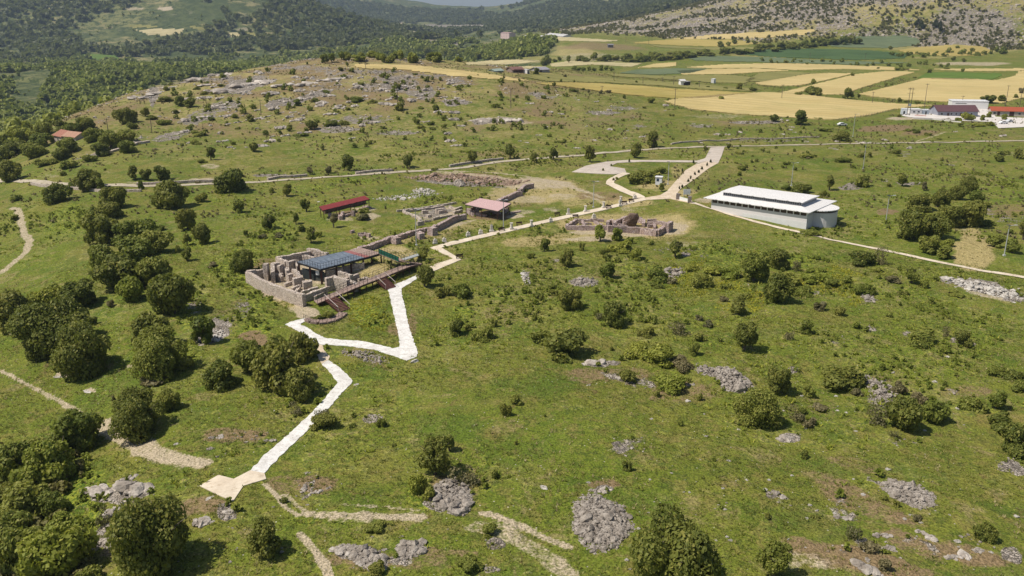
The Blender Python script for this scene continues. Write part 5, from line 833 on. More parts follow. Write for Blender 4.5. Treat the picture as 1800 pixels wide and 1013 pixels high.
tufts('yellow_flowers', scatter(60000, 100, 240, -20, 30, lambda x, y, r: grass_ok(x, y, r) & (ky(x, y, r) | kz(x, y, r)) & (fbm(x, y, 8, 3, 395) > .08)), .25, .6, 'yellow flowering weeds in patches among the meadow bushes', 6, leaf_mat('yellow_bloom', (.20, .20, .02), (.46, .42, .03), (.58, .52, .05)))
def herb(x, y, r): return ~on_path(x, y) & (mask_at('wood', x, y) < .3) & (mask_at('tan', x, y) < .3) & (fbm(x, y, 14, 4, 401) > -.05)
wood_obj('low_herbage', scatter(42000, 230, 820, -33, 37, herb), lambda n: RNG.uniform(.15, .48, n)*RNG.uniform(.6, 1.3, n), T3, LM['g'], 'brownish low herbage speckling the far meadow and the rocky ridge', 'herbage')
def clear_keep(x, y, r): return (mask_at('wood', x, y) > .45) & (mask_at('tan', x, y) < .3) & (fbm(x, y, 25, 3, 402) > .05)
wood_obj('valley_scrub', scatter(3200, 450, 2400, -37, 8, clear_keep), lambda n: RNG.uniform(1.2, 4.0, n), T2, LMF['w'], 'scattered scrub and single trees in the valley clearings', 'scrub')
# ---------------------------------------------------------------- masonry and buildings
def stone_wall_mat(name, c1, c2, c3, sc_=2.6):
    m, t = newmat(name); b = NB(t); mp = b.n('ShaderNodeMapping'); t.links.new(b.vec, mp.inputs[0]); mp.inputs['Scale'].default_value = (1, 1, 1.7); vv = mp.outputs[0]
    e = b.vor(sc_, 'DISTANCE_TO_EDGE', vec=vv); c = b.vor(sc_, 'F1', 'Color', vec=vv); s = b.n('ShaderNodeSeparateColor'); t.links.new(c, s.inputs[0])
    col = b.mix(s.outputs[0], c1, c2); col = b.mix(b.ramp(b.noise(.7, 4), .5, .68), col, c3); col = b.mix(b.ramp(e, .07, .01), col, tuple(x*.45 for x in c1))
    b.out(col, .95, b.bump(b.math('ADD', b.ramp(e, 0, .12), b.math('MULTIPLY', b.noise(6, 3), .4)), .12), .2); return m
M_MAS = stone_wall_mat('rubble_masonry', (.54, .435, .355), (.76, .66, .57), (.66, .55, .44)); M_MASP = stone_wall_mat('pinkish_masonry', (.40, .29, .26), (.60, .49, .45), (.50, .37, .30), 2.0)
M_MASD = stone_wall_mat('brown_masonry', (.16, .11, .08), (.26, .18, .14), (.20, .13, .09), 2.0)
def plain(name, c, rough=.6, spec=.3, bump=0.0, k=.12, scale=1.5, **kw):
    m, t = newmat(name); b = NB(t); n = b.noise(scale, 4); col = b.mix(n, tuple(x*(1-k) for x in c), tuple(min(x*(1+k), .95) for x in c)); b.out(col, rough, b.bump(n, bump) if bump else None, spec, **kw); return m
M_IRON = plain('rust_brown_steel', (.055, .020, .016), .5); M_DARK = plain('dark_steel', (.03, .03, .033), .5); M_GALV = plain('galvanised_steel', (.42, .43, .43), .4, .5); M_PLANK = None
def planks(name, c1, c2, ang, sc_=6.0):
    m, t = newmat(name); b = NB(t); mp = b.n('ShaderNodeMapping'); t.links.new(b.vec, mp.inputs[0]); mp.inputs['Rotation'].default_value = (0, 0, ang)
    w_ = b.n('ShaderNodeTexWave'); t.links.new(mp.outputs[0], w_.inputs[0]); w_.inputs['Scale'].default_value = sc_; w_.inputs['Distortion'].default_value = .3
    col = b.mix(b.noise(.8, 4), c1, c2); col = b.mix(b.ramp(w_.outputs['Fac'], .12, .02), col, tuple(x*.35 for x in c1)); b.out(col, .8, b.bump(w_.outputs['Fac'], .02), .25); return m
def up(u, v, off): p = ground([u], [v], off)[0]; return Vector((p[0], p[1], p[2]+off))
def wall_mesh(mb, top_px, h, th, jag=.12, sink=.6, seed=1, level=False):
    T_ = ground([p[0] for p in top_px], [p[1] for p in top_px], h); P = T_[:, :2]; L = np.concatenate([[0], np.cumsum(np.hypot(*(P[1:]-P[:-1]).T))]); n = max(int(L[-1]/.55), 2)
    s = np.unique(np.concatenate([np.linspace(0, L[-1], n), L])); X = np.interp(s, L, P[:, 0]); Y = np.interp(s, L, P[:, 1]); hz = H(X, Y); r = np.random.default_rng(seed)
    zt = (np.full(len(s), T_[:, 2].max()) if level else hz)+h; stp = np.repeat(r.uniform(-1, 1, len(s)//3+2), 3)[:len(s)]; zt = zt+jag*(stp*1.3+r.uniform(-.5, .5, len(s)))
    tx = np.gradient(X); ty = np.gradient(Y); l = np.hypot(tx, ty)+1e-9; nx, ny = -ty/l*th/2, tx/l*th/2; vs = []
    for i in range(len(s)):
        k = 1+r.uniform(-.12, .12); zb = hz[i]-sink
        vs += [(X[i]-nx[i]*1.08, Y[i]-ny[i]*1.08, zb), (X[i]-nx[i]*k, Y[i]-ny[i]*k, zt[i]+r.uniform(-.5, .5)*jag), (X[i]+nx[i]*k, Y[i]+ny[i]*k, zt[i]+r.uniform(-.5, .5)*jag), (X[i]+nx[i]*1.08, Y[i]+ny[i]*1.08, zb)]
    fs = []
    for i in range(len(s)-1):
        a = 4*i; fs += [(a, a+1, a+5, a+4), (a+1, a+2, a+6, a+5), (a+2, a+3, a+7, a+6)]
    fs += [(0, 3, 2, 1), tuple(4*(len(s)-1)+k for k in range(4))]; mb.add(vs, fs)
def ruin(name, label, cat, at, walls, mat, group=None, parent=None):
    root = parent or thing(name, label, cat, gp(*at), group)
    for i, w_ in enumerate(walls):
        m = MB(); wall_mesh(m, w_[0], w_[1], w_[2], w_[3] if len(w_) > 3 else .12, seed=i*7+3, sink=w_[4] if len(w_) > 4 else .6); m.build('wall', w_[5] if len(w_) > 5 else mat, root)
    return root
# --- the large walled ruin on the terrace edge
ruin('ruined_basilica', 'large roofless stone ruin with many rooms around the blue roofed platform', 'ruin', (520, 500), [
 ([(434,477),(440,480),(455,489),(470,496),(500,507),(520,514),(534,518)], 2.3, .8, .05, 1.5), ([(434,477),(450,475),(463,473)], 2.3, .8, .08, 1.2), ([(463,464),(471,464)], 3.4, 1.2, .05, 1), ([(478,463),(490,461)], 2.6, .9, .2), ([(479,464),(479,478)], 2.4, .8, .3),
 ([(487,452),(515,447),(545,442)], 2.4, .8, .06, 1), ([(488,452),(496,457),(504,461)], 2.2, .9, .2), ([(524,446),(538,449),(553,452)], 2.0, .8, .1), ([(541,436),(558,440),(576,444)], 2.8, .8, .1, 1), ([(505,462),(521,457)], 2.4, .8, .15), ([(521,457),(524,466)], 2.2, .7, .2), ([(489,469),(500,466),(512,472)], 2.2, .8, .4), ([(502,475),(508,474)], 2.2, 1.1, .1),
 ([(511,472),(520,478),(529,484)], 1.9, .7, .3), ([(484,482),(496,486)], 1.2, .6, .15), ([(485,483),(497,481)], 1.0, .6, .1), ([(505,483),(513,481)], 1.7, 1.0, .1), ([(515,491),(529,488)], 1.6, .9, .15), ([(532,496),(548,493)], 1.6, 1.0, .15), ([(513,505),(526,500)], 1.0, .5, .1), ([(530,512),(545,508),(559,504)], 1.0, .5, .08), ([(520,510),(527,502)], .7, .5, .1),
 ([(534,518),(548,514),(560,509),(572,505)], 1.4, .7, .08, 1.2), ([(551,520),(566,513),(574,509)], .9, .6, .1), ([(500,498),(514,493)], .8, .5, .1), ([(470,485),(480,482),(492,478)], .8, .5, .15),
 ([(572,488),(586,485),(600,489),(612,492)], 2.6, .9, .12), ([(573,476),(590,472),(601,469)], 2.2, .7, .1), ([(601,469),(622,464),(640,460)], 1.4, .7, .2), ([(596,479),(608,481),(618,484)], 2.0, .8, .15), ([(602,492),(616,486),(630,481)], 1.5, .6, .1), ([(612,493),(626,498)], 1.7, .8, .1), ([(630,491),(642,487),(652,490)], .9, .7, .1), ([(572,505),(590,500),(604,505)], .9, .7, .1)], M_MAS)
# --- long rampart
rp = ruin('rampart_wall', 'long broken stone rampart running from the platform towards the pink shelter', 'wall', (700, 418), [
 ([(614,441),(640,433),(663,425),(684,417)], 1.3, 1.1, .12, .8), ([(684,417),(703,413),(715,409),(726,405),(745,402),(762,398)], 1.1, 1.1, .1, .8), ([(762,398),(766,396),(780,389),(796,381),(804,378),(818,376)], 1.5, 1.0, .1, .8)], M_MASP)
for (a, b_, c_, d_) in [(696,417,9,1.6), (738,410,9,1.3), (760,401,9,1.7)]:
    m = MB(); wall_mesh(m, [(a-c_/2, b_+1), (a+c_/2, b_-1)], d_, 2.2, .15, .8, seed=a); m.build('tower_base', M_MASP, rp)
ruin('rampart_wall', 'short stone rampart stretch rising behind the pink shelter', 'wall', (890, 350), [([(874,352),(890,345),(905,338),(917,336)], 1.4, 1.0, .1, .8), ([(912,334),(922,325),(937,322)], 1.5, 1.0, .1, .8)], M_MASP)
# --- open dig left of the pink shelter
ruin('excavated_ruins', 'low maze of excavated wall stubs left of the pink shelter', 'ruin', (765, 378), [
 ([(697,369),(730,366),(770,360),(802,355)], .6, .5, .05), ([(709,370),(735,367),(760,364),(780,361)], .6, .6, .1), ([(709,370),(722,375),(735,381)], .6, .6, .1), ([(735,381),(740,386)], .8, .6, .1), ([(742,372),(752,371)], .7, .6, .2), ([(750,378),(757,377)], .7, .8, .2), ([(766,368),(783,366)], 1.1, .9, .1), ([(770,371),(784,369)], .8, .7, .1), ([(760,384),(775,380),(795,376)], .6, .5, .1),
 ([(733,391),(745,389)], .9, .7, .1), ([(746,387),(758,386)], .6, .5, .1), ([(790,362),(800,366),(812,363)], .6, .5, .15), ([(797,372),(812,369)], .7, .6, .15), ([(725,379),(733,377)], .5, .6, .1)], M_MAS)
ruin('excavated_ruins', 'tiny dig with a curved wall stub in the grass below the red shelter', 'ruin', (642, 412), [([(629,409),(640,408),(648,410),(650,412)], .8, .5, .1), ([(616,407),(622,405)], .5, .5, .1), ([(632,412),(642,413)], .5, .5, .1)], M_MASP)
# --- the rectangular ruin right of the path
r2 = ruin('ruined_chapel', 'rectangular pinkish ruin with a tall dark masonry stump, right of the path', 'ruin', (1090, 396), [
 ([(996,396),(1030,397),(1068,397)], 1.1, .8, .08), ([(1068,397),(1100,398),(1126,400),(1155,405)], 1.5, .9, .08), ([(1155,405),(1168,397),(1172,393)], 1.5, .9, .1), ([(1172,393),(1180,388)], 2.3, 1.1, .15), ([(996,396),(1005,390),(1013,385)], .9, .7, .1), ([(1013,385),(1040,385),(1062,386)], .7, .6, .1), ([(1082,388),(1097,382),(1110,378)], 1.3, .8, .1), ([(1095,384),(1099,391)], 1.2, .7, .1),
 ([(1068,391),(1070,387),(1075,385),(1079,387),(1081,391)], 1.7, .7, .1), ([(1087,396),(1097,396),(1103,398)], 1.1, .8, .2), ([(1018,391),(1040,391)], .6, .6, .2), ([(1024,387),(1027,394)], .8, .6, .1), ([(1120,383),(1132,386),(1131,392)], 1.1, .8, .1), ([(1137,390),(1154,389),(1172,391)], .8, .6, .1), ([(1138,396),(1154,395)], .7, .6, .1), ([(1138,386),(1154,385)], .9, .7, .1), ([(1112,380),(1128,383)], .8, .6, .15), ([(1150,392),(1151,399)], .9, .6, .1), ([(1045,388),(1058,394)], .6, .7, .2), ([(1005,393),(1012,391)], .5, .6, .1)], M_MASP)
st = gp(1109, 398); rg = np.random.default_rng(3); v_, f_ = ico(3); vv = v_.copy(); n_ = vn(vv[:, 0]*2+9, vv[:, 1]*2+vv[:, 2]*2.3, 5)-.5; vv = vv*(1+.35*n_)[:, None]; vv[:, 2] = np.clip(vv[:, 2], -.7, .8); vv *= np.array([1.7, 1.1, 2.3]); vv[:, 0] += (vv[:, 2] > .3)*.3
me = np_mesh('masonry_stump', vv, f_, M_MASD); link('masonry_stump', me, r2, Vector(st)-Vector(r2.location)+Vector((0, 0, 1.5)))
# --- roofs over the digs
def shelter(name, label, px, hgt, under, mat, posts, thick=.12, slope=(0, 0, 0, 0)):
    g = gp(*under); z = g.z+hgt; root = thing(name, label, 'shelter', g); c = [onplane(u, v, z+s) for (u, v), s in zip(px, slope)]
    m = MB(); m.hexa([p-Vector((0, 0, thick)) for p in c], c); m.build('roof', mat, root)
    m = MB()
    for i in range(4): m.bar(c[i]-Vector((0, 0, thick+.12)), c[(i+1) % 4]-Vector((0, 0, thick+.12)), .12, .16)
    m.build('roof_frame', M_DARK, root)
    for a in posts:
        i = int(a) % 4; f = a-int(a); p = c[i].lerp(c[(i+1) % 4], f); q = c[(i+2) % 4]; p = p.lerp((c[0]+c[2])/2, .04); m = MB(); m.tube((p.x, p.y, h1(p.x, p.y)-.3), (p.x, p.y, p.z-thick-.2), .09, .09, 8); m.build('post', M_IRON, root)
    return root, c
M_REDROOF = planks('red_sheet_roof', (.24, .040, .042), (.30, .058, .058), .5, 1.2); M_PINKROOF = planks('faded_pink_sheet_roof', (.56, .36, .35), (.64, .44, .42), .4, 1.2)
rs, c = shelter('sheet_roof_shelter', 'long narrow red metal roofed shelter over a dig', [(561,363),(567,370),(650,350),(641,344)], 2.3, (612, 380), M_REDROOF, [0, 1, 1.33, 1.66, 2, 3, 3.33, 3.66], slope=(.6, -.1, -.1, .6))
ruin('excavated_ruins', 'low walls and rubble under the red roofed shelter', 'ruin', (606, 378), [([(578,374),(590,377),(599,380)], .9, .6, .08), ([(599,381),(603,372)], .9, .7, .1), ([(602,373),(605,373)], 1.3, .8, .1), ([(608,377),(622,373)], .6, .6, .1), ([(570,369),(604,360),(642,351)], 1.1, .5, .1, .6, M_MASD), ([(640,362),(650,364)], .5, 1.4, .1), ([(619,372),(622,371)], 1.3, .8, .1)], M_MASP)  # dark masonry back wall added to deepen the shade under the red roof
ps, c = shelter('sheet_roof_shelter', 'square faded pink metal roof on posts over a dig beside the path', [(817.5,359),(875.5,371),(898,357.5),(844,348.5)], 2.9, (862, 384), M_PINKROOF, [0, .5, 1, 1.5, 2, 2.5, 3, 3.5], slope=(0, -.3, 0, .3))
ruin('excavated_ruins', 'low ruined walls in the shade of the pink roofed shelter', 'ruin', (850, 374), [([(826,366),(846,358),(870,361),(894,364)], 1.3, .6, .1, .6, M_MASD), ([(822,368),(832,372),(840,366)], 1.2, .7, .2), ([(835,374),(855,376)], .8, .7, .2), ([(860,371),(880,373)], .7, .6, .1), ([(885,369),(893,366)], .9, .7, .1), ([(895,374),(915,370)], .4, .8, .1)], M_MASP)  # brown back wall added so the space under the pink roof reads shaded
# --- glass platform over the basilica
g = gp(568, 501); zd = g.z+3.2; pl = thing('viewing_platform', 'raised blue glass platform on steel posts standing over the walled ruin', 'platform', g)
def glass():
    m, t = newmat('blue_glass_panels'); b = NB(t); br = b.n('ShaderNodeTexBrick'); mp = b.n('ShaderNodeMapping'); t.links.new(b.vec, mp.inputs[0]); mp.inputs['Rotation'].default_value = (0, 0, -.55); t.links.new(mp.outputs[0], br.inputs[0])
    br.offset = 0; br.inputs['Scale'].default_value = .8; br.inputs['Mortar Size'].default_value = .03; br.inputs['Color1'].default_value = (.125, .150, .185, 1); br.inputs['Color2'].default_value = (.185, .210, .240, 1); br.inputs['Mortar'].default_value = (.02, .025, .03, 1); br.inputs['Brick Width'].default_value = 1.2; br.inputs['Row Height'].default_value = 1.0
    col = b.mix(b.ramp(b.noise(.9, 4, .7), .58, .70), br.outputs[0], (.30, .34, .38)); b.out(col, .3, None, .4); return m
PX = [(522.5,460),(563.5,473),(640.5,453),(603,442)]; cc = [onplane(u, v, zd) for u, v in PX]; dn = lambda p, d: Vector((p.x, p.y, p.z-d))
m = MB(); m.hexa([dn(p, .10) for p in cc], cc); m.build('glass_deck', glass(), pl)
m = MB()
for i in range(4): m.bar(dn(cc[i], .27), dn(cc[(i+1) % 4], .27), .2, .3)
for f in (.25, .5, .75): m.bar(dn(cc[0].lerp(cc[1], f), .25), dn(cc[3].lerp(cc[2], f), .25), .12, .22)
m.build('deck_frame', M_DARK, pl)
def rail(mb, a, b_, n, h=1.05, w_=.05):
    for i in range(n+1): p = a.lerp(b_, i/n); mb.bar(p, p+Vector((0, 0, h)), w_)
    for k in (1.0, .5): mb.bar(a+Vector((0, 0, h*k)), b_+Vector((0, 0, h*k)), w_*.7)
for a, b_, n in ((0, 1, 9), (1, 2, 16), (0, 3, 14)): m = MB(); rail(m, cc[a], cc[b_], n); m.build('railing', M_DARK, pl)
for f, e in ((0, 0), (.5, 0), (1, 0), (.0, .5), (1, .35), (1, .7), (1, 1), (0, 1), (.5, 1)):
    p = cc[0].lerp(cc[1], f).lerp(cc[3].lerp(cc[2], f), e); q = p.lerp((cc[0]+cc[2])/2, .04); m = MB(); m.bar((q.x, q.y, h1(q.x, q.y)-.4), dn(q, .42), .32); m.build('post', M_IRON, pl)
a_ = cc[0].lerp(cc[1], .55).lerp(cc[3], .08); m = MB(); m.box((a_.x, a_.y, h1(a_.x, a_.y)+1.1), (5.5, .12, 2.1), -.5); m.build('glass_partition', plain('shaded_glass', (.05, .06, .06), .15, .6), pl)
m = MB(); s_ = onplane(558, 479, zd-1.2); m.box((s_.x, s_.y, zd-1.3), (.7, .06, .9), -.2); m.build('notice_panel', plain('white_panel', (.78, .78, .76), .5), pl)
M_DECK = planks('red_brown_planks', (.34, .235, .19), (.46, .34, .285), .6, 5); M_DECKR = planks('crimson_planks', (.34, .13, .12), (.40, .17, .16), .6, 5)
PX2 = [(603,442),(640.5,453),(671,444.5),(636,436)]; c2 = [onplane(u, v, zd+.02) for u, v in PX2]; c2m = [c2[0].lerp(c2[3], .30), c2[1].lerp(c2[2], .30)]
m = MB(); m.hexa([dn(p, .12) for p in (c2m[0], c2m[1], c2[2], c2[3])], (c2m[0], c2m[1], c2[2], c2[3])); m.build('plank_deck', M_DECK, pl)
m = MB(); q4 = [c2[0]+(c2[3]-c2[0])*.01, c2[1]+(c2[2]-c2[1])*.01, c2m[1], c2m[0]]; m.hexa([dn(p, .13) for p in q4], [dn(p, .01) for p in q4]); m.build('crimson_deck', M_DECKR, pl)
m = MB(); m.bar(dn(c2[1], .3), dn(c2[2], .3), .2, .34); m.build('deck_frame', M_DARK, pl); m = MB(); rail(m, c2[1], c2[2], 7); m.build('railing', M_DARK, pl)
for f in (.4, .95): q = c2[1].lerp(c2[2], f); m = MB(); m.bar((q.x, q.y, h1(q.x, q.y)-.3), dn(q, .42), .25); m.build('post', M_IRON, pl)
# walkway off the platform with the green net, and the ramp
wk = thing('access_walkway', 'walkway with a green netted railing joining the platform to the boardwalk', 'walkway', gp(690, 462)); ga = c2[2]; gb = up(706, 459, 2.0); gc = up(738, 461, 1.1)
def deckbit(root, a, b_, wd, mat, name='deck', th=.14):
    d = (b_-a); n = Vector((-d.y, d.x, 0)).normalized()*wd/2; m = MB(); t4 = [a-n, b_-n, b_+n, a+n]; m.hexa([dn(p, th) for p in t4], t4); m.build(name, mat, root); return n
n = deckbit(wk, ga, gb, 1.6, M_DECK); m = MB()
def fence_panel(m, a, b_, h): m.hexa([a+Vector((0, 0, .05)), b_+Vector((0, 0, .05)), b_+Vector((.03, .03, .05)), a+Vector((.03, .03, .05))], [a+Vector((0, 0, h)), b_+Vector((0, 0, h)), b_+Vector((.03, .03, h)), a+Vector((.03, .03, h))])
side = n if (ga-n-Vector((0, 0, 50))).length > (ga+n-Vector((0, 0, 50))).length else -n
fence_panel(m, ga+side, gb+side, 1.0); m.build('green_net', plain('green_netting', (.012, .115, .070), .8), wk); fence_panel
m = MB(); rail(m, ga+side*1.06, gb+side*1.06, 7); m.build('railing', M_DARK, wk); m = MB(); rail(m, ga-side, gb-side, 7); m.build('railing', M_DARK, wk)
n = deckbit(wk, gb, up(735, 463, 1.0), 1.8, M_DECK, 'landing')
ra, rb = gb, up(741, 446, .2); n = deckbit(wk, ra+Vector((0, .9, .02)), rb, 1.4, M_GALV, 'ramp'); m = MB(); rail(m, ra+Vector((0, .3, 0)), rb+Vector((0, -.7, 0)), 8, 1.0, .045); m.build('handrail', M_GALV, wk)
for f in (.1, .5, .9): q = ga.lerp(gb, f); m = MB(); m.bar((q.x, q.y, h1(q.x, q.y)-.3), dn(q, .14), .16); m.build('post', M_IRON, wk)
# boardwalk
bwk = thing('boardwalk', 'long red-brown plank boardwalk on dark posts along the front of the ruin', 'boardwalk', gp(650, 492)); pts = [up(u, v, o) for u, v, o in [(735,462,1.0),(715,467,1.2),(693,475.5,1.4),(662,488,1.5),(640,496,1.5),(618,505,1.5),(597,514,1.4),(576,522.5,1.1),(555,531,.7)]]
for a, b_ in zip(pts[:-1], pts[1:]):
    d = (b_-a); nn = Vector((-d.y, d.x, 0)).normalized()*.95; m = MB(); t4 = [a-nn, b_-nn, b_+nn, a+nn]; m.hexa([dn(p, .12) for p in t4], t4); m.build('deck', M_DECK, bwk)
    m = MB(); m.bar(dn(a-nn*.95, .25), dn(b_-nn*.95, .25), .14, .24); m.bar(dn(a+nn*.95, .25), dn(b_+nn*.95, .25), .14, .24); m.build('joist', M_IRON, bwk)
    for sg in (-1, 1): m = MB(); rail(m, a+nn*sg, b_+nn*sg, 3, 1.0, .06); m.build('railing', M_DARK, bwk)
    for f in (.1, .6):
        for sg in (-.9, .9): q = a.lerp(b_, f)+nn*sg; m = MB(); m.bar((q.x, q.y, h1(q.x, q.y)-.3), dn(q, .13), .16); m.build('post', M_IRON, bwk)
M_TREAD = plain('tread_brown', (.16, .07, .06), .6)
def stairs(label, a, b_, n, wd):
    root = thing('steel_staircase', label, 'stairs', b_); d = b_-a; s = Vector((-d.y, d.x, 0)).normalized()*wd/2; f = Vector((d.x, d.y, 0)).normalized()*.17
    for i in range(n):
        c_ = a.lerp(b_, (i+.5)/n); m = MB(); t4 = [c_-s-f, c_+s-f, c_+s+f, c_-s+f]; m.hexa([dn(p, .05) for p in t4], t4); m.build('tread', M_TREAD, root)
    for sg in (-1.04, 1.04): m = MB(); m.bar(dn(a+s*sg, .1), dn(b_+s*sg, .0), .07, .26); m.build('stringer', M_IRON, root); m = MB(); m.bar(a+s*sg+Vector((0, 0, .95)), b_+s*sg+Vector((0, 0, .95)), .07); m.bar(a+s*sg, a+s*sg+Vector((0, 0, .95)), .05); m.bar(b_+s*sg, b_+s*sg+Vector((0, 0, .95)), .05); m.build('handrail', plain('pale_handrail', (.55, .48, .44), .5), root)
stairs('upper dark red staircase dropping from the boardwalk to the white path', up(668, 489, 1.45), up(687, 507, .12), 11, 2.4)
stairs('lower dark red staircase dropping from the boardwalk to the grass', up(581, 524, 1.2), up(605, 546, .12), 10, 2.3)
lr = thing('curved_ramp', 'low curved red-brown wooden ramp at the foot of the lower staircase', 'ramp', gp(570, 562)); pp = [up(u, v, .35) for u, v in [(541,559),(549,563),(560,565),(572,564),(584,561),(595,556),(604,549)]]
for a, b_ in zip(pp[:-1], pp[1:]): d = b_-a; nn = Vector((-d.y, d.x, 0)).normalized()*.8; t4 = [a-nn, b_-nn, b_+nn, a+nn]; m = MB(); m.hexa([dn(p, .3) for p in t4], t4); m.build('deck', M_DECK, lr); m = MB(); rail(m, a-nn, b_-nn, 2, .9, .05); m.build('railing', M_DARK, lr)
# --- the white exhibition hall
def wall_local(root, pts, z0, z1, mat, name='wall', close=True):
    m = MB(); n = len(pts); vs = [(x, y, z0) for x, y in pts]+[(x, y, z1) for x, y in pts]; m.add(vs, [(i, (i+1) % n, n+(i+1) % n, n+i) for i in range(n if close else n-1)]); return m
g = gp(1418, 406); zE = g.z+4.5; A = onplane(1236.3, 347.6, zE); B = onplane(1423.7, 374.2, zE); Cc = onplane(1482.8, 354.6, zE); ux = Vector((A.x-B.x, A.y-B.y, 0)); LH = ux.length; ux.normalize(); uy = Vector((ux.y, -ux.x, 0)); wv = Vector((Cc.x-B.x, Cc.y-B.y, 0))
if uy.dot(wv) < 0: uy = -uy
WH = wv.dot(uy); print('HALL', round(LH, 1), round(WH, 1), 'skew', round(wv.dot(ux), 1), 'g', tuple(round(t, 1) for t in g), 'Hleft', h1(A.x, A.y))
hall = thing('exhibition_hall', 'long low white hall with a stepped white roof and a rounded end', 'building', (B.x, B.y, g.z)); G0 = Vector((B.x, B.y, 0))
def L(a, b_, z): p = G0+ux*a+uy*b_; return Vector((p.x, p.y, z))
M_WWALL = plain('pale_grey_render', (.68, .65, .635), .85, .2, .01, .05, .4); M_WROOF = planks('white_standing_seam_roof', (.72, .70, .68), (.78, .76, .74), math.atan2(ux.y, ux.x), .55); M_WIN = plain('dark_brown_glass', (.060, .035, .030), .25, .5, k=.4, scale=.3); M_WHITE_P = plain('white_paint', (.74, .73, .71), .6)
z0 = min(g.z, h1(A.x, A.y))-1.2; o = .9
def boxL(mb, a0, a1, b0, b1, z0_, z1_): P4 = [(a0, b0), (a1, b0), (a1, b1), (a0, b1)]; mb.hexa([L(x, y, z0_) for x, y in P4][::1], [L(x, y, z1_) for x, y in P4])
m = MB(); boxL(m, o, LH-o*2.2, o, WH-o, z0, zE-1.15); m.build('wall', M_WWALL, hall)
m = MB(); boxL(m, o+.12, LH-o*2.2-.12, o+.12, WH-o-.12, zE-1.15, zE-.05); m.build('upper_wall', M_WWALL, hall)
m = MB(); boxL(m, o-.04, LH*.62, o-.04, o+.3, z0, zE-2.75); m.build('plinth', plain('white_render', (.66, .655, .64), .85), hall)
for i in range(16):
    x = o+.1+(LH-3.2*o-.2)*i/15; xn = o+.1+(LH-3.2*o-.2)*(i+1)/15; m = MB(); boxL(m, x-.12, x+.12, o-.05, o+.2, zE-1.149, zE-.06); m.build('mullion', M_WHITE_P, hall)
    if i < 15: m = MB(); boxL(m, x+.125, xn-.125, o+.06, o+.115, zE-1.148, zE-.055); m.build('window', M_WIN, hall)
bx0, bx1, by0, by1 = LH*.10, LH*.93, WH*.30, WH*.80
ca = onplane(1411, 356, zE+1.6); cb = onplane(1264, 338, zE+1.6); cd = onplane(1445.5, 345, zE+1.6)
fa = lambda p: ((p-G0).dot(ux), (p-G0).dot(uy))
print('CLR', [tuple(round(t, 1) for t in fa(p)) for p in (ca, cb, cd)]); (xa, ya), (xb, yb), (xd, yd) = fa(ca), fa(cb), fa(cd); bx0, bx1, by0, by1 = max(xa, 2)+.4, min(xb, LH-2)-.4, max(ya, 2)+.4, min(max(yd, ya+4), WH-1.5)-.4
m = MB(); e = [L(0, 0, zE), L(LH, 0, zE), L(LH, WH, zE), L(0, WH, zE)]; i_ = [L(bx0, by0, zE+.55), L(bx1, by0, zE+.55), L(bx1, by1, zE+.55), L(bx0, by1, zE+.55)]
m.add([dn(p, .18) for p in e]+e+i_, [(0, 1, 5, 4), (1, 2, 6, 5), (2, 3, 7, 6), (3, 0, 4, 7), (4, 5, 9, 8), (5, 6, 10, 9), (6, 7, 11, 10), (7, 4, 8, 11), (0, 3, 2, 1)]); m.build('lower_roof', M_WROOF, hall)
m = MB(); boxL(m, bx0, bx1, by0, by1, zE+.3, zE+1.45); m.build('clerestory', plain('grey_clerestory', (.34, .34, .35), .6), hall)
nW = 36; M_CG = plain('dark_glass', (.04, .045, .05), .2, .5)
for i in range(nW): x = bx0+.3+(bx1-bx0-.6)*i/(nW-1); m = MB(); boxL(m, x-.22, x+.22, by0-.03, by0+.1, zE+.75, zE+1.3); m.build('clerestory_window', M_CG, hall)
m = MB(); ym = (by0+by1)/2; q = .55; e = [L(bx0-q, by0-q, zE+1.45), L(bx1+q, by0-q, zE+1.45), L(bx1+q, by1+q, zE+1.45), L(bx0-q, by1+q, zE+1.45)]; rd = [L(bx0-q, ym, zE+1.72), L(bx1+q, ym, zE+1.72)]
m.add([dn(p, -.0) for p in e]+[dn(p, -.14) for p in e]+rd, [(0, 1, 5, 4), (2, 3, 7, 6), (4, 5, 9, 8), (6, 7, 8, 9), (0, 4, 8, 7, 3), (1, 2, 6, 9, 5), (0, 3, 2, 1)]); m.build('upper_roof', M_WROOF, hall)
# rounded end
yc = WH*.50; ra = WH*.23; arc = [(o-math.sin(t)*ra*1.0, yc-math.cos(t)*ra) for t in np.linspace(0, math.pi, 17)]
m = MB(); n = len(arc); m.add([L(x, y, z0) for x, y in arc]+[L(x, y, zE-.95) for x, y in arc], [(i, i+1, n+i+1, n+i) for i in range(n-1)]+[tuple(range(n, 2*n))]); m.build('apse_wall', M_WWALL, hall, smooth=False)
m = MB(); arc2 = [(o-math.sin(t)*ra*.9, yc-math.cos(t)*ra*.97) for t in np.linspace(0, math.pi, 17)]; m.add([L(x, y, zE-.96) for x, y in arc2]+[L(x, y, zE-.42) for x, y in arc2], [(i, i+1, n+i+1, n+i) for i in range(n-1)]); m.build('apse_window_band', M_WIN, hall)
m = MB(); arc3 = [(-math.sin(t)*(ra*1.0+.15)+.8, yc-math.cos(t)*(ra+.6)) for t in np.linspace(0, math.pi, 21)]; n = len(arc3); m.add([L(x, y, zE-.42) for x, y in arc3]+[L(x, y, zE-.20) for x, y in arc3], [(i, i+1, n+i+1, n+i) for i in range(n-1)]+[tuple(range(n, 2*n)), tuple(range(n))[::-1], (n-1, 0, n, 2*n-1)]); m.build('apse_roof', M_WROOF, hall)
m = MB(); boxL(m, LH-2.1*o, LH-1.2*o, WH*.3, WH*.45, z0, zE-1.4); m.build('entrance', plain('brown_door', (.10, .06, .045), .5), hall)
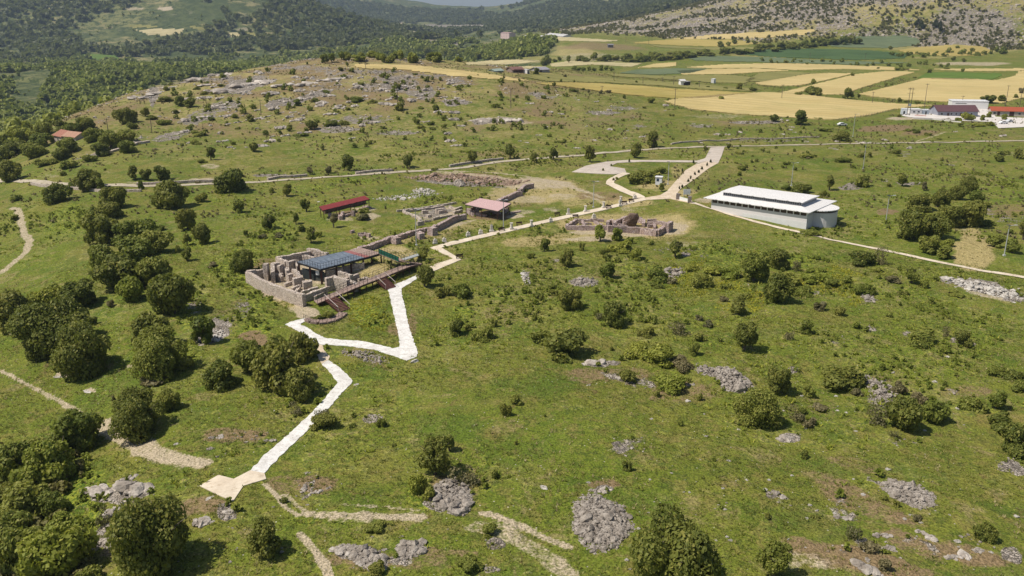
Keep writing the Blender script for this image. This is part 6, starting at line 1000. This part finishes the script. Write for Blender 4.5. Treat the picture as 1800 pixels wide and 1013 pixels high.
# --- booth, sign, gate
def booth():
    p = gp(1158, 324.5); root = thing('sentry_booth', 'small white sentry booth with a dark window beside the large bush', 'booth', p); m = MB(); m.box((p.x, p.y, p.z+1.15), (1.9, 1.8, 2.3), -.3); m.build('cabin', plain('booth_white', (.66, .68, .70), .5), root)
    m = MB(); m.box((p.x, p.y, p.z+2.38), (2.2, 2.1, .16), -.3); m.build('roof', plain('booth_roof', (.72, .72, .70), .5), root); c_, s_ = math.cos(-.3), math.sin(-.3)
    for dx, dy, sx, sy in ((-.25, -.91, .75, .05), (.97, 0, .05, .9), (-.97, 0, .05, .9)): m = MB(); m.box((p.x+dx*c_-dy*s_, p.y+dx*s_+dy*c_, p.z+1.5), (sx, sy, .8), -.3); m.build('window', plain('booth_glass', (.03, .05, .08), .2), root)
booth()
p = gp(1207, 346); root = thing('sign_board', 'blank white sign board on two posts beside the gate', 'sign', p); m = MB(); m.box((p.x, p.y, p.z+1.35), (2.0, .08, 1.5), .1); m.build('board', M_WHITE_P, root)
for d in (-.8, .8): m = MB(); m.tube((p.x+d, p.y+.1, p.z-.2), (p.x+d, p.y+.1, p.z+2), .05, .05, 8); m.build('post', M_GALV, root)
gt = thing('entrance_gate', 'white slatted gate between two dark grey pillars by the hall path', 'gate', gp(1202, 353))
ga_, gb_ = gp(1191.5, 351), gp(1212, 356.5)
for q in (ga_, gb_): m = MB(); m.box((q.x, q.y, q.z+.7), (1.0, 1.0, 2.0), -.2); m.build('pillar', plain('grey_brown_stone', (.22, .18, .16), .9, k=.3, scale=4), gt)
m = MB(); d_ = gb_-ga_; a1, b1 = ga_+d_*.14, gb_-d_*.14; m.hexa([a1+Vector((0, 0, .05)), b1+Vector((0, 0, .05)), b1+Vector((0, .12, .05)), a1+Vector((0, .12, .05))], [a1+Vector((0, 0, .95)), b1+Vector((0, 0, .95)), b1+Vector((0, .12, .95)), a1+Vector((0, .12, .95))]); m.build('gate_panel', M_WHITE_P, gt)
# --- lamp posts
def lamp(u, vb, vt, du, label):
    p = gp(u, vb); k = ppm(p); hh = (vb-vt)/k/.97; root = thing('lamp_post', label, 'lamp post', p, 'lamp posts'); m = MB(); m.box((p.x, p.y, p.z+.1), (.5, .5, .4)); m.build('footing', plain('concrete_footing', (.5, .49, .46), .9), root)
    m = MB(); m.tube(p, p+Vector((0, 0, hh)), .11, .075, 10); m.build('pole', M_GALV, root); e = p+Vector((1.0*du, -.25, hh+.15)); m = MB(); m.tube(p+Vector((0, 0, hh-.12)), e, .055, .045, 8); m.build('arm', M_GALV, root)
    m = MB(); m.box((e.x+.22*du, e.y-.04, e.z), (.62, .24, .10)); m.build('lamp_head', plain('lamp_head_white', (.68, .69, .70), .4), root); m = MB(); m.box((p.x-.25*du, p.y, p.z+hh+.1), (.75, .5, .05)); m.build('solar_panel', plain('solar_cells', (.03, .035, .06), .3), root)
for a in [(732,432,370,.6,'tall lamp post between the green net and the excavated ruins'),(885,404,353,.6,'lamp post beside the pink roofed shelter'),(1043,365,321,.8,'lamp post on the grass above the rectangular ruin'),(1174,325,287,1,'lamp post beside the sentry booth'),(1391,327,290,1,'lamp post behind the middle of the white hall'),(1517,298,256,1,'lamp post on the open grass far behind the hall'),(1557,391,349,1,'lamp post between the hall and the dense copse'),(1765,450,404,1,'lamp post at the right edge beside the mown patch'),(1499,241,206,1,'lamp post near the edge of the big wheat field')]: lamp(*a)
# --- utility poles
def upole(u, vb, vt, label, kind=0):
    p = gp(u, vb); hh = (vb-vt)/ppm(p)/.99; root = thing('utility_pole', label, 'utility pole', p, 'utility poles'); m = MB(); m.tube(p, p+Vector((0, 0, hh)), .17, .11, 8); m.build('pole', plain('weathered_pole', (.14, .11, .09), .9), root)
    m = MB(); m.bar(p+Vector((-.9, 0, hh-.4)), p+Vector((.9, 0, hh-.4)), .12); m.build('crossarm', M_DARK, root)
    for d in (-.8, 0, .8): m = MB(); m.tube(p+Vector((d, 0, hh-.34)), p+Vector((d, 0, hh-.02 if d else hh+.25)), .06, .04, 6); m.build('insulator', M_DARK, root)
    if kind:
        q = p+Vector((1.6, .3, 0)); m = MB(); m.tube(q, q+Vector((0, 0, hh)), .17, .11, 8); m.build('pole', M_DARK, root)
        for z in (.95, .8, .3): m = MB(); m.bar(p+Vector((-1.2, 0, hh*z)), q+Vector((1.0, 0, hh*z-q.z+p.z)), .14); m.build('crossarm', M_DARK, root)
        m = MB(); m.box((p.x+.8, p.y-.2, p.z+hh*.38), (1.1, .7, 1.3)); m.build('transformer', plain('transformer_grey', (.3, .32, .33), .5), root)
for a in [(699,180,150,'utility pole among the rocks on the ridge'),(898,190,157,'utility pole standing right of the broad ridge crag'),(1186,188,158,'utility pole at the left tip of the big wheat field'),(643,122,113,'utility pole at the near edge of the long wheat strip'),(1374,174,151,'utility pole on the bank left of the hedge trees'),(1533,182,164,'utility pole between the two big wheat fields'),(1594,203,161,'double pole with a transformer left of the farm houses',1),(1623,201,155,'utility pole right of the double transformer pole'),(1767,188,157,'utility pole behind the orange roofed house'),(1792,188,166,'utility pole at the right edge behind the orange roofed house'),(1130,148,136,'utility pole in front of the long olive field'),(1164,145,137,'utility pole left of the white field hut'),(1184,150,135,'taller utility pole left of the white field hut'),(1229,154,143,'utility pole right of the white field hut'),(1079,142,128,'utility pole beside the blue-green crop'),(1520,110,96,'utility pole on the dark green crop'),(1423,108,95,'utility pole at the edge of the dark green crop'),(1650,119,107,'utility pole at the far end of the fields'),(1140,78,64,'utility pole below the stony mountain'),(1100,76,66,'utility pole left of the golden far field'),(136,220,206,'wooden pole in the valley tree belt'),(191,238,212,'wooden pole on the valley slope'),(267,232,212,'wooden pole below the ridge flank'),(459,202,178,'wooden pole on the left part of the ridge'),(1058,164,152,'short pole at the near edge of the golden stubble'),(1690,190,172,'thin mast behind the purple roofed house')]: upole(*a)
# --- houses
def face_axes(a, b_):
    d = Vector((b_.x-a.x, b_.y-a.y, 0)); Lx = d.length; d.normalize(); n = Vector((-d.y, d.x, 0)); return d, n, Lx
def house(name, label, u0, v0, u1, v1, depth, hw, roof, wallc, roofc, openings=(), cat='house', over=.5, flat=False, rows=0):
    a, b_ = gp(u0, v0), gp(u1, v1); zb = min(a.z, b_.z); b_ = Vector((b_.x, b_.y, zb)); d, n, Lx = face_axes(a, b_); root = thing(name, label, cat, (a.x, a.y, zb)); P = lambda x, y, z: Vector((a.x, a.y, 0))+d*x+n*y+Vector((0, 0, z)); mw = plain('wall_paint', wallc, .85, .2, k=.08, scale=.5); mr = planks('roof_cover', tuple(t*.9 for t in roofc), roofc, math.atan2(d.y, d.x), .7)
    m = MB(); m.hexa([P(0, 0, zb-.8), P(Lx, 0, zb-.8), P(Lx, depth, zb-.8), P(0, depth, zb-.8)], [P(0, 0, zb+hw), P(Lx, 0, zb+hw), P(Lx, depth, zb+hw), P(0, depth, zb+hw)])
    if not flat: m.add([P(.01, 0, zb+hw), P(.01, depth, zb+hw), P(.01, depth/2, zb+hw+roof*.93)], [(0, 1, 2)]); m.add([P(Lx-.01, 0, zb+hw), P(Lx-.01, depth, zb+hw), P(Lx-.01, depth/2, zb+hw+roof*.93)], [(0, 1, 2)])
    m.build('wall', mw, root); m = MB(); o = over
    if flat: m.hexa([P(-o, -o, zb+hw+.003), P(Lx+o, -o, zb+hw+.003), P(Lx+o, depth+o, zb+hw+.003), P(-o, depth+o, zb+hw+.003)], [P(-o, -o, zb+hw+.2), P(Lx+o, -o, zb+hw+.2), P(Lx+o, depth+o, zb+hw+roof+.2), P(-o, depth+o, zb+hw+roof+.2)])
    else:
        e = zb+hw-o*roof/(depth/2); r_ = zb+hw+roof
        for s, (y0, y1) in enumerate(((-o, depth/2), (depth+o, depth/2))): m.hexa([P(-o, y0, e), P(Lx+o, y0, e), P(Lx+o, y1, r_), P(-o, y1, r_)], [P(-o, y0, e+.16), P(Lx+o, y0, e+.16), P(Lx+o, y1, r_+.16), P(-o, y1, r_+.16)])
    m.build('roof', mr, root)
    for f, w_, z_, h_, kd in openings:
        x = Lx*f; m = MB(); m.hexa([P(x-w_/2, -.05, zb+z_), P(x+w_/2, -.05, zb+z_), P(x+w_/2, .05, zb+z_), P(x-w_/2, .05, zb+z_)], [P(x-w_/2, -.05, zb+z_+h_), P(x+w_/2, -.05, zb+z_+h_), P(x+w_/2, .05, zb+z_+h_), P(x-w_/2, .05, zb+z_+h_)]); fr = m.build('door' if kd == 'd' else 'window', plain('door_brown', (.07, .035, .03), .6) if kd == 'd' else M_WHITE_P, root)
        if kd != 'd': m = MB(); q = .1; m.hexa([P(x-w_/2+q, -.09, zb+z_+q), P(x+w_/2-q, -.09, zb+z_+q), P(x+w_/2-q, -.051, zb+z_+q), P(x-w_/2+q, -.051, zb+z_+q)], [P(x-w_/2+q, -.09, zb+z_+h_-q), P(x+w_/2-q, -.09, zb+z_+h_-q), P(x+w_/2-q, -.051, zb+z_+h_-q), P(x-w_/2+q, -.051, zb+z_+h_-q)]); pn = m.build('pane', plain('pane_glass', (.03, .035, .04), .2, .5), None, (0, 0, 0)); pn.parent = fr; pn.location = -(Vector(root.location))
    for r in range(rows):
        for f in np.linspace(.12, .88, 5): x = Lx*f; z_ = zb+1.2+r*3.1; m = MB(); m.hexa([P(x-.7, -.06, z_), P(x+.7, -.06, z_), P(x+.7, .02, z_), P(x-.7, .02, z_)], [P(x-.7, -.06, z_+1.4), P(x+.7, -.06, z_+1.4), P(x+.7, .02, z_+1.4), P(x-.7, .02, z_+1.4)]); m.build('window', plain('far_glass', (.05, .06, .07), .3), root)
    return root, P, Lx, zb
house('farmhouse', 'long single-storey farmhouse with a purple-brown tiled roof and bluish walls', 1648, 203.5, 1718, 206, 10, 3.0, 2.6, (.30, .31, .36), (.135, .068, .075), [(.10, 1.3, 1, 1.2, 'w'), (.26, 1.1, .05, 2.1, 'd'), (.34, 1.2, 1, 1.2, 'w'), (.46, 1.2, 1, 1.2, 'w'), (.58, 1.1, .05, 2.1, 'd'), (.70, 1.2, 1, 1.2, 'w'), (.84, 1.2, 1, 1.2, 'w')])
house('outbuilding', 'white flat-roofed outbuilding behind the purple roofed farmhouse', 1672, 191, 1736, 193, 8, 4.4, .2, (.70, .69, .67), (.72, .72, .72), [(.25, 6, 3.0, .5, 'w')], 'building', .2, True)
house('farmhouse', 'low farmhouse with an orange-red tiled roof at the right edge', 1742, 203, 1822, 206, 8, 2.7, 1.7, (.46, .40, .35), (.40, .095, .045), [(.07, 1.5, .9, 1.2, 'w'), (.16, 1.3, .05, 2.3, 'd'), (.45, 2.2, .05, 2.4, 'd'), (.62, 1.4, .9, 1.2, 'w'), (.8, 1.4, .9, 1.2, 'w')])
house('site_cabin', 'small bluish-white site cabin at the left end of the farmyard', 1583.5, 201.5, 1594, 202, 2.5, 2.9, .1, (.62, .66, .70), (.70, .72, .74), [(.5, 1.0, .05, 2.0, 'w')], 'cabin', .05, True)
house('garden_shed', 'long white low shed between the cabin and the farmhouse', 1600, 201, 1620, 201.5, 4, 2.5, .2, (.72, .70, .68), (.72, .70, .68), [(.3, 1.2, 1, .9, 'w'), (.7, 1.2, 1, .9, 'w')], 'shed', .1, True)
house('garden_shed', 'pale blue-grey shed beside the long white shed', 1621, 201.5, 1633, 202, 3.5, 2.3, .2, (.52, .58, .62), (.66, .68, .70), [(.5, 1.0, .05, 1.9, 'w')], 'shed', .1, True)
house('barn', 'red roofed barn with dark open front on the plain', 901, 128, 921, 128.5, 8, 2.0, 1.5, (.26, .20, .17), (.24, .13, .11), [(.3, 3, .1, 2.3, 'd'), (.7, 3, .1, 2.3, 'd')], 'barn')  # dark door panels stand in for the shade inside the open front
house('hut', 'white hut beside the red roofed barn', 926.5, 130, 931, 130, 3, 2.4, .2, (.75, .72, .70), (.7, .68, .66), [(.5, .9, .05, 2, 'd')], 'hut', .1, True)
house('barn', 'mauve-grey metal roofed barn right of the dark tree', 947, 127, 966, 127.5, 8, 1.9, 1.4, (.40, .37, .38), (.36, .34, .36), [(.2, 2, .1, 2, 'd')], 'barn')
house('field_hut', 'white hut with a dark open lean-to among the fields', 1196.5, 151, 1204, 151.5, 5, 3.2, .8, (.74, .72, .70), (.66, .64, .62), [(.85, 1, .1, 2, 'd')], 'hut')
house('lean_to', 'dark open lean-to beside the white field hut', 1205, 151, 1213, 151, 4, 2.6, .3, (.06, .055, .05), (.42, .40, .38), [], 'shed', .2, True)  # solid box; its near-black walls paint in the shade of the open inside
house('water_tank_hut', 'tiny white hut on the plain right of the field hut', 1254.5, 146.5, 1258, 146.5, 2, 3.0, .2, (.76, .74, .72), (.7, .7, .7), [], 'hut', .05, True)
house('apartment_building', 'pinkish four-storey block far beyond the plain', 880, 69, 895, 69, 14, 12.5, 1.2, (.60, .45, .42), (.45, .30, .28), [], 'building', .4, False, 4)
house('long_shed', 'long white industrial shed in the far distance', 884, 76.5, 943, 76.5, 16, 4.5, 2.0, (.66, .67, .70), (.72, .73, .76), [], 'shed')
house('long_shed', 'greyish white shed behind the long industrial shed', 922, 68, 948, 68, 16, 5, 2.5, (.62, .60, .58), (.66, .64, .62), [], 'shed'); house('long_shed', 'grey roofed farm building right of the distant sheds', 958, 67.5, 989, 66.5, 18, 6, 3, (.52, .50, .48), (.58, .56, .54), [(.3, 5, .2, 4, 'd')], 'building')
house('stone_hut', 'small dark grey hut on the brown slope beyond the plain', 1069, 84, 1078, 84, 6, 3.5, 1.2, (.16, .15, .16), (.24, .23, .24), [], 'hut'); house('cottage', 'orange tiled cottage half hidden in the valley trees at left', 96, 250, 110, 250.5, 7, 3, 1.8, (.42, .36, .31), (.36, .16, .11), [(.5, 1.2, 1, 1.2, 'w')]); house('cottage', 'tan roofed annex beside the orange tiled cottage', 112, 250, 133, 248, 6, 2.6, 1.5, (.5, .42, .36), (.44, .25, .17), [])
house('cottage', 'white hut by the green wood beyond the ridge', 799, 100.5, 805, 100.5, 4, 3.5, 1, (.76, .75, .73), (.72, .72, .70), []); house('villa', 'white villa on the far wooded hillside', 674, 71, 686, 71, 10, 5.5, 2, (.74, .72, .70), (.70, .68, .66), [], rows=1); house('villa', 'pinkish villa left of the white villa', 661, 73, 671, 73, 10, 5, 2, (.60, .48, .42), (.50, .36, .30), [], rows=1)
house('greenhouse', 'pale green plastic tunnel on the plain left of the barn', 870, 127, 885, 127, 5, 1.0, 1.0, (.34, .40, .34), (.36, .43, .37), [], 'greenhouse')
# garden wall in front of the sheds, steps
def lowwall(label, px, h, th, mat, name='garden_wall'):
    m = MB(); wall_mesh(m, px, h, th, .02, .5); o = m.build(name, mat, None, gp(*px[0])); return tag(o, label, 'wall')
lowwall('low pinkish planter wall in front of the sheds', [(1608, 202), (1628, 203)], .6, .8, plain('pink_planter', (.55, .34, .30), .9, k=.3)); lowwall('white yard wall below the farmhouse', [(1605, 207), (1640, 209), (1690, 214)], .5, .5, plain('yard_wall_white', (.66, .62, .58), .9))
lowwall('dry stone wall along the lane, below the row of trees', [(625, 303), (645, 300), (668, 298), (690, 297)], .7, .8, M_MAS, 'dry_stone_wall'); lowwall('dry stone retaining wall beside the lane at left', [(240, 321), (280, 320), (330, 317), (380, 316)], .8, .8, M_MAS, 'dry_stone_wall'); lowwall('tumbled dry stone wall at left below the lane', [(150, 279), (180, 269), (215, 259), (240, 250), (262, 247)], .8, 1.4, M_MAS, 'dry_stone_wall')
lowwall('dry stone wall curving behind the left lane trees', [(470, 313), (490, 309), (515, 308), (540, 306)], .7, .9, M_MAS, 'dry_stone_wall'); lowwall('dry stone wall rising towards the lane tree at centre', [(790, 290), (820, 285), (850, 281), (885, 277)], .7, .8, M_MAS, 'dry_stone_wall'); lowwall('long dry stone wall crossing the grass beyond the road', [(1180, 252), (1240, 246), (1300, 243), (1360, 243), (1440, 240)], .5, .7, M_MAS, 'dry_stone_wall'); lowwall('stony terrace wall beneath the lane at far left', [(55, 321), (90, 324), (120, 328), (180, 333), (248, 333)], .7, .8, M_MAS, 'dry_stone_wall')
# --- carved stones and benches along the path
def stele(u, v, kind, label):
    p = gp(u, v); root = thing('carved_stone', label, 'carved stone', p, 'carved stones along the path'); m = MB(); mt = plain('white_marble', (.62, .57, .50), .8, .3, .02, .2, 3); m.box((p.x, p.y, p.z+.22), (1.0, .8, .5), .3); m.build('pedestal', mt, root); m = MB()
    if kind == 0: m.box((p.x, p.y, p.z+1.07), (.6, .3, 1.2), .3); m.add([Vector((p.x-.3, p.y-.1, p.z+1.671)), Vector((p.x+.3, p.y+.1, p.z+1.671)), Vector((p.x, p.y, p.z+2.0))], [(0, 1, 2)])
    elif kind == 1: m.tube((p.x, p.y, p.z+.471), (p.x, p.y, p.z+1.5), .33, .28, 12); m.tube((p.x, p.y, p.z+1.501), (p.x, p.y, p.z+1.7), .30, .45, 12)
    else: m.box((p.x, p.y, p.z+.72), (.85, .5, .5), .3); m.tube((p.x-.1, p.y, p.z+.971), (p.x-.05, p.y, p.z+1.3), .2, .16, 8)
    m.build('shaft', mt, root)
for a in [(765,429,2,'broken carved stone near the upper bend of the white path'),(781,427,2,'low carved stone beside the upper bend of the white path'),(823,416,2,'carved stone with a round top left of the path, below the rampart'),(845,412,2,'carved white block beside the path, below the pink shelter'),(864,408,0,'upright carved slab by the path below the pink shelter'),(899,404,1,'short column stump beside the lamp post near the pink shelter'),(934,399,1,'column with capital standing on the path edge right of the lamp post'),(968,391,2,'carved block at the path edge left of the rectangular ruin'),(999,378,0,'upright slab at the path above the left end of the rectangular ruin'),(1029,373,1,'tall column fragment beside the path above the ruin'),(1061,366,1,'capital on a stump at the path edge above the tree'),(1090,363,0,'white slab in front of the path, beside the tallest pillar'),(1091,356,1,'tallest white pillar on the far side of the path'),(1116,350,2,'carved block just before the path junction'),(1044,384,2,'carved block above the back wall of the ruin')]: stele(*a)
def bench(u, v, label):
    p = gp(u, v); root = thing('park_bench', label, 'bench', p, 'dark benches along the path'); a = .35; c_, s_ = math.cos(a), math.sin(a); R = lambda x, y, z: (p.x+x*c_-y*s_, p.y+x*s_+y*c_, p.z+z)
    m = MB(); m.box(R(0, 0, .45), (1.6, .45, .07), a); m.build('seat', M_IRON, root); m = MB(); m.box(R(0, .24, .78), (1.6, .06, .4), a); m.build('backrest', M_IRON, root)
    for d in (-.65, .65): m = MB(); m.box(R(d, 0, .18), (.08, .42, .46), a); m.build('leg', M_DARK, root)
bench(882, 407, 'dark bench at the foot of the lamp post by the pink shelter'); bench(913, 397, 'dark bench between the two path columns'); bench(980, 380, 'dark bench on the far side of the path before the ruin'); bench(1070, 367, 'dark bench beside the capital on the path'); bench(1098, 360, 'dark bench beside the tallest white pillar'); bench(808, 455, 'dark bench at the tip of the path zigzag'); bench(1012, 384, 'dark bench at the upper left corner of the ruin'); bench(1110, 356, 'dark bench near the path junction')
# --- car in the yard
def car(u, v, label, rot, colr):
    p = gp(u, v); p = Vector((p.x, p.y, p.z+.12)); root = thing('parked_car', label, 'car', p, 'cars in the farmyard'); R = lambda x, y, z: (p.x+x*math.cos(rot)-y*math.sin(rot), p.y+x*math.sin(rot)+y*math.cos(rot), p.z+z)
    pr = [(-2.1,.35),(-2.15,.75),(-1.9,.95),(-1.5,1.0),(-1.1,1.42),(.4,1.46),(1.0,1.02),(1.9,.88),(2.15,.7),(2.15,.35)]; n = len(pr); m = MB(); m.add([R(x, -.85, z) for x, z in pr]+[R(x, .85, z) for x, z in pr], [tuple(range(n)), tuple(range(n, 2*n))[::-1]]+[(i, (i+1) % n, n+(i+1) % n, n+i) for i in range(n)]); bd = m.build('body', plain('car_paint', colr, .3, .5, k=.02), root)
    for s in (-1, 1):
        m = MB(); g4 = [(-1.3, 1.03), (-1.02, 1.36), (.35, 1.39), (.85, 1.03)]; m.add([R(x, s*.865, z) for x, z in g4]+[R(x, s*.855, z) for x, z in g4], [(0, 1, 2, 3), (7, 6, 5, 4), (0, 4, 5, 1), (1, 5, 6, 2), (2, 6, 7, 3), (3, 7, 4, 0)]); m.build('side_window', M_DARK, root)
        for x in (-1.35, 1.35): m = MB(); m.tube(R(x, s*.70, .32), R(x, s*.90, .32), .33, .33, 14); m.build('wheel', M_DARK, root)
    m = MB(); m.add([R(.48, -.72, 1.45), R(.48, .72, 1.45), R(.98, .72, 1.07), R(.98, -.72, 1.07), R(.46, -.72, 1.42), R(.46, .72, 1.42), R(.96, .72, 1.03), R(.96, -.72, 1.03)], [(0, 1, 2, 3), (7, 6, 5, 4), (0, 4, 5, 1), (1, 5, 6, 2), (2, 6, 7, 3), (3, 7, 4, 0)]); m.build('windscreen', M_DARK, root)
car(1763, 218.5, 'white car parked in front of the small tree in the yard', .15, (.75, .75, .75)); car(1774, 215.5, 'silver car parked right of the small yard tree', .5, (.5, .52, .54)); car(1480, 221.5, 'white vehicle parked in the grass below the big wheat field', .1, (.78, .78, .76))
# --- field fence
fr = thing('field_fence', 'thin post fence at the near edge of the big wheat field', 'fence', gp(1480, 212)); fp = ground(np.linspace(1474, 1576, 22), np.interp(np.linspace(1474, 1576, 22), [1474, 1500, 1530, 1576], [213, 209, 203, 194]))
for q in fp: m = MB(); m.tube((q[0], q[1], q[2]-.2), (q[0], q[1], q[2]+1.3), .08, .06, 5); m.build('post', plain('fence_wood', (.16, .13, .10), .9), fr)
m = MB()
for a, b_ in zip(fp[:-1], fp[1:]):
    for z in (.5, 1.1): m.bar((a[0], a[1], a[2]+z), (b_[0], b_[1], b_[2]+z), .03)
m.build('wire', M_GALV, fr)
# ---------------------------------------------------------------- air
def haze():
    m = MB(); zlo = float(GZ.min())-3; zhi = 1200.0; R = 14600
    m.hexa([(-R,-R,zlo),(R,-R,zlo),(R,R,zlo),(-R,R,zlo)], [(-R,-R,zhi),(R,-R,zhi),(R,R,zhi),(-R,R,zhi)])
    mt, t = newmat('haze'); v = t.nodes.new('ShaderNodeVolumePrincipled'); v.inputs['Color'].default_value = (.62, .78, 1, 1); v.inputs['Density'].default_value = 0.9e-4; v.inputs['Anisotropy'].default_value = .2
    o = t.nodes.new('ShaderNodeOutputMaterial'); t.links.new(v.outputs[0], o.inputs['Volume']); ob = m.build('haze', mt, None, (0, 0, 0)); tag(ob, 'thin blue summer haze over the whole valley', 'haze', kind='stuff')
haze()
